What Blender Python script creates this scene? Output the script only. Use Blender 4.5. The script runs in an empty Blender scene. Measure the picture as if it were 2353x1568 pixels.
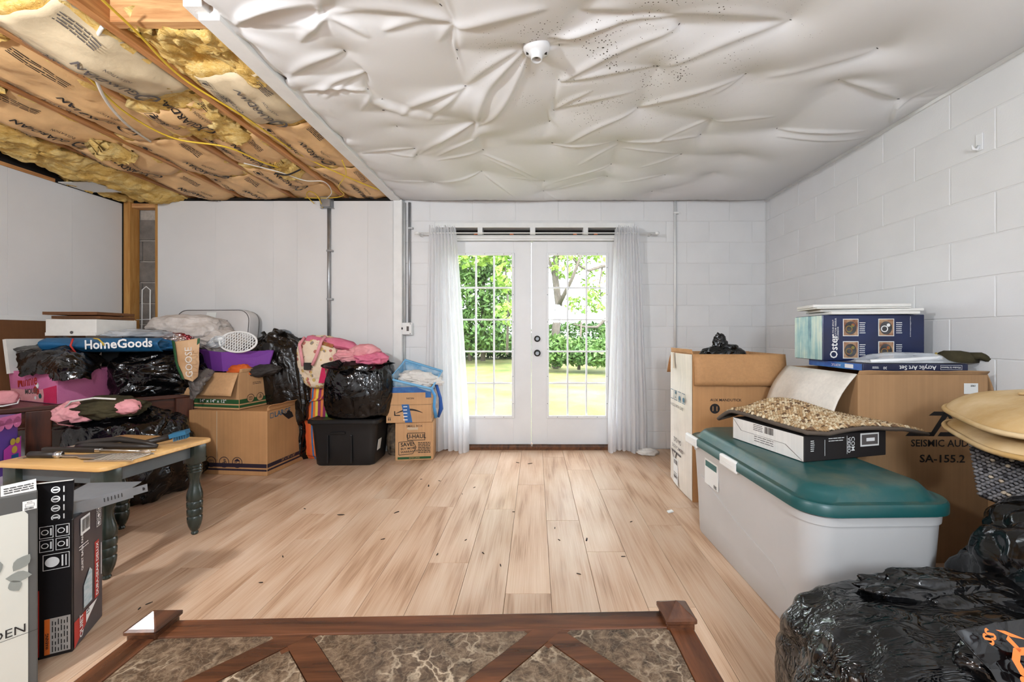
import bpy, bmesh, math, random
import numpy as np
from mathutils import Vector, Matrix
PI = math.pi
random.seed(7)
scene = bpy.context.scene
COL = scene.collection

# ---------------------------------------------------------------- camera / light / exposure
CAMZ, F, VX, VY = 1.074, 920.0, 1230.0, 772.0
cam_d = bpy.data.cameras.new('camera')
cam = bpy.data.objects.new('camera', cam_d)
COL.objects.link(cam)
cam.location = (0, 0, CAMZ)
cam.rotation_euler = (PI / 2, 0, 0)
cam_d.sensor_width = 36.0
cam_d.lens = F / 2353.0 * 36.0
cam_d.shift_x = (2353 / 2 - VX) / 2353.0
cam_d.shift_y = (VY - 1568 / 2) / 2353.0
cam_d.clip_start = 0.02
cam_d.clip_end = 300
scene.camera = cam

scene.view_settings.view_transform = 'Standard'
scene.view_settings.look = 'None'
scene.view_settings.gamma = 1.0
scene.view_settings.use_curve_mapping = False
scene.view_settings.exposure = 0.0

world = bpy.data.worlds.new('overcast_sky')
scene.world = world
world.use_nodes = True
wn = world.node_tree
wn.nodes.clear()
_o = wn.nodes.new('ShaderNodeOutputWorld')
_b = wn.nodes.new('ShaderNodeBackground')
_b.inputs[0].default_value = (0.86, 0.93, 1.0, 1)
_b.inputs[1].default_value = 11.0
wn.links.new(_b.outputs[0], _o.inputs[0])

def lamp(name, typ, loc, energy, color, **kw):
    d = bpy.data.lights.new(name, typ)
    d.energy = energy
    d.color = color
    for k, v in kw.items():
        setattr(d, k, v)
    o = bpy.data.objects.new(name, d)
    o.location = loc
    COL.objects.link(o)
    return o
sun = lamp('sun', 'SUN', (0, 0, 10), 6.0, (1.0, 0.95, 0.86), angle=0.01)
sun.rotation_euler = (math.radians(31), math.radians(12), 0)      # from behind the house: the door side lies in shade
lamp('ceiling_bulb_light', 'POINT', (-1.75, 0.30, 1.95), 128, (0.95, 0.985, 1.02), shadow_soft_size=0.06)
lamp('rear_fill_light', 'POINT', (0.45, -0.9, 1.55), 124, (0.88, 0.97, 1.07), shadow_soft_size=0.2)  # unseen fill added behind the camera to light walls and ceiling evenly
cy = scene.cycles
cy.max_bounces = 6; cy.diffuse_bounces = 3; cy.glossy_bounces = 3; cy.transmission_bounces = 4; cy.transparent_max_bounces = 10
cy.adaptive_threshold = 0.15
cy.caustics_reflective = False; cy.caustics_refractive = False

# ---------------------------------------------------------------- helpers
def P(x, y, d):
    return Vector(((x - VX) * d / F, d, CAMZ - (y - VY) * d / F))
def G(x, y, h=0.0):
    d = (CAMZ - h) * F / (y - VY)
    return Vector(((x - VX) * d / F, d, h))
def s2l(c):
    return tuple(((v / 255.0) / 12.92 if v <= 10 else ((v / 255.0 + 0.055) / 1.055) ** 2.4) for v in c)

def tag(o, label=None, cat=None, group=None, kind=None):
    if label: o['label'] = label
    if cat: o['category'] = cat
    if group: o['group'] = group
    if kind: o['kind'] = kind
    return o
def root(name, label=None, cat=None, loc=(0, 0, 0), rz=0.0, group=None, kind=None):
    o = bpy.data.objects.new(name, None)
    o.empty_display_size = 0.05
    o.location = loc
    o.rotation_euler = (0, 0, rz)
    COL.objects.link(o)
    return tag(o, label, cat, group, kind)
def link(name, me, parent=None, loc=None, rot=None):
    o = bpy.data.objects.new(name, me)
    if parent is not None: o.parent = parent
    if loc is not None: o.location = loc
    if rot is not None: o.rotation_euler = rot
    COL.objects.link(o)
    return o
def copy_tree(o, parent=None):
    c = o.copy()
    COL.objects.link(c)
    if parent is not None: c.parent = parent
    for ch in list(o.children): copy_tree(ch, c)
    return c

class MB:
    """collects geometry, builds ONE mesh object"""
    def __init__(s):
        s.v = []; s.f = []
    def add(s, vs, fs):
        b = len(s.v)
        s.v += [tuple(p) for p in vs]
        s.f += [tuple(i + b for i in f) for f in fs]
        return s
    def box(s, x0, x1, y0, y1, z0, z1, bev=0.0):
        if bev <= 0:
            return s.add([(x0,y0,z0),(x1,y0,z0),(x1,y1,z0),(x0,y1,z0),(x0,y0,z1),(x1,y0,z1),(x1,y1,z1),(x0,y1,z1)],
                  [(0,3,2,1),(4,5,6,7),(0,1,5,4),(1,2,6,5),(2,3,7,6),(3,0,4,7)])
        bm = bmesh.new()
        bmesh.ops.create_cube(bm, size=1.0)
        for v in bm.verts:
            v.co = Vector(((x0+x1)/2 + v.co.x*(x1-x0), (y0+y1)/2 + v.co.y*(y1-y0), (z0+z1)/2 + v.co.z*(z1-z0)))
        bmesh.ops.bevel(bm, geom=list(bm.edges), offset=bev, segments=2, affect='EDGES', profile=0.5)
        bm.verts.index_update()
        s.add([v.co[:] for v in bm.verts], [[v.index for v in f.verts] for f in bm.faces])
        bm.free()
        return s
    def obox(s, c, ax, ay, az):
        """oriented box: centre and three half vectors"""
        c, ax, ay, az = map(Vector, (c, ax, ay, az))
        vs = [c+i*ax+j*ay+k*az for k in (-1,1) for j in (-1,1) for i in (-1,1)]
        return s.add(vs, [(0,2,3,1),(4,5,7,6),(0,1,5,4),(1,3,7,5),(3,2,6,7),(2,0,4,6)])
    def bar(s, a, b, w, t, up=(0,0,1)):
        a, b, up = Vector(a), Vector(b), Vector(up)
        d = (b-a); L = d.length; d.normalize()
        sd = d.cross(up)
        if sd.length < 1e-5: sd = d.cross(Vector((1,0,0)))
        sd.normalize(); u2 = sd.cross(d)
        return s.obox((a+b)/2, d*L/2, sd*w/2, u2*t/2)
    def tube(s, pts, r, n=8, closed=False):
        pts = [Vector(p) for p in pts]
        m = len(pts)
        rs = r if isinstance(r, (list, tuple)) else [r]*m
        vs = []; fs = []
        up = Vector((0,0,1)); prev = None
        for i, p in enumerate(pts):
            if closed: t = pts[(i+1) % m] - pts[i-1]
            else: t = pts[min(i+1,m-1)] - pts[max(i-1,0)]
            if t.length < 1e-9: t = Vector((0,0,1))
            t.normalize()
            if prev is None:
                a = t.cross(up)
                if a.length < 0.1: a = t.cross(Vector((1,0,0)))
            else:
                a = prev - t*prev.dot(t)
                if a.length < 1e-6: a = t.cross(Vector((1,0,0)))
            a.normalize(); prev = a; b = t.cross(a)
            for k in range(n):
                an = 2*PI*k/n
                vs.append(p + (a*math.cos(an) + b*math.sin(an))*rs[i])
        rng = m if closed else m-1
        for i in range(rng):
            j = (i+1) % m
            for k in range(n):
                fs.append((i*n+k, i*n+(k+1)%n, j*n+(k+1)%n, j*n+k))
        if not closed:
            fs.append(tuple(range(n-1,-1,-1)))
            fs.append(tuple((m-1)*n+k for k in range(n)))
        return s.add(vs, fs)
    def lathe(s, prof, c=(0,0,0), n=20, axis='z'):
        """prof: list of (r, h)"""
        vs = []; fs = []
        cx, cy, cz = c
        for r, h in prof:
            for k in range(n):
                a = 2*PI*k/n
                if axis == 'z': vs.append((cx+r*math.cos(a), cy+r*math.sin(a), cz+h))
                elif axis == 'y': vs.append((cx+r*math.cos(a), cy+h, cz-r*math.sin(a)))
                else: vs.append((cx+h, cy+r*math.cos(a), cz+r*math.sin(a)))
        m = len(prof)
        for i in range(m-1):
            for k in range(n):
                fs.append((i*n+k, i*n+(k+1)%n, (i+1)*n+(k+1)%n, (i+1)*n+k))
        fs.append(tuple(range(n-1,-1,-1)))
        fs.append(tuple((m-1)*n+k for k in range(n)))
        return s.add(vs, fs)
    def prism(s, poly, z0, z1):
        """poly: xy list counter-clockwise"""
        n = len(poly)
        vs = [(x,y,z0) for x,y in poly] + [(x,y,z1) for x,y in poly]
        fs = [tuple(range(n-1,-1,-1)), tuple(range(n,2*n))] + [(i,(i+1)%n,n+(i+1)%n,n+i) for i in range(n)]
        return s.add(vs, fs)
    def loft(s, loops, cap0=True, cap1=True):
        n = len(loops[0]); vs = [p for l in loops for p in l]; fs = []
        for i in range(len(loops)-1):
            for k in range(n):
                fs.append((i*n+k, i*n+(k+1)%n, (i+1)*n+(k+1)%n, (i+1)*n+k))
        if cap0: fs.append(tuple(range(n-1,-1,-1)))
        if cap1: fs.append(tuple((len(loops)-1)*n+k for k in range(n)))
        return s.add(vs, fs)
    def grid(s, arr, flip=False):
        """arr: [nu][nv] points"""
        a = np.asarray(arr, float); nu, nv = a.shape[:2]
        b = len(s.v)
        s.v += [tuple(p) for p in a.reshape(-1,3)]
        for i in range(nu-1):
            for j in range(nv-1):
                q = (b+i*nv+j, b+(i+1)*nv+j, b+(i+1)*nv+j+1, b+i*nv+j+1)
                s.f.append(q[::-1] if flip else q)
        return s
    def slab(s, arr, th):
        """sheet with thickness: offset along normals"""
        a = np.asarray(arr, float)
        du = np.gradient(a, axis=0); dv = np.gradient(a, axis=1)
        nn = np.cross(du, dv); nn /= (np.linalg.norm(nn, axis=2, keepdims=True)+1e-12)
        b = a + nn*th
        nu, nv = a.shape[:2]
        o = len(s.v)
        s.v += [tuple(p) for p in a.reshape(-1,3)] + [tuple(p) for p in b.reshape(-1,3)]
        N = nu*nv
        I = lambda i,j: o+i*nv+j
        for i in range(nu-1):
            for j in range(nv-1):
                s.f.append((I(i,j),I(i,j+1),I(i+1,j+1),I(i+1,j)))
                s.f.append((N+I(i,j),N+I(i+1,j),N+I(i+1,j+1),N+I(i,j+1)))
        for i in range(nu-1):
            s.f.append((I(i,0),I(i+1,0),N+I(i+1,0),N+I(i,0)))
            s.f.append((I(i+1,nv-1),I(i,nv-1),N+I(i,nv-1),N+I(i+1,nv-1)))
        for j in range(nv-1):
            s.f.append((I(0,j+1),I(0,j),N+I(0,j),N+I(0,j+1)))
            s.f.append((I(nu-1,j),I(nu-1,j+1),N+I(nu-1,j+1),N+I(nu-1,j)))
        return s
    def mesh(s, name, mat, smooth=False):
        me = bpy.data.meshes.new(name)
        me.from_pydata(s.v, [], s.f)
        if mat is not None: me.materials.append(mat)
        if smooth:
            me.polygons.foreach_set('use_smooth', [True]*len(me.polygons))
        me.update()
        return me
    def build(s, name, mat, parent=None, smooth=False, loc=None, rot=None, autos=None):
        me = s.mesh(name, mat, smooth or autos is not None)
        if autos is not None:
            me.set_sharp_from_angle(angle=math.radians(autos))
        return link(name, me, parent, loc, rot)

# numpy gradient noise
_rng = np.random.RandomState(3)
_perm = np.concatenate([_rng.permutation(256)]*3)
_gr = _rng.normal(size=(256,3)); _gr /= np.linalg.norm(_gr, axis=1, keepdims=True)
def pn(p):
    p = np.asarray(p, float)
    i = np.floor(p).astype(int); f = p - i
    u = f*f*f*(f*(f*6-15)+10)
    i &= 255
    res = 0
    for dx in (0,1):
        for dy in (0,1):
            for dz in (0,1):
                h = _perm[_perm[_perm[(i[...,0]+dx)&255] + ((i[...,1]+dy)&255)] + ((i[...,2]+dz)&255)]
                g = _gr[h]
                d = f - np.array((dx,dy,dz))
                w = (u[...,0] if dx else 1-u[...,0])*(u[...,1] if dy else 1-u[...,1])*(u[...,2] if dz else 1-u[...,2])
                res = res + w*(g*d).sum(-1)
    return res
def fbm(p, octv=4, lac=2.0, gain=0.5):
    a = 1.0; r = 0; q = np.asarray(p, float)
    for k in range(octv):
        r = r + a*pn(q + 17.3*k); q = q*lac; a *= gain
    return r
def ridge(p, octv=4, lac=2.1, gain=0.5):
    a = 1.0; r = 0; q = np.asarray(p, float)
    for k in range(octv):
        r = r + a*(1-2.6*np.abs(pn(q+9.1*k))); q = q*lac; a *= gain
    return r

# ---------------------------------------------------------------- materials
class NT:
    def __init__(s, name):
        m = bpy.data.materials.new(name); m.use_nodes = True
        s.m = m; s.t = m.node_tree; s.t.nodes.clear()
        s.out = s.n('ShaderNodeOutputMaterial')
    def n(s, typ, **kw):
        x = s.t.nodes.new(typ)
        for k, v in kw.items():
            if k.startswith('i_'):
                key = k[2:]
                key = int(key) if key.isdigit() else key.replace('_', ' ')
                x.inputs[key].default_value = v
            else: setattr(x, k, v)
        return x
    def l(s, a, b): s.t.links.new(a, b)
    def ramp(s, fac, stops, interp='LINEAR'):
        r = s.n('ShaderNodeValToRGB'); e = r.color_ramp; e.interpolation = interp
        while len(e.elements) < len(stops): e.elements.new(0.5)
        for el, (p, c) in zip(e.elements, stops):
            el.position = p; el.color = (*c, 1) if len(c) == 3 else c
        s.l(fac, r.inputs[0]); return r.outputs[0]
    def coords(s, scale=(1,1,1), kind='Object', rand=False):
        tc = s.n('ShaderNodeTexCoord'); mp = s.n('ShaderNodeMapping')
        mp.inputs['Scale'].default_value = scale
        v = tc.outputs[kind]
        if rand:
            oi = s.n('ShaderNodeObjectInfo'); ad = s.n('ShaderNodeVectorMath', operation='MULTIPLY_ADD')
            cb = s.n('ShaderNodeCombineXYZ')
            for k in range(3): s.l(oi.outputs['Random'], cb.inputs[k])
            s.l(cb.outputs[0], ad.inputs[0]); ad.inputs[1].default_value = (37.0, 91.0, 13.0); s.l(v, ad.inputs[2])
            v = ad.outputs[0]
        s.l(v, mp.inputs[0]); return mp.outputs[0]
    def noise(s, vec, scale, detail=4, rough=0.55, dist=0.0):
        x = s.n('ShaderNodeTexNoise'); s.l(vec, x.inputs['Vector'])
        x.inputs['Scale'].default_value = scale; x.inputs['Detail'].default_value = detail
        x.inputs['Roughness'].default_value = rough; x.inputs['Distortion'].default_value = dist
        return x.outputs[0]
    def mix(s, fac, a, b, mode='MIX'):
        x = s.n('ShaderNodeMix', data_type='RGBA', blend_type=mode)
        for sock, v in ((x.inputs[0], fac), (x.inputs[6], a), (x.inputs[7], b)):
            if isinstance(v, bpy.types.NodeSocket): s.l(v, sock)
            elif isinstance(v, (int, float)): sock.default_value = v
            else: sock.default_value = (*v, 1) if len(v) == 3 else v
        return x.outputs[2]
    def math(s, op, a, b=0.0):
        x = s.n('ShaderNodeMath', operation=op)
        for sock, v in ((x.inputs[0], a), (x.inputs[1], b)):
            if isinstance(v, bpy.types.NodeSocket): s.l(v, sock)
            else: sock.default_value = v
        return x.outputs[0]
    def bump(s, h, strength=0.3, dist=0.005):
        b = s.n('ShaderNodeBump'); b.inputs['Strength'].default_value = strength; b.inputs['Distance'].default_value = dist
        s.l(h, b.inputs['Height']); return b.outputs[0]
    def pbsdf(s, col=None, rough=0.6, metal=0.0, spec=0.5, normal=None, **kw):
        b = s.n('ShaderNodeBsdfPrincipled')
        for nm, v in (('Base Color', col), ('Roughness', rough), ('Metallic', metal), ('Specular IOR Level', spec)):
            if v is None: continue
            if isinstance(v, bpy.types.NodeSocket): s.l(v, b.inputs[nm])
            elif isinstance(v, (int, float)): b.inputs[nm].default_value = v
            else: b.inputs[nm].default_value = (*v, 1)
        for k, v in kw.items(): b.inputs[k.replace('_', ' ')].default_value = v
        if normal is not None: s.l(normal, b.inputs['Normal'])
        s.l(b.outputs[0], s.out.inputs[0])
        s.b = b
        return s.m

def M(name, rgb, rough=0.6, metal=0.0, spec=0.4, var=0.0, vs=6.0, bump=0.0, bs=40.0, bd=0.004, stretch=(1,1,1), rgb2=None, detail=4, **kw):
    t = NT(name)
    c = s2l(rgb)
    col = c; nrm = None
    if var > 0 or rgb2 is not None:
        v = t.coords(stretch, rand=True)
        nz = t.noise(v, vs, detail)
        c2 = s2l(rgb2) if rgb2 is not None else tuple(x*(1-var) for x in c)
        c1 = c if rgb2 is not None else tuple(min(1, x*(1+var*0.6)) for x in c)
        col = t.ramp(nz, [(0.32, c2), (0.68, c1)])
    if bump > 0:
        v2 = t.coords(stretch)
        nrm = t.bump(t.noise(v2, bs, 5), bump, bd)
    return t.pbsdf(col, rough, metal, spec, nrm, **kw)

MT = {}
MT['wall_white'] = M('painted_block', (222,220,216), 0.75, var=0.07, vs=3, bump=0.5, bs=90, bd=0.002)
def speckled(name, rgb, dots, scale=55, th=0.13):
    t = NT(name)
    v = t.coords((1,1,1), rand=True)
    base = t.ramp(t.noise(v, 2.5, 3), [(0.3, tuple(x*0.93 for x in s2l(rgb))), (0.7, s2l(rgb))])
    vo = t.n('ShaderNodeTexVoronoi'); t.l(v, vo.inputs['Vector']); vo.inputs['Scale'].default_value = scale
    big = t.noise(v, 2.0, 3)
    lim = t.math('MULTIPLY', t.math('SUBTRACT', big, 0.42), th*4)
    msk = t.math('LESS_THAN', vo.outputs['Distance'], lim)
    col = t.mix(t.math('MULTIPLY', msk, 0.55), base, s2l(dots))
    return t.pbsdf(col, 0.75, 0, 0.3, t.bump(t.noise(v, 120, 4), 0.35, 0.002))
MT['block_white'] = speckled('painted_block_speckled', (230,230,230), (140,138,135), 70, 0.055)
MT['panel_white'] = M('painted_panel', (222,221,220), 0.55, var=0.05, vs=1.5)
MT['trim_white'] = M('painted_trim', (232,232,230), 0.5, var=0.05, vs=8)
MT['door_white'] = M('painted_door', (233,234,235), 0.4, var=0.03, vs=4)
MT['block_grey'] = M('bare_block', (128,122,116), 0.9, var=0.25, vs=12, bump=0.8, bs=140, bd=0.004)
MT['mortar'] = M('mortar', (186,178,168), 0.9, var=0.2, vs=20, bump=0.5, bs=90)
MT['mortar_white'] = M('painted_mortar', (224,224,223), 0.8, var=0.06, vs=6)
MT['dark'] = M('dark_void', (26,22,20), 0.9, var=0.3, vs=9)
MT['metal'] = M('galvanised_steel', (168,170,172), 0.38, 0.75, var=0.15, vs=14)
MT['chrome'] = M('chrome', (205,205,205), 0.2, 1.0)
MT['grey_metal'] = M('grey_sheet_metal', (142,146,150), 0.42, 0.55, var=0.15, vs=8)
MT['black_knob'] = M('dark_knob', (28,27,26), 0.35, 0.3)

def wood(name, light, darkc, axis='y', scale=1.0, rough=0.6, band=18, spec=0.35, contrast=(0.35,0.65), bumps=0.15):
    t = NT(name)
    st = {'x': (1.2,14,14), 'y': (14,1.2,14), 'z': (14,14,1.2)}[axis]
    v = t.coords(tuple(s*scale for s in st), rand=True)
    a = t.noise(v, 1.0, 6, 0.6, 1.2)
    b = t.noise(v, 5.0, 3, 0.6, 0.4)
    h = t.math('ADD', t.math('MULTIPLY', a, 0.7), t.math('MULTIPLY', b, 0.3))
    col = t.ramp(h, [(contrast[0], s2l(darkc)), (contrast[1], s2l(light))])
    oi = t.n('ShaderNodeObjectInfo')
    k = t.math('ADD', t.math('MULTIPLY', oi.outputs['Random'], 0.25), 0.85)
    cb = t.n('ShaderNodeCombineColor')
    for q in range(3): t.l(k, cb.inputs[q])
    col = t.mix(1.0, col, cb.outputs[0], 'MULTIPLY')
    return t.pbsdf(col, rough, 0, spec, t.bump(h, bumps, 0.002) if bumps > 0.1 else None)
MT['lumber'] = wood('pine_lumber', (214,160,104), (150,92,48), 'y')
MT['lumber_x'] = wood('pine_lumber_cross', (222,176,122), (164,104,58), 'x')
MT['stud'] = wood('pine_stud', (206,158,92), (168,112,52), 'z')
MT['lumber_dark'] = wood('dark_lumber', (120,76,46), (58,36,24), 'y')
MT['dark_wood'] = wood('dark_stained_wood', (92,48,30), (42,20,14), 'x', 1.0, 0.28, spec=0.5)
MT['dark_wood_z'] = wood('dark_stained_wood_post', (88,46,30), (40,20,14), 'z', 1.0, 0.3, spec=0.5)
MT['walnut_x'] = wood('coffee_table_wood', (104,62,38), (40,22,14), 'x', 0.9, 0.25, spec=0.5, contrast=(0.36,0.66), bumps=0.08)
MT['walnut_y'] = wood('coffee_table_wood_side', (104,62,38), (40,22,14), 'y', 0.9, 0.25, spec=0.5, contrast=(0.36,0.66), bumps=0.08)
MT['oak_top'] = wood('yellow_oak_top', (214,172,112), (188,142,82), 'x', 0.7, 0.4, spec=0.4)
MT['green_paint'] = M('dark_green_paint', (44,52,46), 0.22, spec=0.55, var=0.3, vs=12, bump=0.1, bs=30)
MT['grey_green'] = M('grey_green_paint', (84,90,92), 0.35, spec=0.5, var=0.15, vs=8)

# floor plank: oak laminate
def plank_mat():
    t = NT('oak_laminate')
    v = t.coords((6, 0.55, 6), rand=True)
    a = t.noise(v, 1.3, 2, 0.5, 0.5)
    mid = t.noise(t.coords((34, 1.0, 34), rand=True), 1.0, 3, 0.6, 1.1)
    cath = t.n('ShaderNodeTexWave', wave_type='RINGS', rings_direction='X')
    t.l(t.coords((1.0, 0.085, 1.0), rand=True), cath.inputs['Vector'])
    cath.inputs['Scale'].default_value = 11.0; cath.inputs['Distortion'].default_value = 7.0
    cath.inputs['Detail'].default_value = 2.0; cath.inputs['Detail Scale'].default_value = 0.8
    fine = t.noise(t.coords((210, 5, 210), rand=True), 1.0, 2)
    h = t.math('ADD', t.math('ADD', t.math('MULTIPLY', a, 0.30), t.math('MULTIPLY', mid, 0.30)), t.math('ADD', t.math('MULTIPLY', fine, 0.28), t.math('MULTIPLY', cath.outputs['Fac'], 0.12)))
    col = t.ramp(h, [(0.31, s2l((152,114,84))), (0.46, s2l((194,159,130))), (0.66, s2l((212,184,158)))])
    oi = t.n('ShaderNodeObjectInfo')
    k = t.math('ADD', t.math('MULTIPLY', oi.outputs['Random'], 0.16), 0.88)
    cb = t.n('ShaderNodeCombineColor')
    for q in range(3): t.l(k, cb.inputs[q])
    col = t.mix(1.0, col, cb.outputs[0], 'MULTIPLY')
    dirt = t.noise(t.coords((1,1,1), rand=True), 5.0, 6, 0.7)
    rg = t.ramp(dirt, [(0.3, (0.30,)*3), (0.7, (0.5,)*3)])
    m = t.pbsdf(col, 0.4, 0, 0.32, t.bump(fine, 0.04, 0.001))
    t.l(rg, t.b.inputs['Roughness'])
    return m
MT['plank'] = plank_mat()

def cardboard(name, rgb=(192,144,98), rough=0.62, spec=0.25):
    t = NT(name)
    v = t.coords((60, 60, 1.2), rand=True)
    a = t.noise(v, 1.0, 2)
    b = t.noise(t.coords((1,1,1), rand=True), 4.0, 5)
    h = t.math('ADD', t.math('MULTIPLY', a, 0.35), t.math('MULTIPLY', b, 0.65))
    c = s2l(rgb)
    col = t.ramp(h, [(0.3, tuple(x*0.80 for x in c)), (0.7, tuple(min(1, x*1.10) for x in c))])
    return t.pbsdf(col, rough, 0, spec, t.bump(a, 0.12, 0.002))
MT['card'] = cardboard('brown_cardboard')
MT['card2'] = cardboard('tan_cardboard', (202,158,114))
MT['card_dark'] = cardboard('dark_cardboard', (172,134,96))
MT['card_brown'] = cardboard('deep_brown_cardboard', (116,78,50))
MT['card_glare'] = cardboard('glare_pale_cardboard', (226,218,206), 0.45, 0.5)  # brown cardboard with the door glare put into its pale colour
MT['card_white'] = cardboard('white_cardboard', (226,222,216), 0.5, 0.3)
MT['ink'] = M('black_ink', (34,30,30), 0.6)
MT['ink_grey'] = M('grey_ink', (92,86,84), 0.6)
MT['ink_green'] = M('green_ink', (40,84,46), 0.6)
MT['ink_navy'] = M('navy_ink', (44,34,48), 0.6)
MT['ink_blue'] = M('blue_ink', (38,96,128), 0.5)
MT['ink_white'] = M('white_ink', (236,236,234), 0.5)
MT['ink_red'] = M('red_ink', (182,52,44), 0.5)
MT['ink_orange'] = M('orange_ink', (224,112,44), 0.5)
MT['ink_yellow'] = M('yellow_ink', (204,176,70), 0.6)
MT['label_white'] = M('paper_label', (228,228,224), 0.55)
MT['tape'] = M('packing_tape', (206,186,158), 0.18, spec=0.6)
MT['tape_blue'] = M('blue_printed_tape', (48,110,170), 0.3, spec=0.5, rgb2=(36,84,150), vs=30)
MT['kraft'] = M('kraft_facing', (228,186,134), 0.55, spec=0.35, var=0.16, vs=5, bump=0.3, bs=18, bd=0.01)
MT['kraft_pale'] = M('pale_kraft_facing', (214,196,164), 0.55, spec=0.35, var=0.14, vs=5, bump=0.3, bs=18, bd=0.01)
def fibre():
    t = NT('yellow_fibreglass')
    v = t.coords((1,1,1), rand=True)
    a = t.noise(v, 9.0, 7, 0.65, 0.8); b = t.noise(t.coords((30,30,90)), 1.0, 5, 0.7, 2.0)
    h = t.math('ADD', t.math('MULTIPLY', a, 0.6), t.math('MULTIPLY', b, 0.4))
    col = t.ramp(h, [(0.25, s2l((176,128,58))), (0.45, s2l((224,184,104))), (0.62, s2l((240,216,152))), (0.8, s2l((214,216,170)))])
    return t.pbsdf(col, 0.95, 0, 0.1, t.bump(h, 0.8, 0.02))
MT['fibre'] = fibre()

def plastic_bag(name, rgb=(7,7,8), rough=0.14, scale=7.0, strength=0.35, streaks=0.0, spec=0.5):
    t = NT(name)
    v = t.coords((1,1,1))
    w = t.n('ShaderNodeVectorMath', operation='MULTIPLY_ADD')
    nz = t.n('ShaderNodeTexNoise'); t.l(v, nz.inputs['Vector']); nz.inputs['Scale'].default_value = 4; nz.inputs['Detail'].default_value = 2
    t.l(nz.outputs['Color'], w.inputs[0]); w.inputs[1].default_value = (0.35,0.35,0.35); t.l(v, w.inputs[2])
    def crease(sc, wd):
        vo = t.n('ShaderNodeTexVoronoi', feature='DISTANCE_TO_EDGE'); t.l(w.outputs[0], vo.inputs['Vector']); vo.inputs['Scale'].default_value = sc
        return t.math('MINIMUM', vo.outputs['Distance'], wd)
    h = t.math('ADD', t.math('MULTIPLY', crease(scale, 0.25), 1.6), t.math('MULTIPLY', t.noise(w.outputs[0], scale*1.2, 3, 0.5), 0.6))
    if streaks > 0:
        x = t.noise(t.coords((4.0,9.0,9.0)), 2.4, 3, 0.5, 1.4)
        h = t.math('ADD', h, t.math('MULTIPLY', t.math('MINIMUM', t.math('ABSOLUTE', t.math('SUBTRACT', x, 0.5)), 0.09), streaks))
    else:
        h = t.math('ADD', h, t.math('MULTIPLY', crease(scale*3.3, 0.2), 0.35))
    return t.pbsdf(s2l(rgb), rough, 0, spec, t.bump(h, strength, 0.03))
MT['bag'] = plastic_bag('black_bag_film')
MT['bag_tex'] = plastic_bag('black_textured_bag_film', (7,7,8), 0.15, 6.0, 0.4)
MT['bag_front'] = plastic_bag('black_streaked_bag_film', (7,7,8), 0.12, 4.0, 0.42, 2.2)
MT['bag_brown'] = plastic_bag('brown_black_bag_film', (20,16,13), 0.24, 6, 0.35)
MT['bag_grey'] = plastic_bag('grey_thin_bag_film', (104,97,92), 0.3, 10, 0.4)
MT['tote_black'] = M('black_tote_plastic', (30,30,31), 0.38, var=0.15, vs=8, bump=0.05, bs=60)
MT['tote_clear'] = M('milky_tote_plastic', (192,190,188), 0.35, spec=0.45, var=0.05, vs=3)
MT['tote_teal'] = M('teal_lid_plastic', (28,106,102), 0.34, spec=0.5, rgb2=(20,88,88), vs=4)
def teal():
    t = NT('dusty_teal_lid')
    v = t.coords((1,1,1))
    d = t.noise(v, 7.0, 7, 0.7)
    geo = t.n('ShaderNodeNewGeometry'); sx = t.n('ShaderNodeSeparateXYZ'); t.l(geo.outputs['Normal'], sx.inputs[0])
    up = t.math('MULTIPLY', t.math('MAXIMUM', sx.outputs[2], 0.0), t.ramp(d, [(0.45, (0,0,0)), (0.8, (0.7,0.7,0.7))]))
    col = t.mix(up, s2l((18,74,74)), s2l((112,106,80)))
    return t.pbsdf(col, 0.36, 0, 0.5, t.bump(t.noise(v, 150, 2), 0.05, 0.002))
MT['teal'] = teal()
def cloth(name, rgb, rgb2=None, scale=8, rough=0.9, bump=0.5, bs=120):
    return M(name, rgb, rough, spec=0.15, var=0.12, vs=scale, rgb2=rgb2, bump=bump, bs=bs, bd=0.004)
MT['fleece'] = cloth('white_fleece', (216,208,202), (190,180,172), 14, 0.98, 0.9, 160)
MT['pink'] = cloth('pink_cloth', (226,132,156), (206,104,132), 10)
MT['pale_pink'] = cloth('pale_pink_cloth', (232,166,170), (216,140,146), 10)
MT['pink_bin'] = cloth('pink_bin_fabric', (220,130,172), (206,112,156), 4)
MT['hot_pink'] = cloth('hot_pink_fabric', (214,62,104), (196,46,88), 6)
MT['purple'] = M('purple_box_board', (120,62,152), 0.5, spec=0.35, var=0.08, vs=4)
MT['olive'] = cloth('olive_cloth', (74,68,48), (50,46,34), 10)
MT['tan_plush'] = cloth('tan_plush', (206,180,140), (176,140,84), 5, 0.95, 0.4, 70)
MT['grey_cloth'] = cloth('dark_grey_cloth', (74,70,68), (52,48,46), 10)
MT['orange_cloth'] = cloth('orange_cloth', (222,112,54), (198,88,38), 8)
MT['blue_poly'] = M('blue_woven_bag', (34,96,140), 0.4, spec=0.4, var=0.2, vs=10, bump=0.3, bs=20)
MT['cream_cloth'] = cloth('cream_bag_cloth', (232,212,180), (214,188,150), 7)
MT['mattress'] = M('vinyl_mattress', (206,202,200), 0.45, var=0.05, vs=6)
MT['styro'] = M('white_foam', (226,224,218), 0.7, var=0.04, vs=20)
MT['clear_film'] = None
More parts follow.
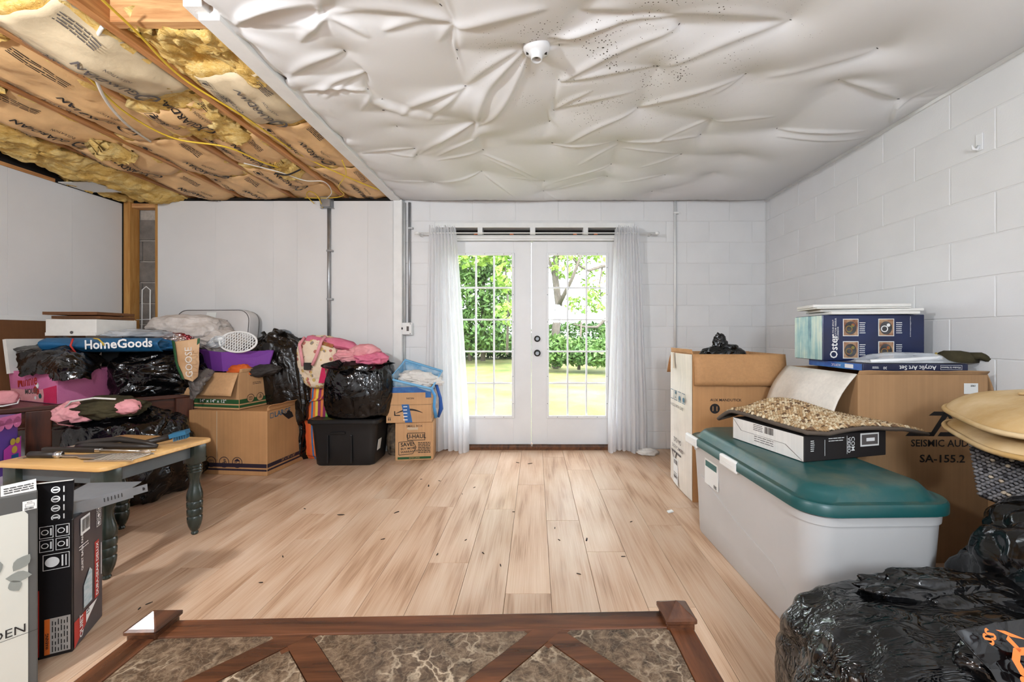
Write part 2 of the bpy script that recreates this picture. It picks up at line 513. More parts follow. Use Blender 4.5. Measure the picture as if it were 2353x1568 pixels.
def film(name, alpha=0.3, rgb=(235,240,245)):
    t = NT(name)
    tr = t.n('ShaderNodeBsdfTransparent'); gl = t.n('ShaderNodeBsdfPrincipled')
    gl.inputs['Base Color'].default_value = (*s2l(rgb), 1); gl.inputs['Roughness'].default_value = 0.15
    v = t.coords((1,1,1)); t.l(t.bump(t.noise(v, 20, 4, 0.6, 1.5), 0.6, 0.01), gl.inputs['Normal'])
    mx = t.n('ShaderNodeMixShader'); mx.inputs[0].default_value = alpha
    t.l(tr.outputs[0], mx.inputs[1]); t.l(gl.outputs[0], mx.inputs[2]); t.l(mx.outputs[0], t.out.inputs[0])
    return t.m
MT['clear_film'] = film('clear_film', 0.35)
def glass():
    t = NT('window_glass')
    tr = t.n('ShaderNodeBsdfTransparent'); gl = t.n('ShaderNodeBsdfGlossy'); gl.inputs['Roughness'].default_value = 0.02
    fr = t.n('ShaderNodeFresnel'); fr.inputs[0].default_value = 1.3
    mx = t.n('ShaderNodeMixShader'); t.l(fr.outputs[0], mx.inputs[0])
    t.l(tr.outputs[0], mx.inputs[1]); t.l(gl.outputs[0], mx.inputs[2]); t.l(mx.outputs[0], t.out.inputs[0])
    return t.m
MT['glass'] = glass()
def sheer():
    t = NT('sheer_curtain')
    tr = t.n('ShaderNodeBsdfTransparent'); df = t.n('ShaderNodeBsdfDiffuse'); tl = t.n('ShaderNodeBsdfTranslucent')
    df.inputs[0].default_value = (0.96,0.96,0.97,1); tl.inputs[0].default_value = (0.96,0.96,0.97,1)
    m1 = t.n('ShaderNodeMixShader'); m1.inputs[0].default_value = 0.55
    t.l(df.outputs[0], m1.inputs[1]); t.l(tl.outputs[0], m1.inputs[2])
    m2 = t.n('ShaderNodeMixShader'); m2.inputs[0].default_value = 0.8
    t.l(tr.outputs[0], m2.inputs[1]); t.l(m1.outputs[0], m2.inputs[2]); t.l(m2.outputs[0], t.out.inputs[0])
    return t.m
MT['sheer'] = sheer()
def marble():
    t = NT('emperador_stone')
    v = t.coords((1,1,1), rand=True)
    w = t.n('ShaderNodeVectorMath', operation='MULTIPLY_ADD')
    nz = t.n('ShaderNodeTexNoise'); t.l(v, nz.inputs['Vector']); nz.inputs['Scale'].default_value = 14; nz.inputs['Detail'].default_value = 5
    t.l(nz.outputs['Color'], w.inputs[0]); w.inputs[1].default_value = (0.13,0.13,0.13); t.l(v, w.inputs[2])
    def veins(sc, wd):
        vo = t.n('ShaderNodeTexVoronoi', feature='DISTANCE_TO_EDGE'); t.l(w.outputs[0], vo.inputs['Vector']); vo.inputs['Scale'].default_value = sc
        return t.ramp(vo.outputs['Distance'], [(0.0, (1,1,1)), (wd, (0,0,0))])
    base = t.ramp(t.noise(v, 34, 6, 0.65, 1.0), [(0.30, s2l((44,34,28))), (0.52, s2l((86,69,54))), (0.72, s2l((128,108,88)))])
    c = t.mix(t.math('MULTIPLY', veins(26, 0.10), t.ramp(t.noise(v, 9, 3), [(0.48, (0,0,0)), (0.66, (0.75,)*3)])), base, s2l((190,170,144)))
    c = t.mix(t.math('MULTIPLY', veins(62, 0.10), 0.12), c, s2l((190,168,140)))
    return t.pbsdf(c, 0.16, 0, 0.55)
MT['marble'] = marble()

# ---------------------------------------------------------------- flat print on faces
_tc = {}
def text2d(s, size=1.0, bold=0.0, align='LEFT', spacing=1.0):
    key = (s, bold, align, spacing)
    if key not in _tc:
        c = bpy.data.curves.new('t', 'FONT'); c.body = s; c.size = 1.0; c.offset = bold
        c.align_x = align; c.align_y = 'CENTER'; c.space_character = spacing; c.resolution_u = 2; c.fill_mode = 'FRONT'
        o = bpy.data.objects.new('t', c); COL.objects.link(o)
        dg = bpy.context.evaluated_depsgraph_get()
        me = bpy.data.meshes.new_from_object(o.evaluated_get(dg))
        _tc[key] = ([(v.co.x, v.co.y) for v in me.vertices], [tuple(p.vertices) for p in me.polygons])
        bpy.data.objects.remove(o); bpy.data.curves.remove(c); bpy.data.meshes.remove(me)
    v, f = _tc[key]
    return [(x*size, y*size) for x, y in v], f
class Print:
    """2D shapes in metres, later laid on a face"""
    def __init__(s): s.v = []; s.f = []
    def add(s, v, f):
        b = len(s.v); s.v += list(v); s.f += [tuple(i+b for i in q) for q in f]; return s
    def text(s, t, x, y, size, rot=0.0, bold=0.0, align='LEFT', sx=1.0, spacing=1.0, mirror=False):
        v, f = text2d(t, size, bold, align, spacing); c, n = math.cos(rot), math.sin(rot)
        k = -1 if mirror else 1
        return s.add([(x+(a*sx*k)*c-b*n, y+(a*sx*k)*n+b*c) for a, b in v], f)
    def rect(s, x0, y0, x1, y1): return s.add([(x0,y0),(x1,y0),(x1,y1),(x0,y1)], [(0,1,2,3)])
    def poly(s, p): return s.add(p, [tuple(range(len(p)))])
    def ring(s, x, y, r, w, n=28):
        v = []; f = []
        for k in range(n):
            a = 2*PI*k/n
            v += [(x+r*math.cos(a), y+r*math.sin(a)), (x+(r-w)*math.cos(a), y+(r-w)*math.sin(a))]
        for k in range(n):
            j = (k+1) % n; f.append((2*k, 2*j, 2*j+1, 2*k+1))
        return s.add(v, f)
    def disc(s, x, y, r, n=24): return s.poly([(x+r*math.cos(2*PI*k/n), y+r*math.sin(2*PI*k/n)) for k in range(n)])
    def frame(s, x0, y0, x1, y1, w):
        s.rect(x0,y0,x1,y0+w); s.rect(x0,y1-w,x1,y1); s.rect(x0,y0+w,x0+w,y1-w); return s.rect(x1-w,y0+w,x1,y1-w)
    def lines(s, x0, y0, x1, n, pitch, th, seed=1):
        r = random.Random(seed)
        for k in range(n):
            a = x0
            while a < x1 - 0.004:
                b = min(x1, a + r.uniform(0.25, 0.6)*(x1-x0)*0.5)
                s.rect(a, y0-k*pitch-th, b, y0-k*pitch); a = b + (x1-x0)*0.03
        return s
    def bars(s, x0, y0, x1, y1, seed=1):
        r = random.Random(seed); a = x0
        while a < x1:
            w = r.choice((0.5,1,1.5))*(x1-x0)/60; s.rect(a, y0, min(x1,a+w), y1); a += w + r.choice((0.6,1,1.4))*(x1-x0)/60
        return s
    def lay(s, name, mat, parent, origin, u, v, eps=0.0012, label=None):
        o, u, v = Vector(origin), Vector(u).normalized(), Vector(v).normalized()
        n = u.cross(v)
        mb = MB(); mb.add([o+u*a+v*b+n*eps for a, b in s.v], s.f)
        ob = mb.build(name, mat, parent)
        if 'lettering' in name or name.endswith('_print'): ob['kind'] = 'stuff'
        if label: ob['label'] = label
        return ob
def face(w, d, side):
    """origin, u, v of a box face (box centred on xy, bottom at 0)"""
    return {'front': ((-w/2,-d/2,0),(1,0,0),(0,0,1)), 'right': ((w/2,-d/2,0),(0,1,0),(0,0,1)),
            'left': ((-w/2,d/2,0),(0,-1,0),(0,0,1)), 'back': ((w/2,d/2,0),(-1,0,0),(0,0,1))}[side]
# ================================================================ THE SETTING
XL, XR, YB, YN, ZC = -3.835, 2.19, 3.80, -2.2, 2.365
# ---- floor: base slab with separate laminate planks
fl = MB().box(XL-0.1, XR+0.1, YN, YB+0.12, -0.06, -0.012).build('floor', MT['card_dark'])
tag(fl, 'pale oak laminate floor of long planks', 'floor', kind='structure')
PW, PL = 0.19, 1.215
def plank_mesh(L):
    return MB().box(-PW/2+0.0007, PW/2-0.0007, 0, L-0.0014, -0.012, 0.0, 0.0012).mesh('plank', MT['plank'])
_pm = {}
rp = random.Random(5)
x = -0.03 - PW*16
offs = [0.0, 0.62, 0.27, 0.95, 0.45, 0.8, 0.12, 0.7]
row = 0
while x < 1.75:
    y = 0.55 + (offs[row % 8] + rp.uniform(-0.1, 0.1)) - PL
    while y < YB - 0.002:
        a, b = max(y, 0.55), min(y+PL, YB-0.002)
        if b - a > 0.03:
            L = round(b-a, 2)
            if L not in _pm: _pm[L] = plank_mesh(b-a)
            link('floor_plank', _pm[L], fl, (x, a, 0))
        y += PL
    x += PW; row += 1
# remaining floor further left / right / behind, as one broad sheet at plank height
MB().box(XL, -0.03-PW*16.5-0.001, YN, YB, -0.012, -0.0005).build('floor_sheet', MT['plank'], fl)
MB().box(1.78, XR, YN, YB, -0.012, -0.0005).build('floor_sheet', MT['plank'], fl)
MB().box(-0.03-PW*16.5, 1.78, YN, 0.549, -0.012, -0.0005).build('floor_sheet', MT['plank'], fl)

# ---- concrete block walls
BH, BL, Z0 = 0.2, 0.406, -0.038
_bm = {}
def block(parent, mat, along, a0, a1, zi0, zi1, fixed, side):
    """block face on wall; along 'x' (back wall) or 'y' (right wall)"""
    L, H = round(a1-a0, 3), round(zi1-zi0, 3)
    key = (along, L, H, mat.name)
    g = 0.0026
    if key not in _bm:
        if along == 'x': _bm[key] = MB().box(-L/2+g, L/2-g, 0, 0.03, g, H-g, 0.003).mesh('block', mat)
        else: _bm[key] = MB().box(-0.03, 0, -L/2+g, L/2-g, g, H-g, 0.003).mesh('block', mat)
    c = (a0+a1)/2
    link('block', _bm[key], parent, (c, fixed, zi0) if along == 'x' else (fixed, c, zi0))
DX0, DX1, DZ1 = (1000-VX)/242, (1457-VX)/242, CAMZ+(VY-512)/242
wb = MB()
wb.box(-1.36, DX0, YB+0.003, YB+0.2, -0.05, 2.62)
wb.box(DX1, XR+0.2, YB+0.003, YB+0.2, -0.05, 2.62)
wb.box(DX0, DX1, YB+0.003, YB+0.2, DZ1, 2.62)
wb.box(XL-0.2, -1.36, YB+0.03, YB+0.2, -0.05, 2.62)
wall_back = wb.build('wall_back', MT['mortar_white'])
tag(wall_back, 'white painted concrete block wall around the double doors', 'wall', kind='structure')
for i in range(13):
    z0, z1 = Z0+i*BH, Z0+(i+1)*BH
    z0c, z1c = max(z0, 0.0), min(z1, 2.40)
    if z1c - z0c < 0.05: continue
    ph = 1.437 if i % 2 else 1.65
    a = ph - BL*20
    while a < XR:
        a0, a1 = max(a, -1.30), min(a+BL, XR-0.002)
        segs = [(a0, a1)]
        if z0c < DZ1-0.03:
            segs = []
            if a0 < DX0: segs.append((a0, min(a1, DX0)))
            if a1 > DX1: segs.append((max(a0, DX1), a1))
        for q0, q1 in segs:
            if q1 - q0 > 0.03:
                zz1 = z1c
                block(wall_back, MT['block_white'], 'x', q0, q1, z0c, zz1, YB-0.0, 0)
        a += BL
wr = MB().box(XR+0.003, XR+0.2, YN, YB+0.2, -0.05, 2.62).build('wall_right', MT['mortar_white'])
tag(wr, 'white painted concrete block wall on the right', 'wall', kind='structure')
_bm.clear()
def rblock(a0, a1, z0, z1):
    L, H = round(a1-a0, 3), round(z1-z0, 3); g = 0.0026
    if (L,H) not in _bm: _bm[(L,H)] = MB().box(0, 0.03, -L/2+g, L/2-g, g, H-g, 0.003).mesh('block', MT['block_white'])
    link('block', _bm[(L,H)], wr, (XR, (a0+a1)/2, z0))
for i in range(13):
    z0, z1 = max(Z0+i*BH, 0.0), min(Z0+(i+1)*BH, 2.44)
    if z1 - z0 < 0.05: continue
    ph = 2.114 if i % 2 else 2.311
    a = ph - BL*3
    while a < YB:
        a0, a1 = max(a, 0.9), min(a+BL, YB-0.002)
        if a1 - a0 > 0.03: rblock(a0, a1, z0, z1)
        a += BL
MB().box(XR-0.001, XR+0.03, YN, 0.9, 0, 2.44).build('wall_sheet', MT['block_white'], wr)
tag(MB().box(XL-0.1, XR+0.2, YN-0.15, YN, -0.05, 2.62).build('wall_front', MT['panel_white']), 'plain white wall behind the viewer', 'wall', kind='structure')

# ---- left side panelling
wl = MB().box(XL-0.2, XL-0.012, YN, YB+0.1, -0.05, 2.62).build('wall_left', MT['dark'])
tag(wl, 'white painted sheet panelling on the left wall', 'wall', kind='structure')
y = 3.72
while y > YN:
    y0 = max(y-0.405, YN)
    MB().box(XL-0.012, XL, y0+0.0004, y-0.0004, 0.0, 2.30, 0.001).build('panel', MT['panel_white'], wl)
    y -= 0.405
YP = 3.725
wp = MB().box(P(362,0,YP).x, -1.335, YP+0.012, YB+0.03, 0, 2.36).build('wall_panelled', MT['dark'])
tag(wp, 'white painted sheet panelling left of the double doors', 'wall', kind='structure')
xs = [362, 495, 628, 683, 760, 845, 903]
for a, b in zip(xs[:-1], xs[1:]):
    MB().box(P(a,0,YP).x+0.0003, P(b,0,YP).x-0.0003, YP, YP+0.012, 0.0, P(0,462,YP).z, 0.001).build('panel', MT['panel_white'], wp)
# white post board at the end of the panelling
t1 = MB().box(-1.325, -1.245, YP+0.01, YB, 0, 2.345, 0.002).build('trim_1', MT['trim_white'])
tag(t1, 'narrow white vertical board ending the panelling', 'trim', kind='structure')
# stud gap with bare block
gap = root('wall_gap', 'open strip of wall with bare grey blocks between studs', 'wall', kind='structure')
MB().box(XL-0.02, P(366,0,YP).x, YB+0.028, YB+0.03, 0, 2.4).build('mortar_bed', MT['mortar'], gap)
gx0, gx1 = P(300,0,YB).x, P(366,0,YB).x
for i in range(13):
    z0, z1 = Z0+i*BH+0.02, Z0+(i+1)*BH+0.02
    if z0 < 0 or z1 > 2.36: continue
    for a0, a1 in (((gx0-0.1, gx0+0.10), (gx0+0.10, gx1+0.03)) if i % 2 else ((gx0-0.1, gx1+0.03),)):
        MB().box(a0+0.006, a1-0.006, YB+0.012, YB+0.035, z0+0.006, z1-0.006, 0.003).build('block', MT['block_grey'], gap)
MB().box(P(285,0,YP).x, P(300,0,YP).x, YP-0.005, YP+0.085, 0, 2.35, 0.002).build('stud', MT['stud'], gap)
MB().box(P(357,0,YP).x, P(362.5,0,YP).x, YP-0.003, YP+0.085, 0, 2.35, 0.001).build('stud', MT['stud'], gap)
MB().box(P(300,0,YP).x, P(357,0,YP).x, YP+0.01, YP+0.085, 2.27, 2.31, 0.002).build('top_plate', MT['lumber_x'], gap)
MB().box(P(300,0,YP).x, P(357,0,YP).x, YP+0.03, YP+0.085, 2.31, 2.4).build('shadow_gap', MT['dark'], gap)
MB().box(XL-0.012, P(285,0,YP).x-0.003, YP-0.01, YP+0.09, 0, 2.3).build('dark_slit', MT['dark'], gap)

# ---- ceiling deck, joists, beam
cd = MB().box(XL-0.1, XR+0.2, YN, YB+0.2, 2.575, 2.63).build('ceiling', MT['lumber_dark'])
tag(cd, 'underside of the dark floor boards above the joists', 'ceiling', kind='structure')
JX = [-1.785, -2.262, -2.745, -3.22, -3.70]
for jx in JX:
    j = MB().box(jx-0.02, jx+0.02, YN, YB, ZC, 2.575, 0.002).build('joist', MT['lumber'], cd)
for jx in (-0.84, -0.36, 0.11, 0.58, 1.05, 1.52, 1.97):
    MB().box(jx-0.02, jx+0.02, YN, YB, ZC+0.012, 2.575).build('joist', MT['lumber'], cd)
MB().box(-1.345, -1.265, YN, YB, ZC+0.03, 2.575).build('joist', MT['lumber'], cd)
MB().box(-1.765, -1.345, 1.66, 1.70, ZC+0.012, 2.50, 0.002).build('blocking', MT['lumber_x'], cd)
MB().box(-2.242, -1.805, 1.76, 1.80, ZC+0.02, 2.49, 0.002).build('blocking', MT['lumber_x'], cd)
MB().box(-1.765, -1.345, 1.25, 1.29, ZC+0.012, 2.55, 0.002).build('blocking', MT['lumber_x'], cd)
bm_ = root('ceiling_beam', 'white painted board beam between the bare joists and the draped ceiling', 'beam', kind='structure')
MB().box(-1.348, -1.262, 1.60, YB, ZC-0.028, ZC+0.03, 0.003).build('board', MT['trim_white'], bm_)
MB().box(-1.375, -1.30, 1.56, 1.66, ZC-0.005, ZC+0.05, 0.003).build('end_block', MT['wall_white'], bm_)
# left wall plate and gap
pl = root('wall_plate', 'bare wooden plate and dark gap on top of the left wall', 'plate', kind='structure')
MB().box(XL-0.05, XL-0.001, YN, 3.2, 2.302, 2.33, 0.001).build('plate', MT['lumber'], pl)
MB().box(XL-0.05, XL+0.05, YN, 3.72, 2.46, 2.5).build('upper_plate', MT['lumber'], pl)
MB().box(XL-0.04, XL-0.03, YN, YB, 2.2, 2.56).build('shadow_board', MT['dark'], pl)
MB().box(XL-0.03, XL+0.012, 2.28, 2.45, 2.25, 2.47).build('joist_bracket', MT['metal'], pl)
MB().box(XL+0.02, XL+0.30, 3.2, 3.42, 2.300, 2.306).build('foil_flap', MT['label_white'], pl)

# ---- draped white fabric ceiling: relaxed cloth pinned at the staples seen in the photo
SP = [(749,32),(792,115),(841,162),(844,202),(878,226),(881,252),(912,289),(953,340),(1013,9),(1040,47),(1049,112),(1051,132),
      (1069,196),(1092,278),(1098,312),(1110,343),(996,418),(957,355),(1285,101),(1285,181),(1272,251),(1263,277),(1269,327),
      (1419,321),(1404,376),(1395,404),(1251,415),(1249,438),(1560,54),(1511,150),(1465,246),(1712,168),(1637,271),(1609,308),
      (1817,43),(1785,294),(1565,353),(1528,401),(1498,439),(2016,109),(1929,180),(2064,226),(1205,95),(1258,108),(1106,392),
      (660,180),(684,208),(795,318),(818,350),(541,58),(734,12),(872,415),(1640,395),(1700,350),(1330,20),(1480,20)]
def ceiling_cloth():
    x0, x1, y0, y1 = -1.262, XR-0.004, 1.18, YB-0.006
    hsp = 0.0175
    nx, ny = int((x1-x0)/hsp)+1, int((y1-y0)/hsp)+1
    gx, gy = np.linspace(x0, x1, nx), np.linspace(y0, y1, ny)
    dx, dy = gx[1]-gx[0], gy[1]-gy[0]
    r = np.random.RandomState(11)
    pos = np.zeros((nx, ny, 3)); pos[...,0] = gx[:,None]; pos[...,1] = gy[None,:]
    q = pos*np.array((2.2,2.2,1)); pos[...,2] = ZC - 0.012 + 0.01*pn(q*2)
    w = np.ones((nx, ny, 1))
    def pin(X, Y, ix, iy, Z=ZC):
        ix = min(max(ix,0),nx-1); iy = min(max(iy,0),ny-1)
        pos[ix,iy] = (X, Y, Z); w[ix,iy] = 0
    for (px, py) in SP:
        d = (ZC-CAMZ)*F/(VY-py); X = (px-VX)*d/F
        if not (x0 < X < x1 and y0 < d < y1): continue
        ix = round((X-x0)/dx) + r.randint(-1,2); iy = round((d-y0)/dy) + r.randint(-1,2)
        pin(X, d, ix, iy, ZC + 0.002)
    for i in range(nx):
        t = gx[i]
        if i % 5 == 0: pin(t, y1, i, ny-1, ZC-0.006 + 0.004*math.sin(t*9))
        if i % 9 == 0: pin(t, y0, i, 0, ZC)
    for j in range(ny):
        pin(x1, gy[j], nx-1, j, ZC+0.003)
        if j % 11 == 0: pin(x0, gy[j], 0, j, ZC-0.004)
    fx, fy = 1.0045, 1.011
    vel = np.zeros_like(pos)
    prev = pos.copy()
    def con(a, b, L, k):
        pa, pb = pos[a], pos[b]; wa, wb_ = w[a], w[b]
        d = pb-pa; l = np.sqrt((d*d).sum(-1, keepdims=True))+1e-9
        ws = wa+wb_; ws = np.where(ws < 0.5, 1e9, ws)
        c = d*((l-L)/l*k/ws)
        pos[a] = pa + c*wa; pos[b] = pb - c*wb_
    S = slice
    sets = []
    for o in (0,1):
        n = (nx-o)//2
        sets.append(((S(o,o+2*n,2),S(None)), (S(o+1,o+2*n,2),S(None)), dx*fx, 1.0))
        n = (ny-o)//2
        sets.append(((S(None),S(o,o+2*n,2)), (S(None),S(o+1,o+2*n,2)), dy*fy, 1.0))
    dl = math.hypot(dx*fx, dy*fy)
    for o in (0,1):
        n = (nx-o)//2
        sets.append(((S(o,o+2*n,2),S(0,ny-1)), (S(o+1,o+2*n,2),S(1,ny)), dl, 0.35))
        sets.append(((S(o,o+2*n,2),S(1,ny)), (S(o+1,o+2*n,2),S(0,ny-1)), dl, 0.35))
    def bend():
        k = 0.015
        b1 = (pos[:-2]+pos[2:])*0.5 - pos[1:-1]
        b2 = (pos[:,:-2]+pos[:,2:])*0.5 - pos[:,1:-1]
        pos[1:-1] += b1*k*w[1:-1]; pos[:,1:-1] += b2*k*w[:,1:-1]
    for it in range(200):
        nw = pos + (pos-prev)*0.965*w
        nw[...,2] -= 0.000035*w[...,0]
        prev = pos.copy(); pos = nw
        for _ in range(3):
            for a, b, L, k in sets: con(a, b, L*np.ones(1), k)
        bend()
        pos[...,2] = np.minimum(pos[...,2], ZC+0.006)
    return pos
cp = ceiling_cloth()
def upsample(a):
    nx, ny = a.shape[:2]
    b = np.zeros((2*nx-1, ny, 3)); b[::2] = a; b[1::2] = (a[1:]+a[:-1])/2
    c = np.zeros((2*nx-1, 2*ny-1, 3)); c[:,::2] = b; c[:,1::2] = (b[:,1:]+b[:,:-1])/2
    for _ in range(2):
        c[1:-1,1:-1] = c[1:-1,1:-1]*0.5 + 0.125*(c[2:,1:-1]+c[:-2,1:-1]+c[1:-1,2:]+c[1:-1,:-2])
    return c
cp[...,2] = ZC + (cp[...,2]-ZC)*0.62
cp = upsample(cp)
# drawn folds between staples: (x0,y0,x1,y1, depth mm, half width mm, bow)
FOLDS = [(1285,181,1560,54,16,22,.06),(1285,181,1511,150,12,20,.08),(1272,251,1360,195,13,15,.05),(1272,251,1460,200,9,18,.08),(1205,112,1098,285,18,24,.10),(1212,125,1092,290,14,18,-.05),
         (1190,110,1069,196,12,24,.08),(1465,246,1712,168,14,20,.07),(1300,320,1465,246,13,18,.10),(1637,271,1500,315,10,16,.06),(1419,321,1609,308,13,14,.05),(1270,330,1419,321,12,12,.05),
         (792,115,665,172,14,22,.10),(841,162,725,215,13,18,.10),(841,162,745,220,10,14,.05),(844,202,690,212,16,16,.15),(852,211,830,250,9,12,.0),(1069,196,920,258,15,22,.10),(1069,196,985,265,10,18,.05),
         (1092,278,1000,330,14,20,.08),(1092,278,962,356,12,18,.08),(1098,312,1005,352,12,14,.08),(1110,343,1005,362,9,12,.06),(953,340,830,352,12,14,.10),(957,355,880,345,8,12,.0),
         (1040,47,750,30,16,30,.12),(1040,47,1010,90,10,18,.0),(1040,58,1260,-5,16,26,.06),(1258,80,1420,45,16,20,-.05),(1262,95,1560,30,14,18,.08),(749,32,690,85,13,18,.05),(735,12,720,70,9,14,0),(760,35,850,75,13,22,.08),
         (996,418,900,408,10,12,.10),(1106,392,996,418,12,12,.08),(1110,350,1230,402,13,16,.10),(1125,360,1235,425,10,16,.1),(1251,415,1160,400,9,10,.08),(1395,404,1262,438,10,12,.12),(1404,376,1270,412,9,12,.10),
         (1419,330,1330,365,9,14,.06),(1430,335,1560,350,9,12,.10),(1565,353,1470,378,9,12,.06),(1528,401,1420,410,8,10,.12),(1249,438,1300,455,8,10,0),(1110,395,1190,445,9,12,.05),
         (1785,294,1990,285,16,14,.06),(1785,302,2010,310,10,16,.05),(1929,180,2064,226,18,26,.08),(2016,109,1760,170,10,30,.05),(1817,43,1530,140,11,26,.07),(1817,43,1550,20,10,26,.05),(1712,168,1640,200,9,16,0),
         (1637,271,1780,255,9,18,.06),(541,58,734,14,20,18,.14),(545,40,730,5,16,18,.12),(541,62,600,175,14,40,.2),(2064,226,2047,280,14,16,0),(2060,240,2150,190,12,20,0),(1330,20,1480,20,9,24,.1),(880,60,1040,47,11,22,.1)]
def cpt(px, py):
    d_ = (ZC-CAMZ)*F/(VY-py); return np.array(((px-VX)*d_/F, d_))
for (ax, ay, bx_, by_, dep, wid, bow) in FOLDS:
    a, b = cpt(ax, ay), cpt(bx_, by_)
    ab = b-a; L2 = (ab**2).sum(); L = math.sqrt(L2); nr = np.array((-ab[1], ab[0]))/L
    if nr[1] < 0: nr = -nr
    rel = cp[...,:2]-a
    t = (rel*ab).sum(-1)/L2; tt = np.clip(t, 0, 1)
    dist = (rel*nr).sum(-1) + bow*L*np.sin(PI*tt)
    wd = wid/1000*(0.35+0.65*np.sin(PI*np.clip(tt,0.02,0.98))**0.7)
    env = np.where((t > 0) & (t < 1), np.sin(PI*tt)**0.45*(1-0.45*tt), 0)
    s = dist/wd
    prof = np.where(s < 0, np.exp(-(s*0.75)**2), np.exp(-(s*1.5)**2)) - 0.35*np.exp(-((s-1.6)*0.9)**2)
    cp[...,2] -= dep/1000*env*prof
def sheet_mat():
    t = NT('white_ceiling_fabric')
    v = t.coords((1,1,1))
    vo = t.n('ShaderNodeTexVoronoi'); t.l(v, vo.inputs['Vector']); vo.inputs['Scale'].default_value = 70; vo.inputs['Randomness'].default_value = 1.0
    # mildew specks gather in one patch of the cloth
    sx = t.n('ShaderNodeSeparateXYZ'); t.l(v, sx.inputs[0])
    ds = t.n('ShaderNodeVectorMath', operation='DISTANCE'); t.l(v, ds.inputs[0]); ds.inputs[1].default_value = (0.42, 1.85, ZC)
    fall = t.ramp(ds.outputs['Value'], [(0.2, (1,1,1)), (0.95, (0,0,0))])
    lim = t.math('MULTIPLY', t.math('MULTIPLY', t.ramp(t.noise(v, 7, 4), [(0.35, (0,0,0)), (0.7, (1,1,1))]), fall), 0.34)
    msk = t.math('LESS_THAN', vo.outputs['Distance'], lim)
    col = t.mix(msk, (0.765,0.77,0.775), s2l((92,90,84)))
    df = t.pbsdf(col, 0.8, 0, 0.2, t.bump(t.noise(v, 9, 3), 0.12, 0.01))
    return df
MT['sheet'] = sheet_mat()
cloth_obj = MB().grid(cp, flip=True).build('ceiling_fabric', MT['sheet'], None, smooth=True)
tag(cloth_obj, 'white fabric sheet stapled under the joists sagging in folds', 'ceiling cloth')
MB().box(-1.262, XR, YN, 1.185, ZC-0.003, ZC+0.001).build('ceiling_fabric_rear', MT['sheet'], cd)
# staples as little dark slivers
stm = MB().box(-0.006, 0.006, -0.0012, 0.0012, -0.001, 0.001).mesh('staple', MT['ink'])
for k, (px, py) in enumerate(SP[:45]):
    d = (ZC-CAMZ)*F/(VY-py)
    if d < 1.3: continue
    link('staple', stm, cloth_obj, ((px-VX)*d/F, d, ZC-0.004), (0,0,k*1.3))
# right wall to ceiling cover strip
MB().box(XR-0.014, XR, 1.2, YB, ZC-0.018, ZC+0.004).build('trim_2', MT['trim_white'])
tag(bpy.data.objects['trim_2'], 'thin grey edge strip where ceiling fabric meets right wall', 'trim', kind='structure')

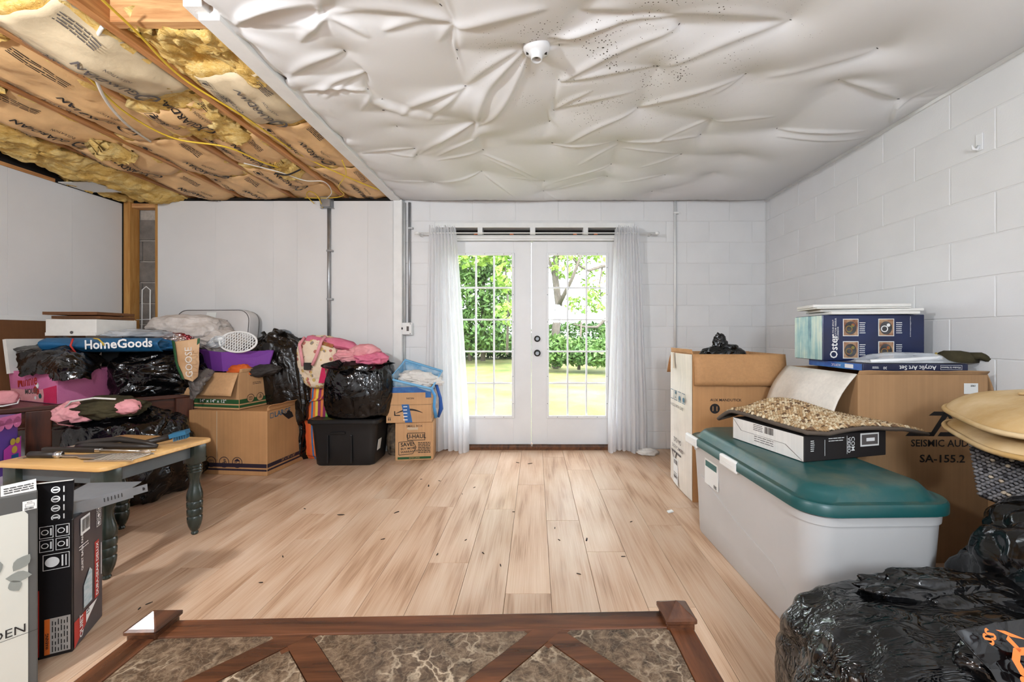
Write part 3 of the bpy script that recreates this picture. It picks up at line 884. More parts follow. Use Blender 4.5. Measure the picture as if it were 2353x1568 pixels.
# ---- insulation in the joist bays
bays = [(-1.345,-1.765),(-1.805,-2.242),(-2.282,-2.725),(-2.765,-3.20),(-3.24,-3.68),(-3.72,-3.83)]
def kraft_batt(bay, y0, y1, sag, seed, pale=False, text=True, tilt=0.0, curl=0.0, lab=None, drop=0.0):
    xa, xb = bays[bay][1]+0.012, bays[bay][0]-0.012
    nu, nv = 22, max(10, int((y1-y0)/0.035))
    hw = (xb-xa)/2; xc = (xa+xb)/2
    rs = seed*3.7
    def H(X, Y):
        s = (np.asarray(X)-xc)/hw; t = (np.asarray(Y)-y0)/(y1-y0)
        p = np.stack([np.asarray(X)*5+rs, np.asarray(Y)*4, np.zeros_like(np.asarray(X, float))+rs], -1)
        z = ZC + 0.02 - drop - sag*(1-np.abs(s)**2.4)*(0.55+0.45*np.sin(PI*np.clip(t,0,1))) + tilt*s + 0.028*fbm(p, 3) 
        z = z + 0.009*(ridge(p*2.3, 2)-0.6)
        z = z - curl*np.clip((0.22-t)/0.22, 0, 1)**2
        return z
    U = np.linspace(xa, xb, nu); V = np.linspace(y0, y1, nv)
    X, Y = np.meshgrid(U, V, indexing='ij')
    Yw = Y + 0.03*pn(np.stack([X*7, Y*0+rs, Y*0], -1))*np.where((Y < y0+0.05) | (Y > y1-0.05), 1, 0)
    Zs = H(X, Y)
    r = root('insulation_batt', lab, 'insulation', group='insulation batts between the joists')
    sh = MB().slab(np.stack([X, Yw, Zs], -1), 0.002).build('kraft_facing', MT['kraft_pale' if pale else 'kraft'], r, smooth=True)
    # the fibre above the paper, showing at both ends and along the edge
    X2, Y2 = np.meshgrid(np.linspace(xa-0.01, xb+0.01, 18), np.linspace(y0-0.035, y1+0.03, nv+4), indexing='ij')
    q = np.stack([X2*9, Y2*9, X2*0+rs], -1)
    lo = H(X2, Y2) + 0.012 + 0.012*fbm(q, 3) + np.where(np.abs((X2-xc)/hw) > 0.9, -0.012, 0)
    fb = MB().slab(np.stack([X2, Y2, lo], -1), 0.07)
    fb.build('fibre_filling', MT['fibre'], r, smooth=True)
    if text:
        pr = Print()
        L = y1-y0
        def lay_text(s, yy, off, size, bold=0.02):
            v, f = text2d(s, size, bold)
            pr.add([(a+ (y1-yy), b+off) for a, b in v], f)
        lay_text('GUARDIAN', y1-0.26*L if L > 0.6 else y1-0.08, -0.02, 0.055)
        pr.ring(0.26*L-0.075 if L > 0.6 else 0.03, -0.02, 0.05, 0.012)
        pr.rect(0.26*L-0.095 if L > 0.6 else 0.01, -0.045, 0.26*L-0.05 if L > 0.6 else 0.05, -0.033)
        lay_text('INSULATION', y1-0.30*L, -0.085, 0.022, 0.0)
        lay_text('Comfort', y1-0.38*L, 0.09, 0.045, 0.01)
        pr.lines(0.58*L, 0.13, 0.80*L, 5, 0.010, 0.004, seed)
        pr.frame(0.84*L, 0.09, 0.84*L+0.05, 0.14, 0.004); pr.disc(0.84*L+0.025, 0.115, 0.013)
        pr.lines(0.66*L, -0.13, 0.92*L, 4, 0.010, 0.004, seed+4)
        pts = np.array(pr.v)
        Xp = xc - pts[:,1]; Yp = y1 - pts[:,0]
        Zp = H(Xp, Yp) - 0.008
        mb = MB(); mb.add(np.stack([Xp, Yp, Zp], -1).tolist(), pr.f)
        mb.build('lettering', MT['ink_grey'] if pale else MT['ink'], r)['kind'] = 'stuff'
    return r
def fibre_lump(bay, y0, y1, sag, seed, lab, x0f=0.0, x1f=1.0, th=0.09, zoff=0.0, amp=0.03):
    xa0, xb0 = bays[bay][1], bays[bay][0]
    xa, xb = xa0+(xb0-xa0)*x0f, xa0+(xb0-xa0)*x1f
    nu, nv = 34, max(14, int((y1-y0)/0.013))
    X, Y = np.meshgrid(np.linspace(xa, xb, nu), np.linspace(y0, y1, nv), indexing='ij')
    s = (X-(xa+xb)/2)/((xb-xa)/2); t = (Y-y0)/(y1-y0)
    q = np.stack([X*6+seed, Y*5, X*0+seed*2], -1)
    Z = ZC - zoff - sag*(1-np.abs(s)**3) + amp*1.6*fbm(q, 3) + amp*0.6*ridge(q*3.1, 3)*0.5 + amp*0.35*fbm(q*9, 2)
    Xw = X + 0.02*fbm(q*1.7+3, 2); Yw = Y + 0.03*fbm(q*1.7+9, 2)
    o = MB().slab(np.stack([Xw, Yw, Z], -1), th).build('fibreglass_wad', MT['fibre'], None, smooth=True)
    return tag(o, lab, 'insulation', 'bare fibreglass between the joists')
kraft_batt(0, 1.98, 2.42, 0.055, 1, pale=True, lab='pale grey-tan paper-faced batt beside the white beam, nearest of that bay')
kraft_batt(0, 2.44, 3.06, 0.045, 2, lab='brown paper-faced batt beside the white beam, middle of that bay')
kraft_batt(0, 3.08, 3.78, 0.05, 3, lab='brown paper-faced batt beside the white beam, touching the far wall')
fibre_lump(0, 1.70, 2.06, 0.03, 4, 'shaggy yellow fibreglass behind the cross blocking beside the white beam', zoff=-0.02, amp=0.05)
kraft_batt(1, 1.52, 2.10, 0.11, 5, pale=True, text=True, lab='large sagging pale paper-faced batt, second bay from the white beam', curl=0.02, drop=0.01)
fibre_lump(1, 2.05, 2.60, 0.04, 6, 'torn yellow fibreglass hanging in the second bay from the beam', amp=0.05, x0f=0.05, x1f=0.9)
kraft_batt(1, 2.22, 2.48, 0.05, 7, text=True, lab='small torn paper batt curling over bare fibreglass, second bay', tilt=0.05, drop=0.02)
kraft_batt(1, 2.60, 3.02, 0.06, 8, lab='crumpled brown paper batt in the second bay, before the far end')
kraft_batt(1, 3.05, 3.46, 0.07, 9, lab='torn crumpled brown paper batt above the junction box', tilt=0.03)
kraft_batt(1, 3.46, 3.78, 0.04, 22, text=False, lab='short brown paper batt touching the far wall above the junction box')
fibre_lump(1, 2.95, 3.2, 0.05, 23, 'greenish fibreglass wad poking out near the junction box', x0f=0.5, x1f=0.95, amp=0.04)
kraft_batt(2, 1.72, 2.60, 0.07, 10, lab='long brown paper batt in the third bay, nearest the viewer')
kraft_batt(2, 2.62, 3.20, 0.075, 11, lab='brown paper batt in the third bay, middle one')
kraft_batt(2, 3.22, 3.78, 0.06, 12, lab='brown paper batt in the third bay, touching the far wall')
fibre_lump(3, 1.40, 2.10, 0.05, 13, 'broad yellow fibreglass at the upper left edge, fourth bay', amp=0.04, x0f=0.0, x1f=1.0)
kraft_batt(3, 2.06, 2.72, 0.09, 14, lab='bulging brown paper batt in the fourth bay, nearest the viewer', curl=0.0)
kraft_batt(3, 2.70, 3.14, 0.09, 15, lab='bulging brown paper batt in the fourth bay, middle one')
kraft_batt(3, 3.16, 3.78, 0.07, 16, lab='brown paper batt in the fourth bay, touching the far wall')
fibre_lump(3, 2.62, 2.80, 0.10, 17, 'pale fibreglass tuft hanging between two batts of the fourth bay', x0f=0.55, x1f=0.95, amp=0.05, zoff=0.02)
fibre_lump(4, 1.7, 2.75, 0.07, 18, 'long bare yellow fibreglass near the left wall, nearest the viewer', amp=0.035)
fibre_lump(4, 2.72, 3.76, 0.075, 19, 'long bare yellow fibreglass near the left wall, at the far corner', amp=0.035)
fibre_lump(5, 3.25, 3.74, 0.05, 20, 'ragged yellow fibreglass wad in the far left corner', amp=0.04, zoff=0.02)
fibre_lump(2, 1.2, 1.75, 0.03, 21, 'yellow fibreglass in the third bay at the picture top', amp=0.04)

# cables under the joists
def cable(name, pts, r, mat, lab, n=7):
    # smooth through the points
    pts = [Vector(p) for p in pts]; out = []
    for i in range(len(pts)-1):
        p0, p1, p2, p3 = pts[max(i-1,0)], pts[i], pts[i+1], pts[min(i+2,len(pts)-1)]
        for k in range(8):
            t = k/8
            out.append(0.5*((2*p1)+(p2-p0)*t+(2*p0-5*p1+4*p2-p3)*t*t+(3*p1-p0-3*p2+p3)*t**3))
    out.append(pts[-1])
    return tag(MB().tube(out, r, n).build(name, mat, None, smooth=True), lab, 'cable')
MT['yellow_wire'] = M('yellow_cable', (226,190,60), 0.4)
MT['white_wire'] = M('white_cable', (222,218,210), 0.45)
def C(px, py, dz=0.0, d=None):
    d = d or (ZC-CAMZ-dz)*F/(VY-py)
    return P(px, py, d)
cable('yellow_cable', [C(225,-10,.02),C(318,78,.012),C(420,180,.012),C(560,268,.03),C(690,355,.012),C(800,408,.02),C(872,437,.02)], 0.0055, MT['yellow_wire'], 'yellow cable along the joist nearest the white beam')
cable('yellow_cable', [C(90,50,.03),C(115,95,.05),C(205,180,.04),C(290,260,.05),C(400,318,.06),C(520,338,.06),C(600,372,.05),C(640,385,.03)], 0.0055, MT['yellow_wire'], 'yellow cable drooping across the middle joist bays')
cable('white_cable', [C(235,62,.0),C(215,100,.03),C(208,140,.05),C(240,225,.08),C(290,285,.08),C(345,325,.03)], 0.007, MT['white_wire'], 'thick white cable hanging between torn batts on the left')
cable('white_cable', [C(560,375,.04),C(640,395,.05),C(700,415,.06),C(745,418,.06),C(762,442,.06),C(748,459,.03)], 0.004, MT['white_wire'], 'thin white cable running to the junction box')
cable('yellow_cable', [C(786,368,.0),C(795,400,.04),C(778,430,.05),C(790,448,.03),C(762,455,.03),C(700,455,.03)], 0.004, MT['yellow_wire'], 'loose yellow cable loop dangling over the junction box')
cable('yellow_cable', [C(722,468,.06,3.69),C(705,450,.06,3.6),C(712,440,.06,3.55),C(730,452,.06,3.62),C(742,478,.06,3.69)], 0.004, MT['yellow_wire'], 'small yellow cable coil left of the junction box')
cable('black_cable', [C(632,398,.05),C(660,402,.06),C(690,390,.05)], 0.006, MT['ink'], 'short black cable end under the insulation')

# ---- conduits and boxes on the far wall
def conduit(name, px, y0, y1, d, r, mat, lab, straps=()):
    t = root(name, lab, 'conduit')
    a, b = P(px, y0, d), P(px, y1, d)
    MB().tube([a, b], r, 10).build('pipe', mat, t, smooth=True)
    for sy in straps:
        q = P(px, sy, d)
        MB().box(q.x-r-0.001, q.x+r+0.022, q.y-r-0.001, q.y+r+0.012, q.z-0.008, q.z+0.008).build('strap', mat, t)
    return t
MT['paint_pipe'] = M('painted_conduit', (200,200,198), 0.45, 0.1, var=0.1, vs=10)
conduit('conduit', 756, 478, 792, YP-0.014, 0.016, MT['metal'], 'bare steel conduit running down the white panelling', (577, 688))
jb = root('junction_box', 'steel junction box at the top of the bare conduit', 'box')
q = P(754, 468, YP)
MB().box(q.x-0.045, q.x+0.045, YP-0.06, YP-0.001, q.z-0.045, q.z+0.045, 0.004).build('box_body', MT['metal'], jb)
MB().box(q.x-0.06, q.x+0.06, YP-0.03, YP-0.001, q.z-0.052, q.z-0.046).build('flange', MT['metal'], jb)
MB().box(q.x+0.047, q.x+0.054, YP-0.055, YP-0.001, q.z-0.045, q.z+0.04).build('cover_plate', MT['grey_metal'], jb)
ob = root('outlet_box', 'steel outlet box at the foot of the bare conduit', 'box')
q = P(757, 797, YP)
MB().box(q.x-0.05, q.x+0.05, YP-0.05, YP-0.001, q.z-0.05, q.z+0.03, 0.004).build('box_body', MT['metal'], ob)
conduit('conduit', 929, 466, 742, YB-0.02, 0.012, MT['paint_pipe'], 'left one of two painted conduits above the switch box')
conduit('conduit', 941, 466, 742, YB-0.014, 0.012, MT['metal'], 'right one of two conduits above the switch box', (525,))
conduit('conduit', 929, 770, 842, YB-0.014, 0.011, MT['paint_pipe'], 'short painted conduit below the switch box')
conduit('conduit', 1551, 462, 812, YB-0.014, 0.012, MT['trim_white'], 'white painted pipe right of the right curtain', (490,))
sb = root('switch_box', 'white switch box on the wall left of the doors', 'switch')
q = P(936, 756, YB)
MB().box(q.x-0.058, q.x+0.058, YB-0.055, YB-0.001, q.z-0.057, q.z+0.057, 0.005).build('box_body', MT['trim_white'], sb)
MB().box(q.x-0.055, q.x+0.055, YB-0.060, YB-0.055, q.z-0.054, q.z+0.054, 0.002).build('cover_plate', MT['trim_white'], sb)
MB().box(q.x-0.034, q.x-0.024, YB-0.068, YB-0.060, q.z-0.008, q.z+0.012).build('toggle', MT['ink'], sb)
MB().box(q.x+0.012, q.x+0.034, YB-0.0615, YB-0.060, q.z-0.022, q.z+0.022).build('receptacle', MT['ink_grey'], sb)
for sx in (-1, 1):
    for sz in (-1, 1):
        MB().lathe([(0.004,-0.002),(0.004,0)], (q.x+sx*0.046, YB-0.060, q.z+sz*0.046), 8, 'y').build('screw', MT['ink'], sb)

# ---- door opening: frame, transom slots, leaves
k = 242.0
def WX(px): return (px-VX)/k
def WZ(py): return CAMZ+(VY-py)/k
fr = root('trim_3', 'white wooden door frame with four open slots above the doors', 'door frame', kind='structure')
ty0, ty1 = YB-0.012, YB+0.11
MB().box(WX(1000), WX(1014), ty0, ty1, 0, WZ(540), 0.002).build('jamb', MT['trim_white'], fr)
MB().box(WX(1430), WX(1457), ty0, ty1, 0, WZ(540), 0.002).build('jamb', MT['trim_white'], fr)
MB().box(WX(1000), WX(1457), ty0, ty1, WZ(524), WZ(513), 0.002).build('head_rail', MT['trim_white'], fr)
MB().box(WX(1014), WX(1430), ty0+0.01, ty1, WZ(553), WZ(540), 0.002).build('transom_rail', MT['trim_white'], fr)
MB().box(WX(1000), WX(1457), ty0-0.012, ty0+0.012, WZ(549), WZ(543), 0.002).build('stop_bead', MT['trim_white'], fr)
for a, b in ((1098,1109),(1218,1230),(1340,1351),(1000,1003),(1440,1457)):
    MB().box(WX(a), WX(b), ty0, ty1, WZ(540), WZ(524), 0.001).build('mullion', MT['trim_white'], fr)
MB().box(WX(1000), WX(1457), ty1-0.02, ty1, WZ(541), WZ(523)).build('slot_shade_back', MT['dark'], fr)  # near-black board paints in the shade inside the slots
for px in (1092, 1175, 1322, 1370):
    q = (WX(px), ty0+0.05, WZ(539)); MB().lathe([(0.012,0),(0.02,0.008),(0.012,0.02),(0.003,0.024)], q, 7).build('debris_lump', MT['orange_cloth'], fr)
sill = MB().box(WX(1000), WX(1457), ty0-0.03, ty1+0.05, -0.01, 0.03, 0.004).build('threshold', MT['lumber_dark'], fr)
def leaf(name, px0, px1, gx0, gx1, lab):
    t = root(name, lab, 'door', kind='structure')
    x0, x1 = WX(px0)+0.002, WX(px1)-0.002
    z0, z1 = 0.036, WZ(554)
    a, b, c, d = WX(gx0), WX(gx1), WZ(960), WZ(583)
    y0, y1 = YB+0.03, YB+0.074
    MB().box(x0, a, y0, y1, z0, z1, 0.002).build('stile', MT['door_white'], t)
    MB().box(b, x1, y0, y1, z0, z1, 0.002).build('stile', MT['door_white'], t)
    MB().box(a, b, y0, y1, d, z1).build('top_rail', MT['door_white'], t)
    MB().box(a, b, y0, y1, z0, c).build('bottom_rail', MT['door_white'], t)
    w = 0.026
    for (p, q, r, s) in ((a-0.012,a+w-0.012,c-0.012,d+0.012),(b-w+0.012,b+0.012,c-0.012,d+0.012)):
        MB().box(p, q, y0-0.012, y0+0.002, r, s, 0.003).build('glazing_bead', MT['door_white'], t)
    for (r, s) in ((c-0.012,c+w-0.012),(d-w+0.012,d+0.012)):
        MB().box(a+w-0.012, b-w+0.012, y0-0.012, y0+0.002, r, s, 0.003).build('glazing_bead', MT['door_white'], t)
    ia, ib, ic, id_ = a+w-0.012, b-w+0.012, c+w-0.012, d-w+0.012
    for i in (1,2):
        X = ia+(ib-ia)*i/3
        MB().box(X-0.008, X+0.008, y0+0.010, y0+0.030, ic, id_, 0.002).build('muntin', MT['door_white'], t)
    for i in range(1,5):
        Z = ic+(id_-ic)*i/5
        MB().box(ia, ib, y0+0.011, y0+0.029, Z-0.008, Z+0.008, 0.002).build('muntin', MT['door_white'], t)
    pw, ph = (ib-ia)/3, (id_-ic)/5
    pm = MB().add([(0,0,0),(pw,0,0),(pw,0,ph),(0,0,ph)], [(0,1,2,3)]).mesh('pane', MT['glass'])
    for i in range(3):
        for j in range(5):
            link('pane', pm, t, (ia+i*pw, y0+0.020, ic+j*ph))
    scr = MB().lathe([(0.0035,-0.001),(0.0035,0.001)], (0,0,0), 8, 'y').mesh('screw', MT['ink'])
    for j in range(6):
        for X in (a+0.001, b-0.001):
            link('screw', scr, t, (X, y0-0.0125, c+(d-c)*(j+0.5)/6))
    for i in range(3):
        for Z in (c+0.001, d-0.001):
            link('screw', scr, t, (a+(b-a)*(i+0.5)/3, y0-0.0125, Z))
    return t
dl_ = leaf('door_1', 1014, 1221, 1047, 1179, 'left white door leaf with fifteen glass panes')
dr_ = leaf('door_2', 1223, 1430, 1258, 1396, 'right white door leaf with fifteen glass panes and two locks')
for py, rr, nm in ((779, 0.030, 'deadbolt'), (812, 0.032, 'door_knob')):
    q = (WX(1234.5), YB+0.03, WZ(py))
    kb = MB().lathe([(rr,0.0),(rr,-0.008),(rr*0.8,-0.012),(rr*0.55,-0.016),(rr*0.75,-0.03),(rr*0.7,-0.05),(rr*0.4,-0.056)], q, 20, 'y').build(nm, MT['black_knob'], dr_, smooth=True)
    MB().lathe([(rr*0.55,-0.0565),(rr*0.5,-0.059)], q, 16, 'y').build('rosette', MT['grey_metal'], kb)
MB().box(WX(1223)-0.008, WX(1223)+0.004, YB+0.026, YB+0.0295, 0.05, WZ(556)).build('astragal', MT['door_white'], dr_)

# ---- curtains and rod
def curtain(name, xt0, xt1, xb0, xb1, ztop, zbot, seed, lab, flare=1.0):
    nu, nv = 150, 46
    arr = np.zeros((nu, nv, 3))
    r = np.random.RandomState(seed)
    ph = r.uniform(0, 6.28, 5)
    for i in range(nu):
        u = i/(nu-1)
        for j in range(nv):
            t = j/(nv-1)            # 0 top .. 1 bottom
            e = min(1, t*1.15)**0.8
            X = (xt0+(xt1-xt0)*u)*(1-e) + (xb0+(xb1-xb0)*u)*e
            fold = math.sin(u*2*PI*9+ph[0]+0.5*math.sin(u*9+ph[1]))*(0.017*(1-e)+0.030*e) + math.sin(u*2*PI*4+ph[2]+t*0.8)*0.022*e
            if t < 0.05: fold += 0.012*math.sin(u*2*PI*17+ph[3])
            X += 0.010*math.sin(u*2*PI*9+ph[0]+1.2)*e
            z = ztop + (zbot-ztop)*t + (0.016*math.sin(u*2*PI*12+ph[4])+0.008 if j == 0 else 0) + (0.016*math.sin(u*7+ph[1]) if j == nv-1 else 0)
            arr[i,j] = (X, YB-0.115+fold, z)
    t = root(name, lab, 'curtain')
    MB().grid(arr).build('curtain_cloth', MT['sheer'], t, smooth=True)
    return t
curtain('sheer_curtain', WX(994), WX(1053), WX(985), WX(1083), WZ(531), 0.012, 3, 'sheer white curtain at the left door leaf')
curtain('sheer_curtain', WX(1408), WX(1461), WX(1393), WX(1482), WZ(531), -0.0+0.008, 5, 'sheer white curtain at the right door leaf')
rod = root('curtain_rod', 'thin white curtain rod above the doors', 'curtain rod')
zr = WZ(543)
MB().tube([(WX(968), YB-0.115, zr), (WX(1500), YB-0.115, zr)], 0.006, 8).build('rod', MT['trim_white'], rod, smooth=True)
for px in (966, 1502):
    MB().lathe([(0.004,-0.022),(0.012,-0.018),(0.016,0.0),(0.012,0.014),(0.004,0.02)], (WX(px), YB-0.115, zr), 12, 'x').build('finial', MT['trim_white'], rod, smooth=True)
for px in (960, 1480):
    MB().bar((WX(px)+0.04, YB-0.115, zr), (WX(px)+0.04, YB, zr), 0.012, 0.02).build('bracket', MT['trim_white'], rod)

# ---- ceiling lamp holder and wall hook
lh = root('lamp_holder', 'white round ceiling lamp holder without a bulb', 'lamp holder', (P(1233,105,1.78).x, 1.78, ZC-0.012))
MB().lathe([(0.060,0.02),(0.060,0.0),(0.056,-0.012),(0.040,-0.022),(0.026,-0.034),(0.025,-0.052),(0.020,-0.054),(0.019,-0.03)], (0,0,0), 28).build('holder_body', MT['door_white'], lh, smooth=True)
MB().lathe([(0.0185,-0.032),(0.0185,-0.031)], (0,0,0), 20).build('socket_shell', MT['dark'], lh)
MB().box(0.028, 0.046, -0.004, 0.004, -0.026, -0.016).build('screw_slot', MT['ink'], lh)
MB().box(-0.046, -0.030, -0.004, 0.004, -0.026, -0.016).build('screw_slot', MT['ink'], lh)
hk = root('wall_hook', 'small white adhesive hook high on the right wall', 'hook')
d = F*XR/(2252-VX); q = P(2252, 326, d)
MB().box(XR-0.006, XR-0.001, q.y-0.016, q.y+0.016, q.z-0.045, q.z+0.04, 0.002).build('back_plate', MT['door_white'], hk)
MB().tube([(XR-0.006,q.y,q.z-0.02),(XR-0.018,q.y,q.z-0.04),(XR-0.034,q.y,q.z-0.036),(XR-0.042,q.y,q.z-0.016)], [0.007,0.007,0.006,0.003], 8).build('hook_arm', MT['door_white'], hk, smooth=True)

# ================================================================ OUTDOORS
MT['grass'] = M('lawn', (88,104,48), 0.9, rgb2=(136,132,80), vs=1.6, bump=0.6, bs=40, bd=0.03)
MT['leaf'] = M('leaf_green', (96,126,62), 0.55, rgb2=(66,96,50), vs=2.0, spec=0.3)
MT['leaf2'] = M('leaf_light_green', (140,168,76), 0.55, rgb2=(92,128,52), vs=2.0, spec=0.3)
MT['leaf3'] = M('leaf_dark_green', (70,96,58), 0.6, rgb2=(46,70,42), vs=2.0, spec=0.3)
MT['bark'] = M('bark', (92,84,76), 0.9, var=0.3, vs=14, bump=0.7, bs=30, stretch=(3,3,0.6))
gy = np.array([YB+0.2, 5.2, 7, 9, 12, 16, 24, 60]); gz = np.array([-0.03, -0.02, 0.10, 0.22, 0.36, 0.46, 0.55, 0.6])
X, Y = np.meshgrid(np.linspace(-30, 30, 50), np.interp(np.linspace(0,1,60), np.linspace(0,1,8), gy), indexing='ij')
Z = np.interp(Y, gy, gz) - 0.010*np.clip(X, -6, 6) + 0.04*fbm(np.stack([X*0.5, Y*0.5, X*0], -1), 3)*np.clip((Y-4.4)/2, 0, 1)
lawn = MB().grid(np.stack([X, Y, Z], -1)).build('lawn', MT['grass'], None, smooth=True)
tag(lawn, 'sunlit mown lawn rising gently beyond the doors', 'lawn', kind='structure')
def house_shell():
    # outside face of the house above the doors: roof edge that shades the wall foot
    return MB().box(-8, 8, YB+0.2, YB+0.35, 2.62, 3.1).build('wall_outer', MT['panel_white'])
tag(house_shell(), 'outer house wall above the doors, outdoors', 'wall', kind='structure')
def leaves(name, centers, radii, n, size, mat, parent, seed):
    r = np.random.RandomState(seed)
    w = np.array([a*b*c for a, b, c in radii])**0.7; w = w/w.sum()
    idx = r.choice(len(centers), n, p=w)
    d = r.normal(size=(n,3)); d /= np.linalg.norm(d, axis=1, keepdims=True)
    rad = r.uniform(0.35, 1.0, (n,1))**0.5
    c = np.array(centers)[idx] + d*rad*np.array(radii)[idx]
    a = r.normal(size=(n,3)); a /= np.linalg.norm(a, axis=1, keepdims=True)
    b = np.cross(a, r.normal(size=(n,3))); b /= np.linalg.norm(b, axis=1, keepdims=True)
    s = size*r.uniform(0.6, 1.4, (n,1))
    v = np.stack([c-a*s, c+b*s*0.45, c+a*s, c-b*s*0.45], 1).reshape(-1,3)
    f = np.arange(4*n).reshape(-1,4)
    me = bpy.data.meshes.new(name)
    me.from_pydata(v.tolist(), [], f.tolist()); me.materials.append(mat)
    return link(name, me, parent)
def gz_at(x, y): return float(np.interp(y, gy, gz) - 0.010*max(-6, min(6, x)))
def tree(name, lab, x, y, branches, clumps, n, size, mat, seed, trunk_r=0.12):
    t = root(name, lab, 'tree', group='trees beyond the lawn')
    mb = MB()
    for pts, r0, r1 in branches:
        m = len(pts); mb.tube(pts, [r0+(r1-r0)*i/(m-1) for i in range(m)], 8)
    mb.build('trunk', MT['bark'], t, smooth=True)
    leaves('foliage', [c for c, _ in clumps], [q for _, q in clumps], n, size, mat, t, seed)
    return t
def T(px, py, d): return tuple(P(px, py, d))
# big tree seen through the right leaf
d = 10.0
tree('tree', 'grey-barked tree with bare spreading branches behind the right door', 0, 0,
     [([T(1278,845,d), T(1277,760,d), T(1284,700,d), T(1276,640,d), T(1279,570,d), T(1290,450,d), T(1300,300,d)], 0.115, 0.05),
      ([T(1282,705,d), T(1300,670,d-0.3), T(1315,640,d-0.5), T(1330,600,d-0.6), T(1352,540,d-0.5)], 0.06, 0.025),
      ([T(1455,520,d+0.5), T(1420,610,d), T(1385,612,d-0.2), T(1352,622,d-0.4), T(1330,610,d-0.5), T(1312,588,d-0.5)], 0.055, 0.02),
      ([T(1440,700,d), T(1390,735,d), T(1372,752,d-0.2), T(1345,752,d-0.3), T(1318,745,d-0.3)], 0.05, 0.018),
      ([T(1277,650,d), T(1268,620,d), T(1258,585,d), T(1250,540,d)], 0.05, 0.02),
      ([T(1385,612,d-.2), T(1378,650,d-.2), T(1382,700,d-.1)], 0.025, 0.008)],
     [(T(1330,560,d), (1.1,0.9,0.55)), (T(1300,610,d), (0.5,0.6,0.35)), (T(1375,650,d), (0.45,0.6,0.35)), (T(1410,560,d), (0.8,0.8,0.4)),
      (T(1340,700,d), (0.5,0.5,0.25)), (T(1385,690,d), (0.4,0.5,0.25)), (T(1280,420,d), (2.6,1.6,1.0))], 3800, 0.075, MT['leaf2'], 4)
tree('bush', 'green undergrowth at the lawn edge behind the right door', 0, 0,
     [([T(1330,850,9.5), T(1332,800,9.5), T(1336,740,9.5)], 0.04, 0.02)],
     [(T(1275,805,9.4), (0.75,0.45,0.38)), (T(1340,808,9.4), (0.85,0.45,0.34)), (T(1400,815,9.2), (0.8,0.45,0.30)), (T(1330,775,11.5), (1.5,0.6,0.45)), (T(1470,785,9.6), (0.9,.5,.6))], 9000, 0.065, MT['leaf'], 5)
tree('bush', 'tall dense leafy shrub behind the left door', 0, 0,
     [([T(1110,830,11), T(1108,740,11), T(1112,640,11), T(1100,560,11)], 0.07, 0.03), ([T(1080,830,11), T(1075,700,11), T(1068,600,11)], 0.05, 0.02)],
     [(T(1080,760,11), (1.1,0.8,0.65)), (T(1150,765,11), (0.9,0.8,0.6)), (T(1090,680,11), (1.1,0.8,0.8)), (T(1150,690,11), (0.6,0.7,0.6)),
      (T(1075,600,11), (1.0,0.8,0.7)), (T(1130,600,11), (0.6,0.7,0.45)), (T(1020,680,11), (1.2,1,1.6)), (T(940,720,11), (1.4,1,1.4)), (T(1080,520,11), (1.5,1,.7))], 17000, 0.07, MT['leaf'], 6)
tree('bush', 'light green sprays of leaves at the top behind the left door', 0, 0,
     [([T(1165,815,9), T(1168,700,9), T(1160,600,9), T(1150,520,9)], 0.03, 0.012)],
     [(T(1165,640,9), (0.35,0.4,0.35)), (T(1140,575,9), (0.6,0.5,0.3)), (T(1170,720,9), (0.3,0.4,0.3)), (T(1080,585,9), (0.5,.5,.3))], 900, 0.085, MT['leaf2'], 7)
tree('bush', 'dark lower shrub at the lawn edge behind the left door', 0, 0,
     [([T(1120,835,12.5), T(1120,800,12.5)], 0.03, 0.02)],
     [(T(1090,790,12.4), (1.5,0.6,0.45)), (T(1170,795,12.4), (0.9,0.6,0.4)), (T(1020,780,12.4), (1.4,0.8,0.6))], 6000, 0.07, MT['leaf3'], 8)
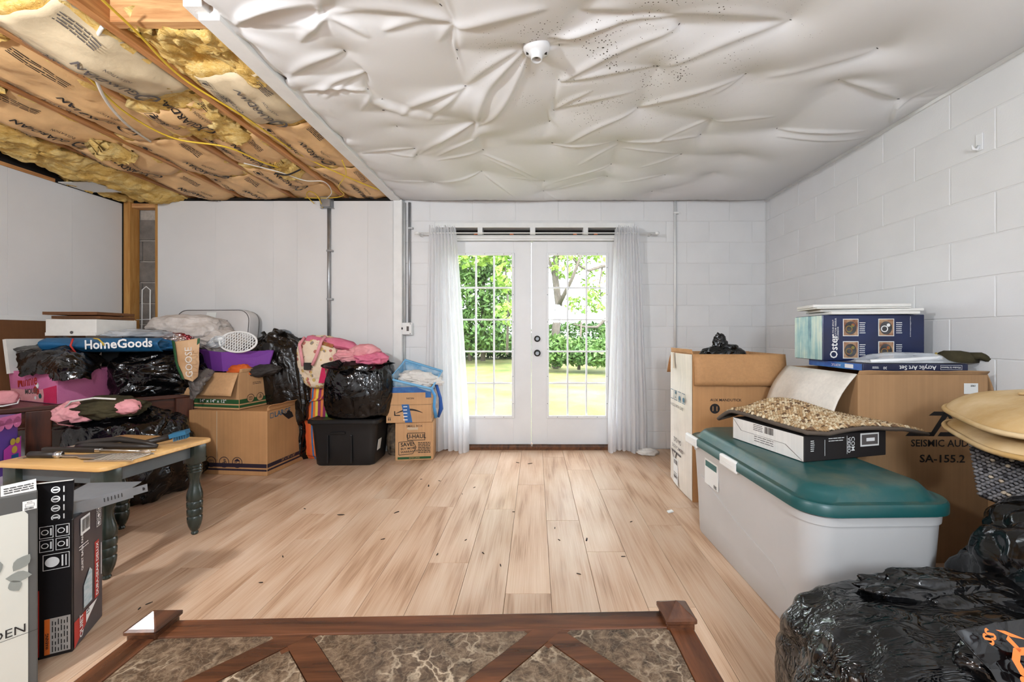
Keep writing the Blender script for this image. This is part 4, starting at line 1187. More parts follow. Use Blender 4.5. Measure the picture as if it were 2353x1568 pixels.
# ================================================================ RIGHT SIDE AND FOREGROUND
def from_edge(A, B, d):
    """front edge A->B (left to right) and depth -> centre, angle, width"""
    A, B = Vector((A[0],A[1],0)), Vector((B[0],B[1],0))
    v = B-A; w = v.length; a = math.atan2(v.y, v.x)
    c = (A+B)/2 + Vector((-math.sin(a), math.cos(a), 0))*d/2
    return c, a, w
def flap_mesh(L, ln, th=0.005, bow=0.0, seed=0):
    """flap hinged on its local x axis (centre 0), reaching along +y, slightly bowed"""
    nu, nv = 14, 8
    r = random.Random(seed)
    arr = [[(-L/2+L*i/(nu-1), ln*j/(nv-1), bow*math.sin(PI*j/(nv-1)) + 0.004*math.sin(i*1.3+seed)*j/(nv-1)) for j in range(nv)] for i in range(nu)]
    return MB().slab(arr, th)
def carton(name, label, A, B, d, h, z, mat, opened=False, flaps=(), cat='box', group=None, th=0.005, sag=0.0, inside=None):
    c, a, w = from_edge(A, B, d)
    t = root(name, label, cat, (c.x, c.y, z), a, group)
    mb = MB()
    if opened:
        mb.box(-w/2, w/2, -d/2, -d/2+th, 0, h); mb.box(-w/2, w/2, d/2-th, d/2, 0, h)
        mb.box(-w/2, -w/2+th, -d/2+th, d/2-th, 0, h); mb.box(w/2-th, w/2, -d/2+th, d/2-th, 0, h)
        mb.box(-w/2+th, w/2-th, -d/2+th, d/2-th, 0, th)
    else:
        mb.box(-w/2, w/2, -d/2, d/2, 0, h, 0.004)
    mb.build('carton_body', mat, t)
    for (side, ln, ang, m2, bow) in flaps:
        # ang: 0 = flat outwards, 90 = upright, -80 = hanging down outside
        L = w if side in ('front', 'back') else d
        fb = flap_mesh(L-0.006, ln, 0.004, bow, len(side)).build('flap', m2 or mat, t, smooth=True)
        hinge = {'front': (0,-d/2,h), 'back': (0,d/2,h), 'left': (-w/2,0,h), 'right': (w/2,0,h)}[side]
        rz = {'front': PI, 'back': 0, 'left': PI/2, 'right': -PI/2}[side]
        fb.matrix_local = Matrix.Translation(hinge) @ Matrix.Rotation(rz, 4, 'Z') @ Matrix.Rotation(math.radians(ang), 4, 'X')
    t['_w'] = w
    return t, w
def clean_tmp():
    for o in bpy.data.objects:
        if '_w' in o: del o['_w']
def ico(sub):
    bm = bmesh.new(); bmesh.ops.create_icosphere(bm, subdivisions=sub, radius=1.0)
    bm.verts.index_update()
    v = np.array([q.co[:] for q in bm.verts]); f = [tuple(q.index for q in p.verts) for p in bm.faces]; bm.free()
    return v, f
_ICO = {k: ico(k) for k in (4, 5, 6)}
def blob(name, mat, c, rad, seed=0, parent=None, sub=5, amp=0.10, freq=2.2, rid=0.05, rfreq=3.0, zmin=None, sq=1.0, swirl=0.0, stretch=(1,1,1), rz=0.0, tilt=(0,0), top=None, fine=0.0, bil=0.0, bfreq=2.0, xmin=None, xmax=None, ymin=None, ymax=None):
    """lumpy soft body: squarish ellipsoid with folds, flattened at zmin (world, or parent space)"""
    v, f = _ICO[sub]
    p = v.copy()
    if sq != 1.0:
        p = np.sign(p)*np.abs(p)**sq; 
        p /= np.maximum(np.abs(p).max(axis=1, keepdims=True), 1e-6)**0.35 * np.linalg.norm(p, axis=1, keepdims=True)**0.65
    q = v*np.array(stretch)
    n = 1 + amp*fbm(q*freq+seed*7.7, 3)*1.6
    warp = np.stack([pn(q*1.5+seed+5), pn(q*1.5+seed+15), pn(q*1.5+seed+25)], -1)*0.8
    n = n + rid*(ridge(q*rfreq+warp*swirl+seed*3.1, 4)-0.5)
    if bil:
        qq = q*bfreq+warp*swirl+seed*4.7
        n = n + bil*(np.minimum(np.abs(pn(qq))*4,1)**0.55 + 0.45*np.minimum(np.abs(pn(qq*2.3+7))*4,1)**0.6 - 1.0)
    if fine: n = n + fine*(ridge(q*rfreq*4+warp*2+seed, 2)-0.5)
    p = p*n[:,None]*np.array(rad)
    if tilt[0] or tilt[1]:
        R = np.array(Matrix.Rotation(tilt[0],3,'X') @ Matrix.Rotation(tilt[1],3,'Y')); p = p @ R.T
    if rz:
        R = np.array(Matrix.Rotation(rz,3,'Z')); p = p @ R.T
    p = p + np.array(c)
    def soft(col, lim, sgn):
        d = (p[:,col]-lim)*sgn
        p[:,col] = np.where(d < 0, lim + sgn*0.003*np.abs(pn(v*6+seed)), p[:,col])
    if zmin is not None: soft(2, zmin, 1)
    if xmin is not None: soft(0, xmin, 1)
    if xmax is not None: soft(0, xmax, -1)
    if ymin is not None: soft(1, ymin, 1)
    if ymax is not None: soft(1, ymax, -1)
    mb = MB(); mb.v = [tuple(a) for a in p]; mb.f = f
    return mb.build(name, mat, parent, smooth=True)
def lobes(name, mat, c, r, h, seed, parent=None, n=9, twist=0.5):
    """gathered bag mouth: pleated flared collar of film"""
    nu, nv = 96, 14
    rr = np.random.RandomState(seed)
    ph = rr.uniform(0, 6.28, 4)
    arr = np.zeros((nu, nv, 3))
    for i in range(nu):
        a = 2*PI*i/(nu-1)
        for j in range(nv):
            t = j/(nv-1)
            k = 0.25 + 0.75*t**1.1
            pl = 1 + (0.28*math.sin(n*a+ph[0]+twist*t)+0.15*math.sin((n*2+1)*a+ph[1]))*(0.5+0.5*t)
            arr[i,j] = (c[0]+r*k*pl*math.cos(a+twist*t), c[1]+r*k*pl*math.sin(a+twist*t), c[2]+h*(t**0.8)*(0.7+0.3*math.sin(2*a+ph[2])) + 0.02*math.sin(5*a+ph[3])*t)
    return MB().slab(arr, 0.0015).build(name, mat, parent, smooth=True)
def rr_loop(w, d, r, z, n=6, cx=0.0, cy=0.0):
    pts = []
    for (sx, sy, a0) in ((1,1,0),(-1,1,90),(-1,-1,180),(1,-1,270)):
        for k in range(n+1):
            a = math.radians(a0+90*k/n)
            pts.append((cx+sx*(w/2-r)+r*math.cos(a), cy+sy*(d/2-r)+r*math.sin(a), z))
    return pts

# ---------------- foreground coffee table with stone inlays
CT = 0.45
ct = root('coffee_table', 'dark wooden coffee table with brown stone inlays in the foreground', 'table', (-0.243, 0.60, 0), math.radians(1.6))
hw, hd = 0.588, 0.295           # half sizes
rail = 0.052
def cbox(nm, x0, x1, y0, y1, z0, z1, m, bev=0.003): return MB().box(x0,x1,y0,y1,z0,z1,bev).build(nm, m, ct)
cbox('edge_rail', -hw+0.05, hw-0.05, hd-rail, hd, CT-0.035, CT, MT['walnut_x'])
cbox('edge_rail', -hw+0.05, hw-0.05, -hd, -hd+rail, CT-0.035, CT, MT['walnut_x'])
cbox('edge_rail', -hw, -hw+rail, -hd+0.05, hd-0.05, CT-0.035, CT, MT['walnut_y'])
cbox('edge_rail', hw-rail, hw, -hd+0.05, hd-0.05, CT-0.035, CT, MT['walnut_y'])
# pyramid topped corner posts
for sx in (-1, 1):
    for sy in (-1, 1):
        cx_, cy_ = sx*(hw-0.026), sy*(hd-0.026)
        pm = MB()
        lo = [rr_loop(0.060,0.060,0.004,z,2,cx_,cy_) for z in (CT-0.04, CT+0.006)] + [rr_loop(0.068,0.068,0.004,CT+0.010,2,cx_,cy_), rr_loop(0.068,0.068,0.004,CT+0.016,2,cx_,cy_),
              rr_loop(0.058,0.058,0.003,CT+0.019,2,cx_,cy_), rr_loop(0.004,0.004,0.001,CT+0.038,2,cx_,cy_)]
        pm.loft(lo).build('post_cap', MT['walnut_y'], ct)
        MB().loft([rr_loop(0.06,0.06,0.004,0,2,cx_,cy_), rr_loop(0.06,0.06,0.004,CT-0.04,2,cx_,cy_)]).build('leg', MT['walnut_y'], ct)
cbox('apron', -hw+0.06, hw-0.06, hd-0.05, hd-0.03, CT-0.12, CT-0.035, MT['walnut_x'])
cbox('apron', -hw+0.06, hw-0.06, -hd+0.03, -hd+0.05, CT-0.12, CT-0.035, MT['walnut_x'])
# lattice: zigzag bands at 45 degrees between the rails
ih = hd-rail; iw = hw-rail
A_ = (-0.250, ih); B_ = (0.275, ih)
segs = [((A_), (A_[0]-2*ih, -ih)), ((A_), (A_[0]+2*ih*0.54, ih-2*ih*0.54)), ((B_), (B_[0]-2*ih*0.54, ih-2*ih*0.54)), ((B_), (B_[0]+2*ih, -ih)),
        ((A_[0], -ih), (A_[0]+2*ih*0.54, -ih+2*ih*0.54)), ((B_[0], -ih), (B_[0]-2*ih*0.54, -ih+2*ih*0.54)), ((A_[0], -ih), (A_[0]-2*ih, ih)), ((B_[0], -ih), (B_[0]+2*ih, ih))]
bw = 0.044
def clip_poly(poly, a, b, c):
    """keep a*x+b*y<=c"""
    out = []
    for i in range(len(poly)):
        p, q = poly[i], poly[(i+1) % len(poly)]
        fp, fq = a*p[0]+b*p[1]-c, a*q[0]+b*q[1]-c
        if fp <= 0: out.append(p)
        if fp*fq < 0:
            t = fp/(fp-fq); out.append((p[0]+(q[0]-p[0])*t, p[1]+(q[1]-p[1])*t))
    return out
def in_rect(poly):
    for a, b, c in ((1,0,iw),(-1,0,iw),(0,1,ih),(0,-1,ih)):
        poly = clip_poly(poly, a, b, c)
        if len(poly) < 3: return []
    return poly
for bi, (p, q) in enumerate(segs):
    d_ = Vector((q[0]-p[0], q[1]-p[1])); d_.normalize(); n_ = Vector((-d_.y, d_.x))*bw/2
    e = d_*0.03
    poly = in_rect([(p[0]+n_.x-e.x,p[1]+n_.y-e.y),(p[0]-n_.x-e.x,p[1]-n_.y-e.y),(q[0]-n_.x+e.x*0,q[1]-n_.y+e.y*0),(q[0]+n_.x,q[1]+n_.y)])
    if poly: MB().prism(poly, CT-0.02-0.0003*bi, CT-0.0006-0.00012*bi).build('lattice_band', MT['walnut_x'], ct)
for jx_ in (A_[0], B_[0]):
    for sg in (1, -1):
        tri = [(jx_-0.05, sg*ih), (jx_+0.05, sg*ih), (jx_, sg*(ih-0.05))]
        MB().prism(tri if sg < 0 else tri[::-1], CT-0.0232, CT-0.0017).build('lattice_gusset', MT['walnut_x'], ct)
# stone panels fill the fields between bands
def field(lines_, nm='stone_panel'):
    poly = [(-iw,-ih),(iw,-ih),(iw,ih),(-iw,ih)]
    for a, b, c in lines_:
        poly = clip_poly(poly, a, b, c)
        if len(poly) < 3: return
    # rounded corners
    out = []
    n = len(poly); r = 0.012
    for i in range(n):
        p0, p1, p2 = Vector(poly[i-1]), Vector(poly[i]), Vector(poly[(i+1) % n])
        a, b = (p0-p1), (p2-p1)
        if a.length < 0.02 or b.length < 0.02: out.append(tuple(p1)); continue
        a.normalize(); b.normalize()
        s_, e_ = p1+a*r, p1+b*r
        for k in range(4):
            t = k/3; out.append(tuple(s_*(1-t)**2 + p1*2*t*(1-t) + e_*t*t))
    MB().prism(out, CT-0.02, CT-0.0019).build(nm, MT['marble'], ct)
g = (bw/2+0.0015)*math.sqrt(2); m = 0.0015
top, bot, lf, rt = (0,1,ih-m), (0,-1,ih-m), (-1,0,iw-m), (1,0,iw-m)
# lines: A-left x-y = A0-ih ; A-right x+y = A0+ih ; B-left x-y = B0-ih ; B-right x+y = B0+ih ; lower mirrored
aL, aR, bL, bR = A_[0]-ih, A_[0]+ih, B_[0]-ih, B_[0]+ih
alL, alR, blL, blR = A_[0]-ih, A_[0]+ih, B_[0]-ih, B_[0]+ih      # mirrored in y use x+y / x-y swapped
field([top, lf, (1,-1,aL-g)])                                     # left top
field([top, (-1,-1,-(aR+g)), (1,-1,bL-g)])                        # middle top triangle
field([top, rt, (-1,-1,-(bR+g))])                                 # right top
field([bot, lf, (1,1,alL-g)])
field([bot, (-1,1,-(alR+g)), (1,1,blL-g)])
field([bot, rt, (-1,1,-(blR+g))])
field([(-1,1,-(aL+g)), (1,1,aR-g), (-1,-1,-(alL+g)), (1,-1,alR-g), lf])   # diamonds
field([(-1,1,-(bL+g)), (1,1,bR-g), (-1,-1,-(blL+g)), (1,-1,blR-g), rt])
MB().box(-iw, iw, -ih, ih, CT-0.03, CT-0.021).build('under_board', MT['dark'], ct)

# ---------------- big tote with teal lid
def big_tote():
    w, d, h = 0.50, 0.98, 0.505
    t = root('storage_tote', 'large milky white storage tote with a dusty teal lid', 'tote', (1.135, 1.80, 0), math.radians(1.5))
    lo = []
    for z, s, r in ((0.0,0.86,0.06),(0.012,0.885,0.07),(0.10,0.90,0.075),(0.30,0.935,0.08),(h-0.06,0.965,0.085),(h-0.058,0.985,0.088),(h-0.03,0.99,0.088),(h-0.028,0.97,0.085),(h,0.97,0.085)):
        lo.append(rr_loop(w*s, d*(1-(1-s)*0.55), r, z, 8))
    MB().loft(lo).build('tote_body', MT['tote_clear'], t, autos=35)
    # raised moulded panel on the side facing the doors
    def sideX(z): return -(w*(0.86+0.105*z/(h-0.06)))/2
    pts = [(-0.30,0.02),(0.30,0.02),(0.36,0.06),(0.36,0.33),(0.02,0.24),(-0.26,0.20),(-0.33,0.14),(-0.33,0.05)]
    mb = MB(); mb.add([(sideX(z)-0.004, y, z) for y, z in pts]+[(sideX(z)+0.01, y, z) for y, z in pts],
                      [tuple(range(len(pts)))[::-1]]+[(i,(i+1)%len(pts),len(pts)+(i+1)%len(pts),len(pts)+i) for i in range(len(pts))])
    mb.build('moulded_panel', MT['tote_clear'], t)
    lid = []
    for z, s, q, r in ((h-0.022,1.035,1.02,0.10),(h-0.020,1.055,1.03,0.105),(h+0.010,1.055,1.03,0.105),(h+0.018,1.03,1.018,0.10),(h+0.016,0.99,0.995,0.095),
                       (h+0.018,0.93,0.965,0.09),(h+0.040,0.88,0.94,0.09),(h+0.055,0.84,0.915,0.09),(h+0.060,0.78,0.885,0.08),(h+0.061,0.4,0.5,0.04),(h+0.061,0.02,0.03,0.004)):
        lid.append(rr_loop(w*s, d*q, r, z, 8))
    ld = MB().loft(lid).build('lid', MT['teal'], t, autos=50)
    # sunken channel for the latches on the long left side
    for y in (0.42, 0.02):
        lt = MB().box(-w*0.535, -w*0.49, y-0.075, y+0.075, h-0.035, h+0.018, 0.008).build('latch', MT['trim_white'], t)
        MB().box(-w*0.537, -w*0.535, y-0.05, y+0.05, h-0.01, h-0.006).build('latch_rib', MT['label_white'], lt)
    lb = MB().box(sideX(0.38)-0.0035, sideX(0.38)-0.0005, 0.16, 0.30, 0.31, 0.44).build('sticker', MT['label_white'], t)
    Print().rect(0.0, 0.0, 0.12, 0.03).lay('sticker_print', MT['tote_teal'], t, (sideX(0.38)-0.0035, 0.29, 0.40), (0,-1,0), (0,0,1))
    Print().bars(0, 0, 0.03, 0.016).lay('barcode', MT['ink'], t, (sideX(0.36)-0.005, 0.20, 0.315), (0,-1,0), (0,0,1))
    return t
big_tote()

# ---------------- camera box on the lid, woven mat draped over it
LZ = 0.567
vb, vw = carton('video_box', 'black and white camera carton lying on the teal lid', (1.075, 1.60), (1.49, 1.70), 0.40, 0.105, LZ, MT['ink'])
# pale end facing the doors
c_, a_, _ = from_edge((1.075,1.60),(1.49,1.70),0.40)
o_, u_, v_ = face(vw, 0.40, 'left')
Print().rect(0.003,0.002,0.397,0.103).lay('white_end', MT['card_white'], vb, o_, u_, v_, 0.001)
pr = Print(); pr.bars(0.20,0.07,0.25,0.10); pr.lines(0.135,0.098,0.19,4,0.008,0.003,2); pr.lines(0.14,0.045,0.25,3,0.010,0.003,3)
pr.add([(0.003,0.10),(0.006,0.10),(0.06,0.052),(0.058,0.050)],[(0,1,2,3)]); pr.add([(0.397,0.003),(0.394,0.003),(0.31,0.05),(0.312,0.052)],[(0,1,2,3)]); pr.rect(0.06,0.0505,0.31,0.0518)
pr.lay('end_print', MT['ink_grey'], vb, o_, u_, v_, 0.002)
o_, u_, v_ = face(vw, 0.40, 'front')
pr = Print(); pr.text('COM', 0.245, 0.09, 0.026, -PI/2, 0.01); pr.text('VIDEO', 0.225, 0.088, 0.022, -PI/2, 0.01); pr.rect(0.214,0.02,0.216,0.095); pr.rect(0.10,0.02,0.102,0.085)
pr.lines(0.03,0.085,0.05,6,0.008,0.003,5); pr.lines(0.12,0.09,0.2,2,0.01,0.003,6)
pr.lay('lettering', MT['ink_white'], vb, o_, u_, v_, 0.0012)
Print().rect(0.285,0.045,0.385,0.10).lay('picture_panel', MT['label_white'], vb, o_, u_, v_, 0.0012)
Print().rect(0.292,0.052,0.378,0.094).rect(0.285,0.045,0.285,0.045).lay('picture_print', MT['ink_grey'], vb, o_, u_, v_, 0.002)
Print().rect(0.315,0.066,0.36,0.08).lay('picture_handle', MT['ink_white'], vb, o_, u_, v_, 0.003)

def mat_drape():
    # corners in plan, clockwise from the near one
    Fc, Rc, Lc, Bc = Vector((1.075,1.585)), Vector((1.70,1.735)), Vector((0.955,2.09)), Vector((1.52,2.02))
    L, W = 0.66, 0.50
    def pl(s, t): return Fc*(1-s)*(1-t)+Rc*s*(1-t)+Lc*(1-s)*t+Bc*s*t
    U = (Rc-Fc).normalized(); V = (Lc-Fc).normalized()
    ca, sa = math.cos(a_), math.sin(a_)
    zt = LZ+0.105+0.004
    def H(x, y):
        dx, dy = x-c_.x, y-c_.y
        lx, ly = dx*ca+dy*sa, -dx*sa+dy*ca
        ox, oy = max(0, abs(lx)-vw/2), max(0, abs(ly)-0.20)
        dist = math.hypot(ox, oy)
        drop = 0.9*dist*dist/(dist+0.10)
        rip = 0.014*math.sin(lx*9+1.0)*(1 if dist == 0 else max(0, 1-dist*6))
        lift = 0.055*math.exp(-((lx-0.02)**2+(ly-0.14)**2)/0.03)
        if lx > vw/2: drop *= 0.25
        return max(zt + abs(rip) + lift - drop, LZ+0.012)
    t = root('woven_mat', 'chunky brown and cream woven mat draped over the camera carton', 'mat')
    nu, nv = 46, 34
    arr = np.zeros((nu, nv, 3))
    for i in range(nu):
        for j in range(nv):
            p = pl(i/(nu-1), j/(nv-1))
            arr[i,j] = (p.x, p.y, H(p.x, p.y))
    MB().slab(arr, 0.008).build('backing', MT['mat_back'], t, smooth=True)
    edge = [arr[i,0] for i in range(nu)]+[arr[nu-1,j] for j in range(nv)]+[arr[i,nv-1] for i in range(nu-1,-1,-1)]+[arr[0,j] for j in range(nv-1,-1,-1)]
    edge = [Vector(e)+Vector((0,0,0.004)) for e in edge]
    MB().tube(edge, 0.009, 6, closed=True).build('bound_edge', MT['mat_edge'], t, smooth=True)
    # yarn stitches: short fat strands laid in a basket weave
    cols = {0: MB(), 1: MB(), 2: MB()}
    r = random.Random(4)
    nx, ny = 46, 30
    for i in range(nx):
        for j in range(ny):
            p = pl(0.015+0.97*(i+0.5)/nx, 0.015+0.97*(j+0.5)/ny)
            k = j % 2
            if i % 4 == (j % 2)*2 and j % 2 == 0: continue
            dr = (U*1.0+V*0.45) if k else (U*0.9-V*0.45)
            dr = dr.normalized()*0.0112
            a, b = p-dr, p+dr
            za, zb, zm = H(a.x,a.y)+0.009, H(b.x,b.y)+0.009, H(p.x,p.y)+0.0165
            cols[r.choice((0,0,0,0,1,1,1,1,2))].tube([(a.x,a.y,za),(p.x,p.y,zm),(b.x,b.y,zb)], [0.0042,0.0072,0.0042], 5)
    for k, mb in cols.items():
        o = mb.build('yarn_weave', MT['yarn%d' % k], t, smooth=True); o['kind'] = 'stuff'
MT['mat_back'] = M('mat_backing', (48,38,30), 0.95, var=0.2, vs=20)
MT['mat_edge'] = M('mat_binding', (88,76,66), 0.8, var=0.1, vs=20)
MT['yarn0'] = cloth('cream_yarn', (222,204,172), (196,172,136), 30)
MT['yarn1'] = cloth('tan_yarn', (190,160,122), (158,126,88), 30)
MT['yarn2'] = cloth('brown_yarn', (132,104,80), (100,76,56), 30)
mat_drape()

# ---------------- tall speaker carton by the doors
bx, w = carton('speaker_box', 'tall open speaker carton standing beside the right curtain', (1.015, 2.58), (1.60, 2.56), 0.46, 0.955, 0, MT['card'], True,
               [('front', 0.20, -84, MT['card'], 0.006), ('left', 0.03, 80, MT['card'], 0), ('back', 0.20, -55, MT['card'], 0.01)])
o_, u_, v_ = face(w, 0.46, 'left')
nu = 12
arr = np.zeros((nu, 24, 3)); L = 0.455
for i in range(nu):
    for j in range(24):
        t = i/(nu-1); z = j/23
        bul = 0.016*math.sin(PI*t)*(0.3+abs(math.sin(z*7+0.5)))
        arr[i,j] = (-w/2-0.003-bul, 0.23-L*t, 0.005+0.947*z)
MB().grid(arr).build('side_panel', MT['card_glare'], bx, smooth=True)  # glare from the doors on this side, painted as pale board
ox = (-w/2-0.024, 0.23, 0)
pr = Print()
for k in range(4): pr.frame(0.075+k*0.082, 0.615, 0.075+k*0.082+0.062, 0.685, 0.004)
pr.disc(0.185,0.668,0.012); pr.poly([(0.185-0.008,0.63),(0.185+0.008,0.63),(0.185,0.65)])
pr.disc(0.270,0.640,0.018); pr.rect(0.268,0.64,0.272,0.68); pr.disc(0.352,0.640,0.018); pr.rect(0.350,0.64,0.354,0.682)
pr.lay('symbol_print', MT['ink_blue'], bx, ox, (0,-1,0), (0,0,1), 0.0)
pr = Print()
pr.text('HANDLE WITH CARE', 0.06, 0.575, 0.03, 0, 0, sx=1.0)
pr.text('SA-1262', 0.30, 0.335, 0.045, PI, 0.02); pr.text('SEISMIC AUDIO', 0.34, 0.285, 0.034, PI, 0.012)
# big mark, upside down
def sa_logo(pr, x, y, s, k):
    P2 = lambda a, b: (x+k*a*s, y+k*b*s)
    pr.add([P2(*q) for q in ((0,0),(0.95,0),(1.05,0.14),(0.14,0.14))], [(0,1,2,3)])
    pr.add([P2(*q) for q in ((0.80,0),(0.98,0),(1.50,0.78),(1.34,0.86))], [(0,1,2,3)])
    pr.add([P2(*q) for q in ((1.34,0.86),(1.50,0.78),(2.12,0.0),(1.90,0.0))], [(0,1,2,3)])
    pr.add([P2(*q) for q in ((1.10,0),(1.92,0),(1.80,0.14),(1.20,0.14))], [(0,1,2,3)])
    pr.add([P2(*q) for q in ((0.98,0.86),(1.30,0.86),(1.40,0.72),(0.80,0.72))], [(0,1,2,3)])
sa_logo(pr, 0.30, 0.25, 0.10, -1)
pr.lay('lettering', MT['ink_grey'], bx, ox, (0,-1,0), (0,0,1), 0.0005)
Print().rect(0.14,0.02,0.24,0.20).lay('shipping_label', MT['label_white'], bx, ox, (0,-1,0), (0,0,1), 0.001)
Print().bars(0.15,0.16,0.23,0.19).lines(0.15,0.10,0.22,3,0.012,0.005,3).bars(0.15,0.06,0.23,0.08,4).lay('label_print', MT['ink_grey'], bx, ox, (0,-1,0), (0,0,1), 0.002)
Print().rect(0.13,0.84,0.165,0.95).lay('tape', MT['tape'], bx, ox, (0,-1,0), (0,0,1), 0.001)
o_, u_, v_ = face(w, 0.46, 'front')
pr = Print(); pr.text('AUX MANDUTICK', 0.11, 0.66, 0.024, 0, 0.01); pr.disc(0.14,0.605,0.032)
pr.lay('lettering', MT['ink'], bx, o_, u_, v_)
Print().rect(0.125,0.59,0.13,0.62).rect(0.15,0.59,0.155,0.62).lay('mark_print', MT['card'], bx, o_, u_, v_, 0.002)
kb = root('black_plastic_bag', 'small black plastic bag poking out of the tall speaker carton', 'bag', tuple(bx.matrix_basis @ Vector((0.0,0.0,0.955))))
blob('bag_film', MT['bag'], (-0.06,-0.12,-0.02), (0.14,0.10,0.08), 3, kb, 5, amp=0.15, rid=0.02, bil=0.12, bfreq=1.4, rfreq=2.2, swirl=1, stretch=(1,1,0.7))
blob('bag_tail', MT['bag'], (-0.08,-0.12,0.055), (0.045,0.035,0.075), 5, kb, 5, amp=0.2, rid=0.02, bil=0.15, bfreq=1.2)
carton('blue_box', 'narrow blue carton wedged behind the milky tote', (0.935, 2.24), (0.955, 2.16), 0.10, 0.44, 0, MT['ink_blue'])

# ---------------- large speaker carton SA-155.2
sx_, w2 = carton('speaker_box', 'large open speaker carton behind the tote carrying art supplies', (1.53, 1.90), (2.13, 1.885), 0.56, 0.89, 0, MT['card_dark'], True,
               [('left', 0.27, -62, MT['card_glare'], 0.02), ('right', 0.10, -72, MT['card_dark'], 0.004), ('front', 0.02, 60, MT['card_dark'], 0)])  # left flap: daylight glare put into its pale colour
o_, u_, v_ = face(w2, 0.56, 'front')
pr = Print()
sa_logo(pr, 0.22, 0.60, 0.135, 1)
pr.text('SEISMIC AUDIO', 0.245, 0.565, 0.046, 0, 0.015, sx=1.0); pr.text('SA-155.2', 0.285, 0.492, 0.050, 0, 0.015, sx=1.15)
pr.disc(0.30,0.20,0.03); pr.lines(0.1,0.3,0.2,2,0.02,0.008,2)
pr.lay('lettering', MT['ink'], sx_, o_, u_, v_)
Print().rect(0.49,0.80,0.555,0.85).lay('paper_label', MT['label_white'], sx_, o_, u_, v_, 0.0012)
Print().text('2361', 0.52,0.838,0.012,0,0.02).lay('label_print', MT['ink'], sx_, o_, u_, v_, 0.002)
# flat board inside that carries things on the open carton
TB = 0.9
# art set carton
ar, wa = carton('art_set_box', 'flat dark blue art set carton, lowest of the pile', (1.615, 1.975), (2.11, 1.95), 0.42, 0.036, TB, M('art_blue', (30,36,66), 0.35, spec=0.5, var=0.1))
o_, u_, v_ = face(wa, 0.42, 'front')
pr = Print()
pr.text('Acrylic Art Set', 0.345, 0.018, 0.030, PI, 0.012, sx=0.95); pr.text('30', 0.115, 0.016, 0.019, PI, 0.01); pr.lines(0.045,0.022,0.075,2,0.006,0.0025,2)
pr.frame(0.365,0.008,0.465,0.030,0.0012); pr.text('Windsor & Newton', 0.46,0.019,0.0125,PI,0.01, sx=0.9)
pr.lay('lettering', MT['ink_white'], ar, o_, u_, v_)
o_, u_, v_ = face(wa, 0.42, 'left')
Print().rect(0.003,0.002,0.417,0.034).lay('blue_end', M('art_light_blue', (72,140,205), 0.25, spec=0.6, rgb2=(30,84,170), vs=8), ar, o_, u_, v_)
pr = Print(); pr.rect(0.30,0.008,0.36,0.028); pr.text('ACRYLIC', 0.27,0.018,0.018,PI,0.0); pr.lay('end_print', MT['ink_white'], ar, o_, u_, v_, 0.002)
# cooker carton
ZO = TB+0.037
MT['oster_blue'] = M('glossy_navy_board', (22,28,52), 0.25, spec=0.55, rgb2=(26,42,88), vs=2.5)
oc, wo = carton('cooker_box', 'navy cooker carton with product pictures lying on its side', (1.585, 2.21), (2.10, 2.16), 0.155, 0.252, ZO, MT['oster_blue'])
bpy.data.objects.remove(oc.children[0])
MB().box(-wo/2, wo/2, -0.0775, 0.0775+0.12, 0, 0.252, 0.004).build('carton_body', MT['oster_blue'], oc)
def glare():  # daylight glare on glossy board, painted as pale cyan streaks
    t = NT('glare_streaked_print')
    v = t.coords((30,30,1.3)); a = t.noise(v, 1.2, 5, 0.7)
    b = t.noise(t.coords((1,1,1)), 6, 4)
    h = t.math('ADD', t.math('MULTIPLY', a, 0.55), t.math('MULTIPLY', b, 0.45))
    col = t.ramp(h, [(0.36, s2l((60,98,128))), (0.46, s2l((150,196,196))), (0.58, s2l((216,232,216)))])
    return t.pbsdf(col, 0.3, 0, 0.6)
MT['glare_print'] = glare()
mb = MB().box(-wo/2-0.0025, -wo/2-0.0005, -0.0745, 0.195, 0.003, 0.249); mb.build('glare_end', MT['glare_print'], oc)  # end face carries the painted door glare
o_, u_, v_ = face(wo, 0.155, 'front')
pr = Print(); pr.text('Oster', 0.060, 0.012, 0.055, PI/2, 0.012)
pr.text('INNER POUR SPOUT', 0.055, 0.115, 0.012, PI/2, 0.0); pr.text('EGOUTTOIR VERSEUR', 0.068, 0.115, 0.012, PI/2, 0.0); pr.text('ESCURRIDOR', 0.080, 0.115, 0.012, PI/2, 0.0)
for bx_, by_ in ((0.19,0.14),(0.19,0.02),(0.375,0.14),(0.375,0.02)): pr.lines(bx_, by_+0.07, bx_+0.03, 6, 0.011, 0.004, int(bx_*99))
pr.lines(0.445,0.24,0.452,14,0.008,0.004,3)
pr.lay('lettering', MT['ink_white'], oc, o_, u_, v_)
cols = [(176,138,104),(120,60,44),(196,160,110),(70,58,52)]
MT['pic_tan'] = M('picture_tan', (192,158,124), 0.4, rgb2=(120,70,50), vs=26); MT['pic_red'] = M('picture_mixed', (168,70,50), 0.4, rgb2=(120,140,70), vs=40)
MT['pic_pot'] = M('picture_pot', (44,42,44), 0.3, rgb2=(90,90,92), vs=18)
